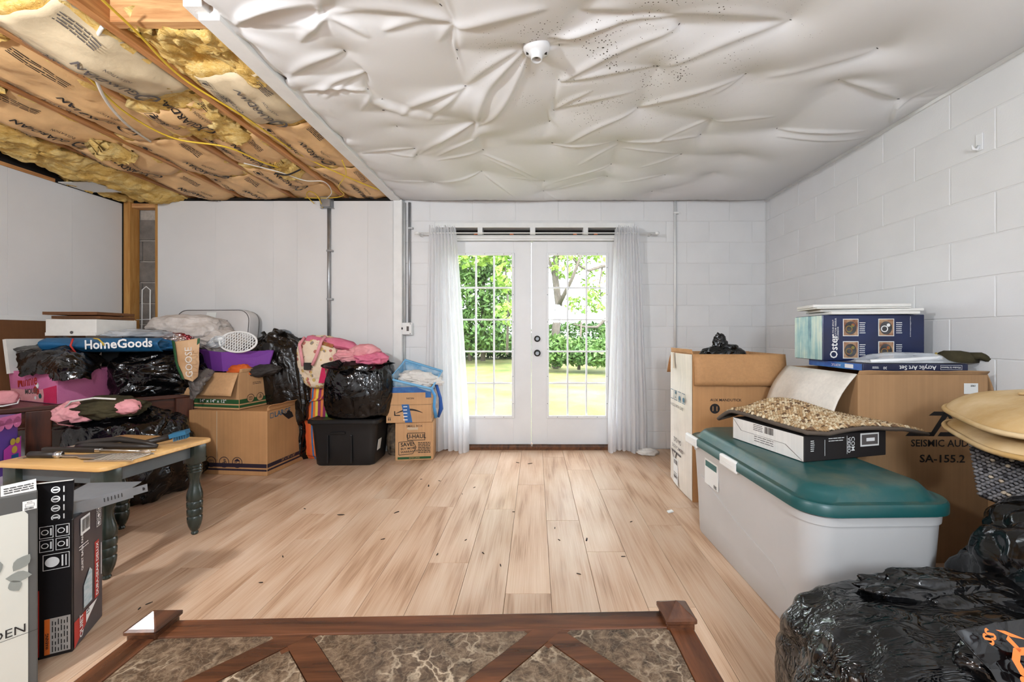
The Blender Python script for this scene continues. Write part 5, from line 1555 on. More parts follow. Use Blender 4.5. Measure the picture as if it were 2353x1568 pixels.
for n_, (bx_, by_) in enumerate(((0.105,0.135),(0.105,0.012),(0.285,0.135),(0.285,0.012))):
    Print().rect(bx_,by_,bx_+0.08,by_+0.095).lay('picture_border', MT['label_white'], oc, o_, u_, v_, 0.0012)
    Print().rect(bx_+0.004,by_+0.004,bx_+0.076,by_+0.091).lay('picture', MT['pic_tan'], oc, o_, u_, v_, 0.002)
    Print().poly([(bx_+0.030+0.028*math.cos(2*PI*k/16)*1.1+0.008, by_+0.045+0.036*math.sin(2*PI*k/16)) for k in range(16)]).lay('picture_pot', MT['pic_pot'], oc, o_, u_, v_, 0.0028)
    Print().ring(bx_+0.03,by_+0.04,0.018,0.005).disc(bx_+0.05,by_+0.06,0.009).lay('picture_detail', MT['ink_white' if n_ == 2 else 'pic_red'], oc, o_, u_, v_, 0.0035)
# canvases on the cooker carton
zc = ZO+0.2535
labs = ['white stretched canvas, lowest of the stack on the navy carton', 'white stretched canvas, second from the bottom on the navy carton', 'white stretched canvas, third from the bottom on the navy carton', 'white stretched canvas, topmost on the navy carton']
for n_, (A, B, dd, hh) in enumerate((((1.62,2.19),(2.05,2.13),0.24,0.016), ((1.60,2.25),(2.07,2.13),0.20,0.014), ((1.56,2.22),(2.02,2.15),0.22,0.008), ((1.56,2.25),(2.03,2.16),0.20,0.017))):
    c, w_, th_ = n_, 0, 0
    t, ww = carton('canvas', labs[n_], A, B, dd, hh, zc, MT['styro'], group='canvases on the navy carton')
    Print().rect(0.004,0.001,ww-0.004,0.003).lay('edge_line', MT['card_white'], t, *face(ww, dd, 'front'))
    zc += hh+0.0012
# clear packaging with a white tray on the art set
cf = root('clear_package', 'clear plastic package with a white tray on the art set', 'package', (1.87, 2.04, ZO))
arr = np.zeros((40, 20, 3))
for i in range(40):
    for j in range(20):
        u, v = i/39, j/19
        e = min(u, 1-u)*6; e = min(1, e); f_ = min(v, 1-v)*6; f_ = min(1, f_)
        arr[i,j] = (-0.24+0.46*u, -0.085+0.15*v, 0.004+0.042*e*f_*(0.6+0.4*math.sin(u*3)) + 0.008*math.sin(u*17+v*9)*e*f_)
MB().grid(arr).build('film', MT['clear_film'], cf, smooth=True)
MB().tube([(-0.22,-0.07,0.012),(-0.05,-0.075,0.018),(0.12,-0.06,0.026),(0.20,-0.02,0.026)], [0.008,0.010,0.012,0.010], 8).build('white_tray', MT['door_white'], cf, smooth=True)
MB().box(-0.20,0.18,-0.05,0.05,0.001,0.010,0.003).build('tray_base', MT['door_white'], cf)
# olive strap / holster on the far right
st = root('holster', 'olive green holster lying on the large speaker carton', 'holster', (2.09, 1.99, TB+0.040), math.radians(-10))
MB().loft([[(x+dx*s, y*s, z) for dx, y in ((-0.06,-0.03),(0.05,-0.025),(0.10,0),(0.05,0.03),(-0.06,0.03))] for x, z, s in ((0,0,1),(0,0.03,1.05),(-0.01,0.05,0.8),(-0.02,0.06,0.4))]).build('holster_body', MT['olive'], st, smooth=True)
MB().tube([(0.06,0,0.03),(0.09,-0.02,0.035),(0.115,-0.03,0.02),(0.13,-0.035,0.008)], [0.022,0.018,0.016,0.012], 8).build('strap', MT['olive'], st, smooth=True)
MB().tube([(-0.07,-0.02,0.02),(-0.085,0.0,0.035),(-0.07,0.02,0.045)], 0.006, 6).build('loop', MT['ink_yellow'], st, smooth=True)

# ---------------- cushions and rug at the right edge
carton('plain_box', 'plain brown carton under the tan cushions at the right edge', (1.70, 1.12), (2.16, 1.08), 0.42, 0.655, 0, MT['card_dark'])
def cushion(name, lab, c, a, b, th, rz, tx, ty, mat, deco=False):
    v, f = _ICO[5]
    p = v.copy()
    rr_ = np.sqrt(np.maximum(1-v[:,2]**2, 1e-9)); an_ = np.arctan2(v[:,1], v[:,0])
    sup = (np.abs(np.cos(an_))**4+np.abs(np.sin(an_))**4)**(-0.25)
    rad_ = np.sin(np.arccos(np.clip(np.abs(v[:,2]),0,1)))**0.8
    p = np.stack([np.cos(an_)*sup*rad_*a, np.sin(an_)*sup*rad_*b, np.where(v[:,2] > 0, 1.0, -0.35)*th*np.maximum(1-rad_**2.6,0)**0.62], -1)
    p[:,2] += 0.012*fbm(np.stack([p[:,0]*5,p[:,1]*5,p[:,0]*0+th*50],-1),2)
    t = root(name, lab, 'cushion', c, rz); t.rotation_euler = (tx, ty, rz)
    mb = MB(); mb.v = [tuple(q) for q in p]; mb.f = f
    mb.build('cushion_body', mat, t, smooth=True)
    ring = []
    for k in range(72):
        an = 2*PI*k/72; cx, sy = math.cos(an), math.sin(an)
        s = (abs(cx)**4+abs(sy)**4)**(-0.25)
        ring.append((a*1.01*cx*s, b*1.01*sy*s, 0.0))
    MB().tube(ring, 0.009, 6, closed=True).build('piping', mat, t, smooth=True)
    if deco:
        def top(x, y):
            s = max(0.0, 1-((x/a)**4+(y/b)**4)**0.65); return th*s**0.62+0.003
        for row in range(3):
            for k in range(4):
                x0, y0 = -0.12+0.075*k+0.03*row, 0.02-0.055*row
                pts = [(x0+0.052*math.cos(q*2*PI/14), y0+0.02*math.sin(q*2*PI/14), 0) for q in range(14)]
                MB().tube([(x, y, top(x,y)) for x, y, _ in pts], 0.004, 5, closed=True).build('quilted_loop', mat, t, smooth=True)
        MB().lathe([(0.028,0),(0.024,0.008),(0.01,0.011)], (0.06,0.10,top(0.06,0.1)-0.004), 14).build('red_patch', MT['ink_red'], t, smooth=True)
    return t
cushion('seat_cushion', 'tan plush cushion with quilted loops, upper one at the right edge', (1.80, 1.27, 0.800), 0.325, 0.27, 0.092, math.radians(-28), math.radians(3), math.radians(-3), MT['tan_plush'], True)
cushion('seat_cushion', 'tan plush cushion beneath the quilted one at the right edge', (1.80, 1.27, 0.735), 0.325, 0.27, 0.060, math.radians(-28), math.radians(3), math.radians(-3), MT['tan_plush'])
def knit_rug():
    t = root('knit_rug', 'folded grey knitted rug hanging below the tan cushions', 'rug')
    cols = {0: MB(), 1: MB(), 2: MB()}
    r = random.Random(8)
    U = Vector((0.80,-0.60,0)); base = Vector((1.53,1.41,0.725))
    for i in range(46):
        for j in range(17):
            u, v = i*0.0105, j*0.0135
            bow = 0.02*math.sin(u*8)
            p = base + U*u + Vector((-0.15,-0.30,-0.94))*v*0.9 + Vector((0.1,-0.1,-1))*u*0.38 + Vector((-0.6,-0.8,0))*bow
            d = Vector((0.0055*U.x, 0.0055*U.y, -0.002 if (i+j)%2 else 0.003))
            k = 1 if j < 3 else (2 if j in (3,4) else 0)
            if r.random() < 0.15: k = r.choice((0,1,2))
            cols[k].tube([p-d, p+Vector((-0.003,-0.004,0)), p+d], [0.004,0.0062,0.004], 5)
    for k, mb in cols.items():
        o = mb.build('knit_stitches', MT['knit%d' % k], t, smooth=True); o['kind'] = 'stuff'
    arr = [[tuple(base + U*u*0.0105*46/9 + Vector((-0.15,-0.30,-0.94))*v*0.0135*17/5*0.9 + Vector((0.1,-0.1,-1))*u*0.0105*46/9*0.38 + Vector((0.004,0.006,0))) for v in range(6)] for u in range(10)]
    MB().slab(arr, 0.004).build('rug_backing', MT['grey_cloth'], t, smooth=True)
    MB().box(1.62,2.0,1.08,1.4,0.658,0.69,0.01).build('rug_fold', MT['grey_cloth'], t)
MT['knit0'] = cloth('grey_knit', (132,128,126), (96,94,96), 30)
MT['knit1'] = cloth('pale_knit', (196,180,158), (168,150,128), 30)
MT['knit2'] = cloth('dark_knit', (74,70,70), (52,50,52), 30)
knit_rug()

# ---------------- black bags in the right foreground
bg = root('trash_bag', 'big shiny black trash bag in the lower right foreground', 'bag', (1.01, 0.90, -0.0))
blob('bag_film', MT['bag_front'], (0.0,0.02,0.18), (0.40,0.27,0.245), 2, bg, 6, amp=0.10, freq=1.3, rid=0.012, rfreq=2.4, zmin=0.0, swirl=0.8, stretch=(1.2,1,0.7), sq=0.8, bil=0.035, bfreq=1.3)
blob('bag_tail', MT['bag'], (0.16,0.16,0.34), (0.30,0.12,0.09), 7, bg, 6, amp=0.15, rid=0.02, rfreq=1.8, swirl=1.0, stretch=(0.5,1.3,1), tilt=(0.1,0.12), bil=0.12, bfreq=1.6)
bg2 = root('trash_bag', 'tall smooth black trash bag at the right edge under the rug', 'bag', (1.58, 1.02, 0))
blob('bag_film', MT['bag'], (0.0,0.02,0.29), (0.36,0.27,0.32), 9, bg2, 6, amp=0.10, freq=1.3, rid=0.01, rfreq=1.6, zmin=0.0, swirl=0.8, sq=0.8, bil=0.06, bfreq=1.2)
# ---------------- bits on the floor
pp = blob('crumpled_paper', MT['card_white'], (1.02, 3.62, 0.02), (0.085,0.05,0.03), 3, None, 4, amp=0.25, rid=0.2, rfreq=2, zmin=0.001)
tag(pp, 'crumpled white paper on the floor beside the right curtain', 'paper')
q = G(1540,1178); ch = MB().obox((q.x,q.y,0.006), (0.016,0.004,0.002), (-0.003,0.010,0.001), (0,0,0.003)).build('paper_scrap', MT['label_white'])
tag(ch, 'small white scrap on the floor by the speaker carton', 'scrap')
MT['litter'] = M('dry_leaf_litter', (44,34,28), 0.9)
def crumb(k):
    r = random.Random(k); n = 6
    pts = [((1+0.6*r.random())*math.cos(2*PI*i/n)*0.010, (0.5+0.4*r.random())*math.sin(2*PI*i/n)*0.005) for i in range(n)]
    return MB().prism(pts, 0.0002, 0.0028).mesh('leaf_crumb', MT['litter'])
cm = [crumb(k) for k in range(4)]
for k, (px, py) in enumerate(((783,1184),(912,1178),(985,1117),(1190,1064),(1218,1066),(1348,1241),(1110,1272),(1180,1177),(1090,1121),(1062,1136),(1010,1106),(968,1102),(1005,1275),(1285,1242),(1432,1280),(1070,1242),
                                  (1150,1300),(700,1170),(880,1240),(1275,1214),(650,1280),(600,1340),(342,1388),(320,1400),(1330,1320),(1450,1200))):
    q = G(px, py); o = link('leaf_crumb', cm[k % 4], None, (q.x, q.y, 0), (0,0,k*0.9)); s = 1.5 if k < 6 else 0.75; o.scale = (s, s, 1)
    tag(o, 'tiny dark crumb of dry leaf litter on the floor', 'litter', 'dry leaf crumbs on the floor')
# ================================================================ LEFT SIDE
# ---------------- dark wooden side table in the corner
Q0, Q1 = (-3.36, 2.42), (-2.72, 3.20)
TH = 0.62
dc, da, dw = from_edge(Q0, Q1, 0.50)
dk = root('side_table', 'dark stained wooden side table loaded with bags in the corner', 'table', (dc.x, dc.y, 0), da)
MB().box(-dw/2-0.02, dw/2+0.02, -0.27, 0.25, TH-0.03, TH, 0.004).build('table_top', MT['dark_wood'], dk)
for sx in (-1, 1):
    for sy in (-1, 1):
        x_, y_ = sx*(dw/2-0.065) + (0.0 if sx > 0 else 0.16), sy*0.19 - (0.03 if sy < 0 else 0)
        MB().box(x_-0.055, x_+0.055, y_-0.055, y_+0.055, 0, TH-0.03, 0.005).build('leg', MT['dark_wood_z'], dk)
MB().box(-dw/2+0.06, dw/2-0.06, -0.225, -0.20, TH-0.14, TH-0.03, 0.003).build('apron', MT['dark_wood'], dk)
MB().box(-dw/2+0.06, dw/2-0.06, -0.232, -0.200, TH-0.15, TH-0.135, 0.003).build('apron_bead', MT['dark_wood'], dk)
MB().box(-dw/2+0.06, dw/2-0.06, 0.20, 0.225, TH-0.14, TH-0.03, 0.003).build('apron', MT['dark_wood'], dk)

# ---------------- brown board, white foam, white ledge at the far left
bb = root('brown_board', 'tall brown cardboard sheet leaning on the left wall', 'cardboard')
MB().obox((XL+0.05, 2.96, 0.905), (0.006,0,0.0), (0.0,0.42,0), (-0.03,0,0.285)).build('sheet', MT['card_brown'], bb)
MB().obox((XL+0.016, 2.96, 1.205), (0.014,0,0), (0,0.43,0), (0,0,0.016)).build('white_edge', MT['trim_white'], bb)
fo = tag(MB().obox((XL+0.155, 2.91, 0.93), (0.012,0,0.002), (0,0.125,0), (-0.015,0,0.12)).build('foam_sheet', MT['styro']), 'white foam sheet in front of the brown cardboard', 'foam')

# ---------------- dark chest under the white carton
carton('black_tote', 'black storage box on the side table under the blue bag', (-3.36, 3.10), (-2.98, 3.34), 0.24, 0.33, TH+0.002, MT['tote_black'])
# blue shopping bag, flattened
hb = root('shopping_bag', 'flattened blue shopping bag with white lettering', 'bag', (-3.16, 3.03, TH+0.335), math.radians(12))
nu, nv = 40, 14
arr = np.zeros((nu, nv, 3))
for i in range(nu):
    for j in range(nv):
        u, v = i/(nu-1), j/(nv-1); an = PI*v
        arr[i,j] = (-0.32+0.70*u, -0.15-0.06*math.sin(an)+0.015*math.sin(u*9), 0.105*v+0.012*math.sin(u*7+v*3)*math.sin(an))
MB().slab(arr, -0.002).build('bag_front', MT['blue_poly'], hb, smooth=True)
blob('bag_body', MT['blue_poly'], (0.03,0.02,0.05), (0.36,0.17,0.055), 4, hb, 5, amp=0.10, rid=0.05, zmin=0.001, sq=0.7)
pr = Print(); pr.text('HomeGoods', -0.04, 0.05, 0.088, 0.04, 0.025, sx=0.85)
mb = MB(); mb.add([(x, -0.223+0.015*math.sin((x+0.32)/0.70*9), y+0.002) for x, y in pr.v], pr.f); mb.build('lettering', MT['ink_white'], hb)
MB().tube([(-0.10,-0.235,0.10),(-0.11,-0.24,0.05),(-0.085,-0.235,0.0)], 0.006, 6).build('red_strap', MT['ink_red'], hb, smooth=True)
MB().tube([(0.02,-0.235,0.10),(0.055,-0.245,0.095),(0.08,-0.25,0.07),(0.082,-0.242,0.05)], 0.005, 6).build('yellow_handle', MT['ink_yellow'], hb, smooth=True)
# white carton and two brown boards on top
ZW = TH+0.452
def L3(px, py, z):   # point at height z under a pixel below/above the horizon
    return P(px, py, z)
cA = P(108, 770, 3.02); cB = P(222, 770, 2.84); 
wc, ww = carton('white_box', 'shallow white carton with a corner towards the room', (-3.66, 3.02), (-3.14, 2.86), 0.30, 0.115, ZW+0.004, MT['card_white'])
wc.location = (-3.50, 3.06, ZW+0.004); wc.rotation_euler = (0,0,math.radians(22))
bpy.data.objects.remove(wc.children[0])
WA, WBd = 0.36, 0.30
MB().box(-WA, 0.0, 0, WBd, 0, 0.118, 0.003).build('carton_body', MT['styro'], wc)
MB().box(-WA, -0.0, -0.004, 0, -0.002, 0.022, 0.001).build('lid_lip', MT['styro'], wc)
MB().lathe([(0.011,-0.006),(0.011,-0.0045)], (-0.17,0,0.022), 14, 'y').build('thumb_notch', MT['ink_grey'], wc)
wc.location = (-3.18, 2.90, ZW+0.004); wc.rotation_euler = (0,0,math.radians(1))
for n_, (dz, x0, y0, s) in enumerate(((0.122, -0.335, 0.01, 1.0), (0.150, -0.35, -0.015, 1.05))):
    t = root('brown_board', ['thin brown board lying directly on the white carton', 'thin brown board on top of another above the white carton'][n_], 'board', (-3.20, 2.92, ZW+0.004+dz), math.radians(1+n_*3))
    MB().box(x0, 0.015, y0, 0.27*s, 0, 0.022, 0.002).build('board', MT['card_brown'], t)
    MB().box(x0+0.01, x0+0.32, y0-0.0015, y0, 0.010, 0.012).build('edge_seam', MT['ink'], t)
cl_ = root('clear_bag', 'clear plastic bag lying on the blue shopping bag', 'bag', (-2.98, 3.02, TH+0.445), math.radians(20))
blob('film', MT['clear_film'], (0,0,0.02), (0.19,0.10,0.035), 8, cl_, 4, amp=0.2, rid=0.15, zmin=0.0)

# ---------------- pink fabric bin with a black bag on it
C0, R0, L0 = Vector((-3.155,2.645,0)), Vector((-3.15,3.00,0)), Vector((-3.70,2.83,0))
pb = root('fabric_bin', 'pink fabric toy bin with red printed panel on the side table', 'bin', (C0.x, C0.y, TH+0.002))
r_, l_ = R0-C0, L0-C0
K0 = r_+l_
hh = 0.215
def pt(a, b, z, o=1.0): return tuple(l_*a + r_*b + Vector((0,0,z)))
mb = MB(); mb.add([pt(0,0,0),pt(1,0,0),pt(1,1,0),pt(0,1,0),pt(-0.03,-0.02,hh),pt(1.03,-0.03,hh*0.95),pt(1.03,1.03,hh),pt(-0.02,1.03,hh*1.03)],
                  [(0,3,2,1),(0,1,5,4),(1,2,6,5),(2,3,7,6),(3,0,4,7),(4,5,6,7)])
mb.build('bin_body', MT['pink_bin'], pb)
u_ = (-l_).normalized(); v_ = Vector((0,0,1)); Lw = l_.length
o_ = l_ + Vector((0,0,0)) 
Print().poly([(0.0,0.004),(Lw*0.72,0.004),(Lw*0.73,0.05),(Lw*0.71,0.10),(Lw*0.73,0.15),(Lw*0.71,0.2),(0.0,0.2)]).lay('print_panel', MT['pale_pink'], pb, o_, u_, v_, 0.004)
Print().poly([(Lw*0.72,0.004),(Lw*0.995,0.004),(Lw*0.995,0.205),(Lw*0.71,0.205),(Lw*0.73,0.15),(Lw*0.71,0.10),(Lw*0.73,0.05)]).lay('red_border', MT['hot_pink'], pb, o_, u_, v_, 0.004)
pr = Print(); pr.text('Minnie', Lw*0.16, 0.125, 0.105, 0.12, 0.02, sx=0.9); pr.lay('lettering', MT['ink_red'], pb, o_, u_, v_, 0.007)
pr = Print(); pr.text('MOUSE', Lw*0.33, 0.065, 0.05, 0.08, 0.015); pr.lay('lettering_small', MT['ink_grey'], pb, o_, u_, v_, 0.007)
Print().disc(Lw*0.18,0.165,0.022).disc(Lw*0.60,0.115,0.02).disc(Lw*0.56,0.03,0.012).lay('white_dots', MT['ink_white'], pb, o_, u_, v_, 0.0065)
Print().disc(Lw*0.56,0.085,0.024).disc(Lw*0.60,0.075,0.02).lay('red_dots', MT['ink_red'], pb, o_, u_, v_, 0.0068)
Print().disc(Lw*0.66,0.045,0.017).lay('green_dot', MT['tote_teal'], pb, o_, u_, v_, 0.0065)
# second small printed pouch at the very left edge
po = root('printed_pouch', 'pink printed pouch at the left picture edge', 'pouch', tuple(P(2, 905, 2.52)), math.radians(60))
po.location.z = TH+0.002
blob('pouch_body', MT['pale_pink'], (0,0,0.06), (0.07,0.04,0.045), 5, po, 4, amp=0.08, zmin=0.0, sq=0.7)
MB().tube([(-0.07,-0.02,0.02),(0.0,-0.042,0.012),(0.06,-0.03,0.02),(0.072,0,0.05)], 0.005, 6).build('white_piping', MT['ink_white'], po, smooth=True)
def film_sheet(name, mat, parent, pts, nu=34, nv=30, amp=0.03, seed=0, th=0.0012, fr=9.0):
    """crumpled film patch through a coarse control grid of points"""
    c = np.array([[tuple(p) for p in row] for row in pts], float)
    a, b = c.shape[:2]
    ui, vi = np.linspace(0, a-1, nu), np.linspace(0, b-1, nv)
    def interp(axis_pts, q):
        i = np.minimum(q.astype(int), axis_pts.shape[0]-2); f = (q-i)
        f = f*f*(3-2*f)
        return axis_pts[i]*(1-f).reshape((-1,)+(1,)*(axis_pts.ndim-1)) + axis_pts[i+1]*f.reshape((-1,)+(1,)*(axis_pts.ndim-1))
    s = interp(c, ui); s = np.swapaxes(interp(np.swapaxes(s,0,1), vi),0,1)
    q = s*fr+seed*5.3
    d = np.stack([ridge(q,3)-0.5, ridge(q+31,3)-0.5, ridge(q+77,3)-0.5], -1)*amp
    return MB().slab(s+d, th).build(name, mat, parent, smooth=True)
kb = root('black_plastic_bag', 'limp black plastic bag spread over the pink bin', 'bag')
def W3(px, py, d): return P(px, py, d)
film_sheet('bag_film', MT['bag_brown'], kb, [[W3(20,792,2.84),W3(30,815,2.76),W3(20,850,2.72),W3(40,872,2.66)],
    [W3(80,790,3.05),W3(85,812,2.72),W3(85,842,2.62),W3(95,868,2.60)],
    [W3(130,778,3.05),W3(140,800,2.72),W3(135,832,2.58),W3(115,880,2.545)],
    [W3(170,795,3.1),W3(180,815,2.80),W3(178,838,2.62),W3(160,876,2.55)],
    [W3(215,815,3.1),W3(228,832,2.9),W3(225,845,2.80),W3(200,866,2.70)]], 60, 44, 0.030, 3, fr=5.0)
film_sheet('bag_flap', MT['bag'], kb, [[W3(95,850,2.60),W3(100,862,2.56),W3(105,874,2.54)],[W3(125,828,2.58),W3(130,850,2.50),W3(135,884,2.52)],[W3(160,840,2.58),W3(165,852,2.54),W3(172,874,2.55)],[W3(195,850,2.66),W3(200,862,2.62),W3(200,876,2.64)]], 34, 26, 0.018, 8, fr=7.0)

# ---------------- black textured bag on the table, fleece, foil, paper bag
tb = root('trash_bag', 'ribbed black trash bag on the side table left of the paper bag', 'bag', (-2.95, 3.16, TH))
blob('bag_film', MT['bag_tex'], (0.0,0.03,0.13), (0.31,0.22,0.22), 21, tb, 6, amp=0.12, freq=1.4, rid=0.045, rfreq=1.9, zmin=0.003, swirl=1.0, sq=0.85, rz=0.6, bil=0.06, bfreq=1.5)
lobes('bag_mouth', MT['bag'], (0.02,-0.02,0.29), 0.13, 0.09, 4, tb, 7)
sq_ = root('sequin_pouch', 'glittering red and silver sequin pouch under the white fleece', 'pouch', (-2.95, 3.20, 0.985))
def sequin():
    t = NT('sequins')
    v = t.coords((1,1,1)); vo = t.n('ShaderNodeTexVoronoi'); t.l(v, vo.inputs['Vector']); vo.inputs['Scale'].default_value = 60
    col = t.ramp(t.noise(v, 14, 3), [(0.42, s2l((150,60,66))), (0.5, s2l((214,190,188))), (0.62, s2l((226,222,222)))])
    nm = t.n('ShaderNodeBump'); nm.inputs['Strength'].default_value = 0.9; nm.inputs['Distance'].default_value = 0.01; t.l(vo.outputs['Distance'], nm.inputs['Height'])
    return t.pbsdf(col, 0.2, 0.8, 0.5, nm.outputs[0])
MT['sequin'] = sequin()
blob('pouch_body', MT['sequin'], (0,0,0.03), (0.22,0.14,0.075), 3, sq_, 5, amp=0.12, rid=0.05, rz=0.5, tilt=(0,-0.2))
blob('pouch_lining', MT['ink'], (-0.08,-0.03,0.085), (0.15,0.12,0.05), 6, sq_, 4, amp=0.15, rid=0.06, rz=0.4)
fl_ = root('fleece_blanket', 'fluffy white fleece blanket heaped on the pile', 'blanket', (-2.83, 3.38, 1.06))
blob('blanket_fold', MT['fleece'], (-0.08,0.0,0.07), (0.27,0.18,0.12), 2, fl_, 6, amp=0.12, freq=1.8, rid=0.05, rfreq=1.6, fine=0.006, sq=0.9)
blob('blanket_fold', MT['fleece'], (0.14,0.02,-0.02), (0.22,0.15,0.11), 5, fl_, 6, amp=0.12, freq=1.8, rid=0.05, rfreq=1.6, fine=0.006, tilt=(0,0.35))
gb = root('paper_bag', 'creased tan paper grocery bag with green edges', 'bag')
film_sheet('bag_front', M('tan_bag_paper', (214,176,136), 0.55, rgb2=(198,154,112), vs=6), gb, [[W3(398,786,3.02),W3(404,830,3.0),W3(420,872,3.0)],[W3(428,783,3.03),W3(432,830,2.99),W3(440,880,3.0)],[W3(455,780,3.06),W3(455,825,3.04),W3(452,868,3.04)]], 16, 20, 0.008, 3, 0.002, 5)
film_sheet('green_edge', MT['ink_green'], gb, [[W3(393,782,3.01),W3(401,830,2.99),W3(415,872,2.99)],[W3(400,786,3.005),W3(406,832,2.985),W3(421,874,2.985)]], 4, 16, 0.003, 4, 0.003, 5)
film_sheet('green_edge', MT['ink_green'], gb, [[W3(452,779,3.05),W3(452,790,3.05),W3(452,800,3.05)],[W3(458,778,3.06),W3(458,790,3.06),W3(457,800,3.06)]], 4, 8, 0.003, 6, 0.003, 5)
film_sheet('bag_back', MT['card2'], gb, [[W3(400,788,3.10),W3(410,830,3.08),W3(422,872,3.06)],[W3(455,782,3.12),W3(455,825,3.10),W3(452,868,3.08)]], 10, 14, 0.006, 7, 0.002, 5)
pr = Print(); pr.text('GOOSE', 0, 0, 0.075, PI/2+0.06, 0.0, sx=0.9)
q0 = W3(436, 868, 2.955)
mb = MB(); mb.add([(q0.x+x, q0.y+0.02*y, q0.z+y) for x, y in pr.v], pr.f); mb.build('lettering', MT['card_white'], gb)

# ---------------- crib mattress leaning on the panelling
mt_ = root('crib_mattress', 'grey-white vinyl crib mattress leaning on the panelling', 'mattress', tuple(P(495, 772, 3.60)), 0)
mt_.rotation_euler = (math.radians(-6), 0, math.radians(-3))
ms = MB()
def vloop(w, h, r, y, cx=0, cz=0): return [(x, y, z) for x, z, _ in rr_loop(w, h, r, 0, 6, cx, cz)]
ms.loft([vloop(0.66,0.92,0.09,-0.05), vloop(0.69,0.95,0.10,-0.04), vloop(0.70,0.96,0.10,0.0), vloop(0.69,0.95,0.10,0.07)]).build('mattress_body', MT['mattress'], mt_, autos=40)
mt_.children[0].location = (0,0,-0.245)
MB().tube([(x, -0.048, z-0.245) for x, _, z in vloop(0.68,0.94,0.10,0)], 0.003, 6, closed=True).build('piping', MT['ink_grey'], mt_, smooth=True)
MB().tube([(x, 0.066, z-0.245) for x, _, z in vloop(0.69,0.95,0.10,0)], 0.003, 6, closed=True).build('piping', MT['ink_grey'], mt_, smooth=True)
MB().obox((-0.01,-0.0535,0.15),(0.045,0,0),(0,0.001,0.0),(0.004,0,0.055)).build('care_label', MT['label_white'], mt_)
pr = Print()
for cx_ in (-0.14, 0.11):
    for k in range(7):
        a = k*0.9; pr.add([(cx_,0.10),(cx_+0.05*math.cos(a)+0.006,0.10+0.04*math.sin(a)),(cx_+0.05*math.cos(a),0.10+0.04*math.sin(a)+0.004)],[(0,1,2)])
pr.lay('flower_print', MT['ink_grey'], mt_, (0,-0.0505,0), (1,0,0), (0,0,1), 0.001)
# wire rack behind the fleece
wr_ = root('wire_rack', 'thin white wire rack standing in the stud gap', 'rack')
q = P(336, 735, 3.62)
MB().tube([(q.x-0.048,q.y,q.z-q.z+0.003),(q.x-0.036,q.y,q.z+0.27),(q.x,q.y,q.z+0.30),(q.x+0.036,q.y,q.z+0.27),(q.x+0.03,q.y,0.003)], 0.004, 6).build('upright_wire', MT['ink_white'], wr_, smooth=True)
MB().tube([(q.x-0.09,q.y,q.z+0.0),(q.x+0.07,q.y,q.z+0.005)], 0.003, 6).build('cross_wire', MT['ink_white'], wr_, smooth=True)
MB().tube([(q.x-0.13,q.y-0.05,q.z+0.0),(q.x-0.06,q.y-0.05,q.z+0.01),(q.x-0.04,q.y-0.05,q.z-0.06)], 0.003, 6).build('hook_wire', MT['ink_white'], wr_, smooth=True)

# ---------------- stacked cartons
bx1, w1 = carton('moving_box', 'large brown moving carton with black stripes, bottom of the stack', (-2.70, 3.12), (-2.05, 3.06), 0.43, 0.495, 0, MT['card'],
                 False, [('right', 0.05, 60, MT['card'], 0.01)])
o_, u_, v_ = face(w1, 0.43, 'front')
def stripes(t, w, d, mat, z0, ths, sides=('front','right')):
    for sd in sides:
        L = w if sd == 'front' else d
        pr = Print(); z = z0
        for th_, gp in ths:
            pr.rect(0.002, z, L-0.002, z+th_); z += th_+gp
        pr.lay('printed_band', mat, t, *face(w, d, sd))
stripes(bx1, w1, 0.43, MT['ink_navy'], 0.035, ((0.014,0.012),(0.030,0)))
def icons(t, mat, fr, x, y, s, n=3, gap=2.6, bg=None):
    for k in range(n):
        cx_ = x+k*gap*s
        if bg: Print().disc(cx_, y, s*0.97).lay('icon_field', bg, t, *fr, 0.0014)
        pr = Print(); pr.ring(cx_, y, s, s*0.12)
        if k == 0: pr.frame(cx_-s*0.45, y-s*0.4, cx_+s*0.45, y+s*0.35, s*0.09); pr.rect(cx_-s*0.05,y-s*0.4,cx_+s*0.05,y+s*0.3)
        elif k == 1:
            for a, b in ((-0.3,-0.4),(0.1,-0.3),(-0.1,0.15)): pr.frame(cx_+a*s, y+b*s, cx_+(a+0.38)*s, y+(b+0.42)*s, s*0.09)
        else:
            pr.poly([(cx_-0.6*s,y+0.3*s),(cx_+0.6*s,y+0.3*s),(cx_,y+0.72*s)]); pr.frame(cx_-0.5*s,y-0.5*s,cx_+0.5*s,y+0.3*s,s*0.09)
            for a, b in ((-0.3,-0.35),(0.0,-0.35),(-0.3,-0.05),(0.15,-0.3)): pr.rect(cx_+a*s,y+b*s,cx_+(a+0.2)*s,y+(b+0.2)*s)
        pr.lay('icon_print', mat, t, *fr, 0.002)
icons(bx1, MT['ink_navy'], face(w1,0.43,'front'), 0.19, 0.098, 0.042)
fr = face(w1, 0.43, 'right')
pr = Print(); pr.frame(0.03,0.435,0.065,0.475,0.005); pr.text('LARGE', 0.075, 0.455, 0.06, 0.03, 0.015); pr.lay('lettering', MT['ink_blue'], bx1, *fr)
Print().poly([(0.14,0.46),(0.20,0.44),(0.23,0.465),(0.27,0.44),(0.29,0.40),(0.23,0.39),(0.19,0.42)]).lay('ink_blot', MT['ink'], bx1, *fr, 0.002)
Print().text('24" x 18" x 20"', 0.15, 0.078, 0.026, 0, 0.01).lay('size_print', MT['card'], bx1, *fr, 0.0022)
Print().rect(0.235, 0.12, 0.24, 0.49).lay('tape_edge', MT['tape'], bx1, *face(w1,0.43,'front'))
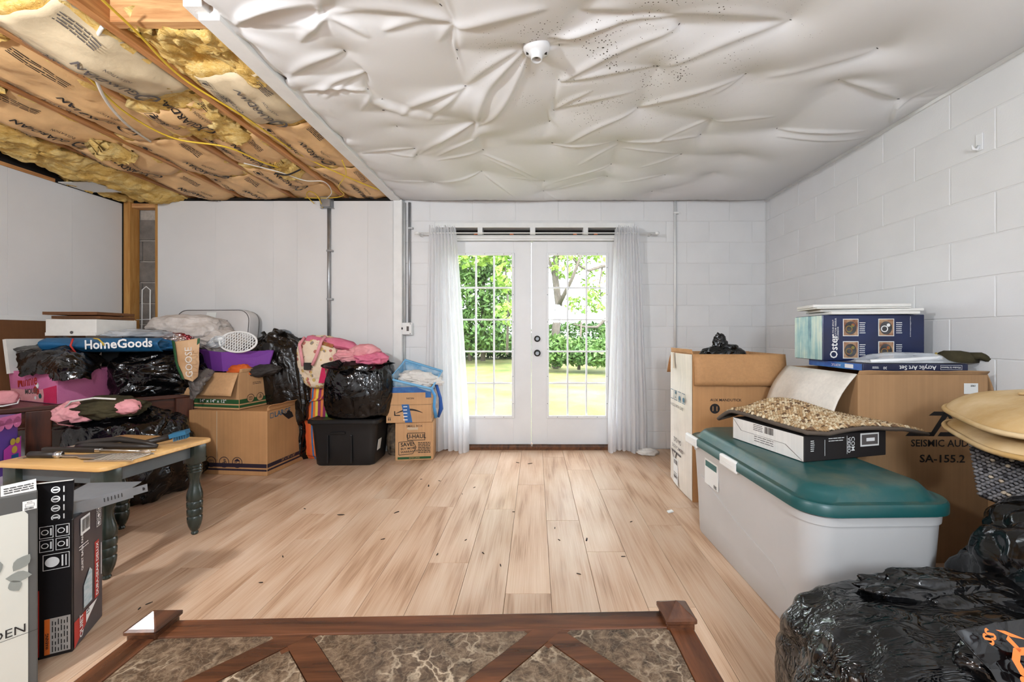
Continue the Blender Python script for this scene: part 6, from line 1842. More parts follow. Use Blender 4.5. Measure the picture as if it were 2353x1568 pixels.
bx2, w2_ = carton('moving_box', 'open brown carton with green stripes on the large carton', (-2.80, 3.20), (-2.30, 3.11), 0.38, 0.285, 0.50, MT['card2'], True,
                  [('front', 0.185, -68, MT['card2'], 0.004), ('right', 0.03, 75, MT['card2'], 0), ('left', 0.16, -20, MT['card2'], 0.01)])
stripes(bx2, w2_, 0.38, MT['ink_green'], 0.012, ((0.020,0.010),(0.034,0)))
icons(bx2, MT['ink'], face(w2_,0.38,'right'), 0.10, 0.075, 0.034, bg=MT['card2'])
Print().text('14" x 14" x 12"', 0.14, 0.060, 0.034, 0, 0.02, sx=1.2).lay('size_print', MT['ink_white'], bx2, *face(w2_,0.38,'front'), 0.002)
Print().lines(0.12,0.20,0.2,2,0.012,0.004,3).lay('small_print', MT['ink'], bx2, *face(w2_,0.38,'right'))
# contents of the green-striped carton
oc_ = blob('orange_cloth', MT['orange_cloth'], tuple(P(553, 853, 3.22)), (0.09,0.06,0.05), 4, None, 4, amp=0.2, rid=0.12); tag(oc_, 'bright orange cloth in the green-striped carton', 'cloth')
ht = blob('grey_hat', MT['grey_cloth'], tuple(P(606, 852, 3.28)), (0.125,0.09,0.048), 6, None, 5, amp=0.12, rid=0.06, tilt=(0,-0.15)); tag(ht, 'dark grey cap lying on the green-striped carton', 'cap')
gs = root('grey_shirt', 'crumpled grey garment hanging out of the green-striped carton', 'garment')
film_sheet('garment_cloth', MT['bag_grey'], gs, [[W3(440,852,3.13),W3(425,885,3.06),W3(424,900,3.05),W3(428,918,3.05)],[W3(455,850,3.12),W3(440,880,3.03),W3(435,905,3.02),W3(438,925,3.03)],[W3(475,853,3.12),W3(462,878,3.02),W3(452,900,3.01),W3(446,915,3.03)],[W3(487,856,3.16),W3(480,866,3.07),W3(466,888,3.04),W3(455,905,3.04)]], 36, 40, 0.020, 5, 0.004, 8.0)
# purple box
px0 = Vector((-2.49, 3.19, 0.79))
pu = root('purple_box', 'bright purple open box on the green-striped carton', 'box', tuple(px0), math.radians(-14))
def pq(x, y, z): return (x, y, z)
b0 = [(-0.29,0.03,0.0),(0.0,0,0),(0.26,0.17,0),(-0.04,0.22,0)]
b1 = [(-0.31,0.0,0.175),(0.02,-0.03,0.155),(0.31,0.18,0.165),(-0.02,0.25,0.165)]
mb = MB()
def thickwall(p0, p1, p2, p3, nrm, th=0.006):
    n_ = Vector(nrm)*th
    a = [Vector(p) for p in (p0,p1,p2,p3)]; b = [p+n_ for p in a]
    return MB().add(a+b, [(0,1,2,3),(7,6,5,4),(0,4,5,1),(1,5,6,2),(2,6,7,3),(3,7,4,0)])
for (i, j), nr in zip(((0,1),(1,2),(2,3),(3,0)), ((0,1,0),(-0.6,0.7,0),(0,-1,0),(1,0,0))):
    thickwall(b0[i], b0[j], b1[j], b1[i], nr).build('side_panel', MT['purple'], pu)
MB().add([b0[0],b0[1],b0[2],b0[3]], [(3,2,1,0)]).build('base_panel', MT['purple'], pu)
Print().rect(0.14,0.003,0.142,0.155).lay('fold_line', MT['ink_navy'], pu, (-0.30,-0.0,0), (1,-0.02,0), (0,-0.14,1), 0.002)
# lattice paddle standing in the purple box
lp = root('lattice_fan', 'white lattice wicker fan standing in the purple box', 'fan', tuple(P(547, 786, 3.20)), math.radians(-8))
lp.rotation_euler = (math.radians(-18), math.radians(14), math.radians(-8))
ring = [(0.155*math.cos(2*PI*k/40)*(1.0), 0, 0.085*math.sin(2*PI*k/40)+0.02*math.cos(2*PI*k/40)) for k in range(40)]
MB().tube(ring, 0.008, 6, closed=True).build('rim', MT['ink_white'], lp, smooth=True)
for k in range(-6, 7):
    x_ = k*0.023
    for sgn in (-1, 1):
        pts = []
        for q in range(-10, 11):
            z_ = q*0.009; xx = x_+sgn*z_*0.55
            if (xx/0.15)**2+((z_-0.13*xx)/0.083)**2 < 1: pts.append((xx, 0.002*sgn, z_))
        if len(pts) > 2: MB().tube(pts, 0.0032, 5).build('lattice_strand', MT['ink_white'], lp, smooth=True)
MB().tube([(-0.13,0,0.0),(-0.18,0.0,-0.02),(-0.21,0,-0.06)], [0.02,0.03,0.012], 8).build('handle_wrap', MT['ink_white'], lp, smooth=True)
cu = root('glass_tumbler', 'ribbed clear tumbler lying in the purple box', 'tumbler', tuple(P(494, 788, 3.18)), 0)
cu.rotation_euler = (0.3, math.radians(70), 0)
MB().lathe([(0.035,-0.05),(0.04,0.0),(0.045,0.05),(0.043,0.05),(0.038,0.0),(0.033,-0.045)], (0,0,0), 16).build('tumbler_body', MT['clear_film'], cu, smooth=True)
for k in range(8):
    a = 2*PI*k/8; MB().tube([(0.036*math.cos(a),0.036*math.sin(a),-0.048),(0.045*math.cos(a),0.045*math.sin(a),0.048)], 0.002, 5).build('rib', MT['ink_white'], cu, smooth=True)

# ---------------- black bags behind the cartons
b3 = root('trash_bag', 'tall black trash bag leaning behind the purple box', 'bag', (-2.25, 3.52, 0))
blob('bag_film', MT['bag_brown'], (0.06,-0.02,0.66), (0.24,0.17,0.42), 31, b3, 6, bil=0.04, amp=0.12, freq=1.3, rid=0.05, rfreq=1.5, swirl=1.2, zmin=0.0, ymax=0.19, tilt=(0.05,-0.12), sq=0.85, stretch=(1.3,1.3,0.6))
lobes('bag_mouth', MT['bag_brown'], (-0.02,-0.03,0.98), 0.12, 0.12, 9, b3, 6)
b4 = root('trash_bag', 'slumped black trash bag between the cartons and the striped bag', 'bag', (-2.10, 3.55, 0))
blob('bag_film', MT['bag'], (-0.02,-0.02,0.28), (0.15,0.14,0.33), 33, b4, 6, bil=0.04, amp=0.12, freq=1.4, rid=0.055, rfreq=1.8, swirl=1.2, zmin=0.0, ymax=0.2, sq=0.85)
bp_ = root('blue_grey_tray', 'blue-grey plastic tray peeking out behind the tall black bag', 'tray', tuple(P(648, 795, 3.66)))
MB().loft([vloop(0.12,0.26,0.05,0.0), vloop(0.15,0.29,0.06,0.035)]).build('tray_body', M('blue_grey_plastic', (120,132,144), 0.4), bp_, autos=40)
MB().tube([(x,0.002,z) for x,_,z in vloop(0.15,0.29,0.06,0)], 0.006, 6, closed=True).build('tray_rim', MT['grey_metal'], bp_, smooth=True)

# ---------------- striped bag, printed baby bag
sbg = root('striped_tote', 'brightly striped fabric bag standing behind the black tote', 'bag', (-1.925, 3.54, 0), math.radians(-8))
def stripe_mat():
    t = NT('rainbow_stripes')
    v = t.coords((1,1,1)); s_ = t.n('ShaderNodeSeparateXYZ'); t.l(v, s_.inputs[0])
    fac = t.math('ADD', t.math('MULTIPLY', s_.outputs[0], 2.75), 0.5)
    st = [(0.0,(190,60,70)),(0.07,(206,110,60)),(0.13,(230,196,70)),(0.19,(120,176,80)),(0.25,(232,140,60)),(0.36,(226,96,50)),(0.46,(226,110,54)),(0.52,(60,120,176)),(0.56,(230,120,60)),(0.62,(236,208,84)),(0.68,(150,54,96)),(0.75,(226,130,70)),(0.80,(140,40,90)),(0.86,(120,180,80)),(0.93,(236,204,80)),(1.0,(226,120,60))]
    r = t.n('ShaderNodeValToRGB'); e = r.color_ramp; e.interpolation = 'CONSTANT'
    while len(e.elements) < len(st): e.elements.new(0.5)
    for el, (p, c) in zip(e.elements, st): el.position = p; el.color = (*s2l(c), 1)
    t.l(fac, r.inputs[0])
    return t.pbsdf(r.outputs[0], 0.7, 0, 0.3, t.bump(t.noise(v, 14, 3), 0.3, 0.01))
MT['stripes'] = stripe_mat()
blob('bag_body', MT['stripes'], (0,0,0.33), (0.175,0.095,0.36), 8, sbg, 6, amp=0.05, rid=0.02, zmin=0.0, sq=0.55, freq=1.2)
film_sheet('bag_top', MT['stripes'], sbg, [[(-0.19,-0.02,0.62),(-0.17,-0.10,0.52)],[(0,-0.01,0.60),(0,-0.125,0.50)],[(0.17,-0.02,0.64),(0.17,-0.10,0.54)]], 30, 16, 0.012, 3, 0.003, 8)
bb_ = root('baby_bag', 'cream printed fabric bag with straps on the striped bag', 'bag', (-1.86, 3.50, 0.66), math.radians(-6))
def bag_print():
    t = NT('printed_cream_fabric')
    v = t.coords((1,1,1))
    vo = t.n('ShaderNodeTexVoronoi'); t.l(v, vo.inputs['Vector']); vo.inputs['Scale'].default_value = 22
    pal = t.ramp(t.noise(v, 9, 1), [(0.38, s2l((168,66,64))), (0.44, s2l((206,170,80))), (0.55, s2l((120,110,104))), (0.62, s2l((230,214,190)))], 'CONSTANT')
    msk = t.math('LESS_THAN', vo.outputs['Distance'], 0.36)
    col = t.mix(t.math('MULTIPLY', msk, 0.8), s2l((230,210,184)), pal)
    return t.pbsdf(col, 0.85, 0, 0.2, t.bump(t.noise(v, 90, 3), 0.3, 0.004))
MT['bag_print'] = bag_print()
blob('bag_body', MT['bag_print'], (0,-0.02,0.19), (0.20,0.12,0.225), 4, bb_, 6, amp=0.08, rid=0.04, zmin=-0.05, sq=0.75, freq=1.4)
for sx in (-0.075, 0.085):
    MB().tube([(sx-0.02,-0.10,0.40),(sx-0.03,-0.15,0.34),(sx,-0.165,0.24),(sx+0.01,-0.16,0.16)] if sx < 0 else [(sx,-0.09,0.41),(sx-0.005,-0.14,0.36),(sx-0.03,-0.165,0.24),(sx-0.06,-0.17,0.17)], 0.013, 6).build('strap', MT['pale_pink'], bb_, smooth=True)
MB().box(-0.045,0.015,-0.185,-0.165,0.13,0.19,0.006).build('buckle', MT['grey_cloth'], bb_)
pr = Print(); pr.poly([(0.07,0.02),(0.14,0.02),(0.12,0.16),(0.10,0.16)]); 
mb = MB(); mb.add([(x,-0.158+0.25*(x-0.05)**2*4,z) for x, z in pr.v], pr.f); mb.build('red_patch', MT['hot_pink'], bb_)

# ---------------- black tote with bag and pink clothes
kt = root('black_tote', 'black lidded storage tote on the floor before the panelling', 'tote', (-1.585, 3.47, 0), math.radians(2))
w, d, h = 0.58, 0.40, 0.375
lo = [rr_loop(w*s, d*(1-(1-s)*1.1), 0.05, z, 6) for z, s in ((0,0.80),(0.012,0.83),(0.15,0.87),(0.28,0.905),(0.33,0.92),(0.345,0.96),(h-0.012,0.965))]
MB().loft(lo).build('tote_body', MT['tote_black'], kt, autos=35)
lo = [rr_loop(w*s, d*q, 0.055, z, 6) for z, s, q in ((h-0.02,1.0,1.0),(h-0.018,1.02,1.03),(h+0.004,1.02,1.03),(h+0.012,0.99,0.985),(h+0.010,0.93,0.90),(h+0.002,0.90,0.86),(h+0.002,0.3,0.3))]
MB().loft(lo).build('lid', MT['tote_black'], kt, autos=40)
MB().box(-0.10,0.02,-d/2*0.955,-d/2*0.935,0.265,0.285,0.004).build('handle_recess', MT['dark'], kt)
MB().box(-0.13,-0.115,-d/2*0.965,-d/2*0.90,0.03,0.26,0.003).build('body_rib', MT['tote_black'], kt)
MB().box(0.06,0.075,-d/2*0.965,-d/2*0.90,0.03,0.26,0.003).build('body_rib', MT['tote_black'], kt)
MB().obox((0.262,-0.09,0.16),(0.001,0,0),(0,0.035,0),(0.006,0,0.045)).build('white_label', MT['label_white'], kt)
b5 = root('trash_bag', 'full black trash bag standing on the black tote', 'bag', (-1.49, 3.45, h+0.013))
blob('bag_film', MT['bag_tex'], (0.0,0.0,0.225), (0.285,0.21,0.27), 41, b5, 6, bil=0.03, amp=0.08, freq=1.3, rid=0.028, rfreq=1.8, swirl=0.9, zmin=0.0, ymax=0.25, sq=0.8, stretch=(1,1,0.55))
lobes('bag_mouth', MT['bag'], (0.0,-0.06,0.37), 0.22, 0.10, 12, b5, 5, 0.2)
pk = root('pink_clothes', 'heap of pink baby clothes in the mouth of the black bag', 'clothes', (-1.50, 3.42, h+0.47))
blob('cap', MT['pale_pink'], (0.06,-0.02,0.09), (0.12,0.09,0.065), 5, pk, 5, amp=0.12, rid=0.08, rfreq=1.6)
blob('garment', MT['pink'], (0.10,-0.03,0.035), (0.14,0.10,0.06), 7, pk, 5, amp=0.15, rid=0.12, rfreq=1.8)
blob('garment', MT['pale_pink'], (-0.08,-0.02,0.05), (0.12,0.09,0.06), 9, pk, 5, amp=0.18, rid=0.12, rfreq=1.8)
pk2 = root('pink_pouch', 'long pink zip pouch draped over the cream bag', 'pouch', (-1.76, 3.44, 1.005), 0)
pk2.rotation_euler = (0, math.radians(16), math.radians(-4))
MB().loft([[(x, y*s, z*s+0.02*math.sin(x*9)) for y, z in ((-0.07,0),(-0.05,0.045),(0.03,0.055),(0.07,0.02),(0.06,-0.02),(-0.04,-0.03))] for x, s in ((-0.21,0.35),(-0.19,0.8),(-0.08,1.0),(0.05,1.05),(0.18,0.9),(0.24,0.5))]).build('pouch_body', MT['pink'], pk2, autos=60)
for x_ in (-0.02, 0.05): MB().box(x_,x_+0.02,-0.062,-0.056,0.02,0.026).build('slot', MT['ink'], pk2)
MB().obox((0.02,-0.072,0.0),(0.05,0,0),(0,0.001,0),(0,0,0.016)).build('colour_patch', MT['pic_red'], pk2)

# ---------------- two cartons by the left curtain
uh, wu = carton('moving_box', 'small brown moving carton on the floor beside the left curtain', (-1.20, 3.43), (-0.885, 3.47), 0.29, 0.33, 0, MT['card2'])
fr = face(wu, 0.29, 'front')
pr = Print()
pr.text('U-HAUL', 0.175, 0.205, 0.050, 0, 0.02, 'CENTER', sx=0.9); pr.frame(0.10,0.172,0.25,0.238,0.005)
pr.text('SMALL BOX', 0.16, 0.295, 0.026, 0, 0.005, 'CENTER')
pr.text('SAVE!', 0.045, 0.135, 0.045, 0.06, 0.025); pr.text('BUY MORE', 0.045, 0.100, 0.026, 0.06, 0.02); pr.text('WARRANTY', 0.045, 0.072, 0.026, 0.06, 0.02)
pr.lines(0.19,0.155,0.295,7,0.014,0.007,4)
for a, b in (((0.03,0.16),(0.145,0.168)),((0.03,0.05),(0.145,0.058)),((0.145,0.168),(0.175,0.112)),((0.175,0.112),(0.145,0.058)),((0.03,0.05),(0.03,0.16))):
    A_2, B_2 = Vector(a), Vector(b); n_ = (B_2-A_2).normalized()*0.0025; n_ = Vector((-n_.y,n_.x)); pr.add([tuple(A_2-n_),tuple(B_2-n_),tuple(B_2+n_),tuple(A_2+n_)],[(0,1,2,3)])
pr.ring(0.158,0.113,0.008,0.003)
pr.lay('lettering', MT['ink'], uh, *fr)
Print().rect(0.02,0.012,0.30,0.032).lay('printed_band', MT['ink_green'], uh, *fr)
Print().text('EXTRA LARGE', 0.16,0.022,0.014,0,0.01,'CENTER').lay('band_lettering', MT['card2'], uh, *fr, 0.002)
Print().rect(0.11,0.262,0.19,0.266).rect(0.10,0.268,0.19,0.285).lay('hand_hole', MT['tape'], uh, *fr, 0.0015)
az, wz = carton('shipping_box', 'brown shipping carton with blue tape on the small moving carton', (-1.265, 3.40), (-0.895, 3.45), 0.30, 0.305, 0.332, MT['card2'], True,
                [('right', 0.02, 70, MT['card2'], 0)])
fr = face(wz, 0.30, 'front')
Print().rect(0.002,0.255,wz-0.002,0.303).rect(wz-0.05,0.21,wz-0.002,0.256).lay('blue_tape', MT['tape_blue'], az, *fr)
Print().rect(0.002,0.255,0.298,0.303).lay('blue_tape', MT['tape_blue'], az, *face(wz,0.30,'right'))
pr = Print(); pr.text('NIOIN', 0.165,0.205,0.022,0,0.01)
n_ = 22; arc = [(0.08+0.22*k/n_, 0.075+0.035*math.sin(PI*k/n_*0.9+0.15)) for k in range(n_+1)]
for k in range(n_):
    th_ = 0.006*math.sin(PI*(k+0.5)/n_)+0.002
    a, b = arc[k], arc[k+1]; pr.add([(a[0],a[1]-th_),(b[0],b[1]-th_),(b[0],b[1]+th_),(a[0],a[1]+th_)],[(0,1,2,3)])
pr.add([(0.065,0.10),(0.072,0.10),(0.075,0.065),(0.065,0.06)],[(0,1,2,3)]); pr.add([(0.065,0.06),(0.065,0.068),(0.115,0.066),(0.112,0.058)],[(0,1,2,3)])
pr.rect(0.015,0.02,0.022,0.04); pr.rect(0.028,0.02,0.035,0.04); pr.rect(0.012,0.045,0.038,0.048); pr.rect(0.002,0.1505,wz-0.002,0.1525)
pr.lay('printed_mark', MT['ink'], az, *fr)
Print().add([(0.125,0.155),(0.185,0.155),(0.215,0.0),(0.155,0.0)],[(0,1,2,3)]).lay('printed_tape', MT['tape_blue'], az, *fr, 0.002)
Print().lines(0.14,0.14,0.175,5,0.028,0.008,3).lay('tape_print', MT['ink_white'], az, *fr, 0.0028)
MT['blue_pat'] = M('pale_blue_pattern', (196,214,226), 0.5, rgb2=(96,164,206), vs=14)
# blue gift tote on that carton
gt = root('blue_gift_bag', 'pale blue trimmed fabric basket tipped on the shipping carton', 'bag', (-1.06, 3.56, 0.655), math.radians(6))
gt.rotation_euler = (math.radians(14), math.radians(10), math.radians(6))
rim = [(-0.20,-0.13,0.05),(0.16,-0.15,0.03),(0.20,0.08,0.12),(-0.14,0.10,0.16)]
bot_ = [(-0.17,-0.10,-0.06),(0.14,-0.11,-0.06),(0.16,0.08,-0.02),(-0.12,0.08,0.0)]
for i in range(4):
    j = (i+1) % 4
    film_sheet('side_panel', MT['blue_pat'], gt, [[bot_[i],rim[i]],[bot_[j],rim[j]]], 12, 8, 0.008, i, 0.003, 6)
MB().tube(rim, 0.011, 7, closed=True).build('blue_rim', M('pale_blue_binding', (120,180,220), 0.5), gt, smooth=True)
blob('tissue_paper', MT['card_white'], (0.04,-0.02,0.055), (0.16,0.09,0.05), 3, gt, 5, amp=0.25, rid=0.25, rfreq=1.8)
MB().tube([(0.15,-0.14,0.04),(0.20,-0.17,-0.02),(0.205,-0.165,-0.12),(0.235,-0.16,-0.22)], [0.012,0.012,0.012,0.016], 6).build('strap', M('sky_blue_strap', (84,156,214), 0.5), gt, smooth=True)
MB().tube([(0.18,-0.06,0.05),(0.24,-0.10,-0.06),(0.26,-0.10,-0.16),(0.25,-0.11,-0.24)], [0.012,0.014,0.02,0.01], 6).build('strap', M('deep_blue_strap', (34,86,164), 0.5), gt, smooth=True)
fb_ = root('floral_bag', 'dark floral bag squeezed behind the black tote', 'bag', (-1.25, 3.66, 0))
MT['floral'] = M('dark_floral', (52,44,42), 0.7, rgb2=(120,104,84), vs=26)
blob('bag_body', MT['floral'], (0,0,0.14), (0.09,0.10,0.17), 3, fb_, 5, amp=0.1, zmin=0, sq=0.7, ymax=0.12)

# ---------------- small painted table with barbecue tools
st_u, st_v = Vector((0.992,-0.122,0)), Vector((0.122,0.992,0))
NR = Vector((-1.845,1.705,0))
tw, td, tz = 0.575, 0.52, 0.51
cc = NR - st_u*tw/2 + st_v*td/2
stb = root('painted_table', 'small painted table with yellow wooden top and turned green legs', 'table', (cc.x, cc.y, 0), math.atan2(st_u.y, st_u.x))
MB().loft([rr_loop(tw-0.012,td-0.012,0.03,tz-0.022,5), rr_loop(tw,td,0.035,tz-0.018,5), rr_loop(tw,td,0.035,tz-0.005,5), rr_loop(tw-0.010,td-0.010,0.03,tz,5)]).build('table_top', MT['oak_top'], stb, autos=50)
ix, iy = tw/2-0.058, td/2-0.058
az0, az1 = tz-0.098, tz-0.022
MB().box(-ix,ix,-iy-0.012,-iy+0.010,az0+0.01,az1).build('apron', MT['grey_green'], stb)
MB().box(-ix,ix,iy-0.010,iy+0.012,az0+0.01,az1).build('apron', MT['grey_green'], stb)
MB().box(-ix-0.012,-ix+0.010,-iy,iy,az0+0.01,az1).build('apron', MT['grey_green'], stb)
MB().box(ix-0.010,ix+0.012,-iy,iy,az0+0.01,az1).build('apron', MT['grey_green'], stb)
prof = [(0.013,0.0),(0.017,0.008),(0.014,0.018),(0.020,0.028),(0.028,0.05),(0.033,0.075),(0.034,0.095),(0.030,0.102),(0.034,0.108),(0.035,0.135),(0.031,0.142),(0.035,0.148),(0.036,0.175),(0.032,0.182),(0.036,0.188),
        (0.036,0.215),(0.032,0.235),(0.026,0.258),(0.022,0.280),(0.023,0.302),(0.030,0.325),(0.034,0.340),(0.030,0.346),(0.035,0.354),(0.030,0.362),(0.035,0.370),(0.030,0.378),(0.033,0.386)]
lm = MB().lathe(prof, (0,0,0), 20)
lm.box(-0.036,0.036,-0.036,0.036,0.386,az1,0.006)
lme = lm.mesh('leg', MT['green_paint'], True); lme.set_sharp_from_angle(angle=math.radians(40))
for sx in (-1,1):
    for sy in (-1,1): link('leg', lme, stb, (sx*ix, sy*iy, 0))
# tools (table space)
def tool(name, lab, x, y, rz): 
    p = stb.matrix_basis @ Vector((x, y, tz+0.001))
    return root(name, lab, 'tool', tuple(p), stb.rotation_euler.z + rz, 'barbecue tools on the small table')
MT['handle'] = M('brown_black_handle', (40,34,30), 0.45)
MT['tool_steel'] = M('brushed_tool_steel', (190,180,168), 0.3, 0.85, var=0.1, vs=20)
t_ = tool('grill_spatula', 'barbecue spatula with a short dark handle and slotted blade, nearest the viewer', -0.06, -0.16, math.radians(6))
MB().box(-0.19,-0.165,-0.018,0.018,0,0.004).build('end_tab', MT['tool_steel'], t_)
MB().tube([(-0.155,0,0.014),(-0.03,0,0.014)], 0.0155, 12).build('handle', MT['handle'], t_, smooth=True)
MB().tube([(-0.032,0,0.014),(-0.012,0,0.014)], 0.016, 12).build('ferrule', MT['chrome'], t_, smooth=True)
MB().prism([(-0.012,-0.012),(0.08,-0.014),(0.12,-0.035),(0.19,-0.035),(0.19,0.03),(0.12,0.03),(0.08,0.012),(-0.012,0.012)], 0.008, 0.012).build('blade', MT['tool_steel'], t_)
t_ = tool('grill_fork', 'barbecue fork with a long dark handle, second from the viewer', -0.09, -0.075, math.radians(4))
MB().box(-0.19,0.08,-0.012,0.012,0.002,0.022,0.005).build('handle', MT['handle'], t_)
MB().box(0.08,0.105,-0.011,0.011,0.004,0.02,0.003).build('ferrule', MT['chrome'], t_)
MB().tube([(0.10,0,0.012),(0.30,0,0.010)], 0.006, 8).build('shaft', MT['tool_steel'], t_, smooth=True)
for s in (-0.012,0.012): MB().tube([(0.28,0,0.01),(0.30,s,0.01),(0.37,s,0.012)], 0.003, 6).build('tine', MT['tool_steel'], t_, smooth=True)
t_ = tool('grill_tongs', 'barbecue tongs with bowed dark arms, in the middle', 0.02, -0.01, math.radians(8))
for s in (0,1):
    MB().tube([(-0.19,0.0,0.015+s*0.012),(-0.12,-0.015+0.03*s,0.022+s*0.012),(0.0,-0.022+0.044*s,0.024+s*0.02),(0.12,-0.015+0.03*s,0.018+s*0.012),(0.20,0,0.012+s*0.006)], [0.010,0.015,0.016,0.013,0.008], 8).build('arm', MT['handle'], t_, smooth=True)
MB().tube([(-0.25,0.01,0.006),(-0.19,0,0.018)], 0.005, 6).build('steel_end', MT['tool_steel'], t_, smooth=True)
t_ = tool('grill_rack', 'slotted metal scraper plate lying at the table edge', 0.20, -0.13, math.radians(10))
for k in range(11): MB().box(-0.09+k*0.018,-0.085+k*0.018,-0.05,0.05,0.0,0.006,0.001).build('slat', MT['tool_steel'], t_)
MB().box(-0.10,0.105,-0.056,-0.050,0,0.007).build('rim', MT['tool_steel'], t_); MB().box(-0.10,0.105,0.050,0.056,0,0.007).build('rim', MT['tool_steel'], t_)
t_ = tool('grill_brush', 'barbecue brush with blue head, farthest from the viewer', 0.11, 0.055, math.radians(30))
MB().tube([(-0.16,0,0.012),(0.0,0,0.018),(0.10,0,0.040)], [0.013,0.015,0.016], 8).build('handle', MT['handle'], t_, smooth=True)
MB().obox((0.135,0,0.052),(0.034,0,0.008),(0,0.030,0),(-0.002,0,0.010)).build('brush_head', MT['ink_blue'], t_)
br = MB()
for i in range(6):
    for j in range(5): br.tube([(0.115+0.010*i,-0.022+0.011*j,0.040+0.002*i),(0.118+0.010*i,-0.023+0.0115*j,0.016+0.002*i)], 0.002, 4)
o = br.build('bristles', MT['ink_blue'], t_); o['kind'] = 'stuff'

# ---------------- black bags on the floor behind the small table
b6 = root('trash_bag', 'open black trash bag with pink and olive clothes below the side table', 'bag', (-2.71, 2.69, 0))
blob('bag_film', MT['bag'], (0.0,0,0.26), (0.33,0.24,0.32), 51, b6, 6, bil=0.04, amp=0.12, freq=1.4, rid=0.055, rfreq=1.8, swirl=1.2, zmin=0.0, sq=0.85)
lobes('bag_mouth', MT['bag'], (-0.12,-0.06,0.46), 0.17, 0.10, 21, b6, 6, 0.3)
clo = root('bagged_clothes', 'pink and olive clothes spilling from the black bag under the side table', 'clothes', (-2.80, 2.59, 0.57))
blob('olive_garment', MT['olive'], (0.05,0.0,0.04), (0.20,0.12,0.07), 3, clo, 5, amp=0.15, rid=0.1, rfreq=1.7)
blob('pink_garment', MT['pale_pink'], (-0.11,-0.05,0.01), (0.11,0.08,0.075), 5, clo, 5, amp=0.15, rid=0.1, rfreq=1.7)
blob('pink_garment', MT['pale_pink'], (0.20,-0.04,0.05), (0.07,0.05,0.045), 7, clo, 4, amp=0.15, rid=0.1)
MB().tube([(-0.13,-0.10,0.05),(-0.05,-0.13,0.10),(0.08,-0.12,0.12),(0.19,-0.10,0.11)], 0.006, 6).build('pale_piping', MT['card_white'], clo, smooth=True)
b7 = root('trash_bag', 'flat black trash bag on the floor left of the large carton', 'bag', (-2.78, 3.0, 0))
blob('bag_film', MT['bag_brown'], (0.05,0.02,0.10), (0.22,0.16,0.15), 53, b7, 5, bil=0.08, amp=0.12, rid=0.02, rfreq=1.8, swirl=1.0, zmin=0.0)
b8 = root('trash_bag', 'small crumpled black bag under the small painted table', 'bag', (-2.30, 2.06, 0))
blob('bag_film', MT['bag'], (0.0,0.0,0.06), (0.11,0.09,0.08), 55, b8, 5, bil=0.12, amp=0.15, rid=0.02, rfreq=1.8, swirl=1.0, zmin=0.0)

# ---------------- lilac toy case at the left edge
tcx = P(-112, 1000, 2.02)
tc_ = root('toy_case', 'lilac and purple toy case with pink scalloped top at the left edge', 'toy case', (tcx.x, tcx.y, 0), math.radians(24))
MT['lilac'] = M('lilac_plastic', (198,176,214), 0.35, rgb2=(226,216,232), vs=5); MT['violet'] = M('violet_plastic', (104,74,158), 0.3); MT['candy'] = M('candy_pink_plastic', (226,128,182), 0.3); MT['magenta'] = M('magenta_plastic', (190,70,170), 0.3)
cs = 0.165
MB().loft([rr_loop(2*cs,2*cs,0.03,z,5) for z in (0,0.335)]).build('lower_case', MT['lilac'], tc_, autos=40)
MB().loft([rr_loop(2*cs*s,2*cs*s,0.04,z,5) for z, s in ((0.335,1.0),(0.62,0.98),(0.64,0.96))]).build('upper_case', MT['violet'], tc_, autos=40)
for k in range(5):
    for sd in ('front','right'):
        o_, u_, v_ = face(2*cs, 2*cs, sd)
        pr = Print()
        for r2 in range(3): pr.poly([(0.01+k*0.064,0.05+r2*0.09),(0.01+k*0.064+0.055,0.06+r2*0.09),(0.01+k*0.064+0.045,0.12+r2*0.09)])
        pr.lay('triangle_print', MT['violet' if k % 2 else 'ink_white'], tc_, o_, u_, v_)
for sd in ('front','right'):
    o_, u_, v_ = face(2*cs, 2*cs, sd)
    pr = Print(); pr.rect(0.02,0.60,0.31,0.645)
    for k in range(5): pr.disc(0.05+k*0.058,0.602,0.029)
    pr.lay('scalloped_trim', MT['candy'], tc_, o_, u_, v_, 0.004)
    Print().poly([(0.02,0.345),(0.16,0.36),(0.16,0.47),(0.02,0.52)]).poly([(0.31,0.345),(0.19,0.36),(0.19,0.47),(0.31,0.52)]).lay('pink_swag', MT['magenta'], tc_, o_, u_, v_, 0.003)
    Print().disc(0.25,0.50,0.018).disc(0.285,0.50,0.016).disc(0.262,0.455,0.02).lay('yellow_blobs', MT['ink_yellow'], tc_, o_, u_, v_, 0.004)
    Print().rect(0.24,0.40,0.29,0.43).disc(0.25,0.385,0.014).disc(0.28,0.385,0.014).lay('blue_blobs', MT['tape_blue'], tc_, o_, u_, v_, 0.004)
MB().loft([rr_loop(0.10,0.06,0.02,z,4,0.06,0.0) for z in (0.64,0.69)]).build('pink_knob', MT['candy'], tc_, autos=50)

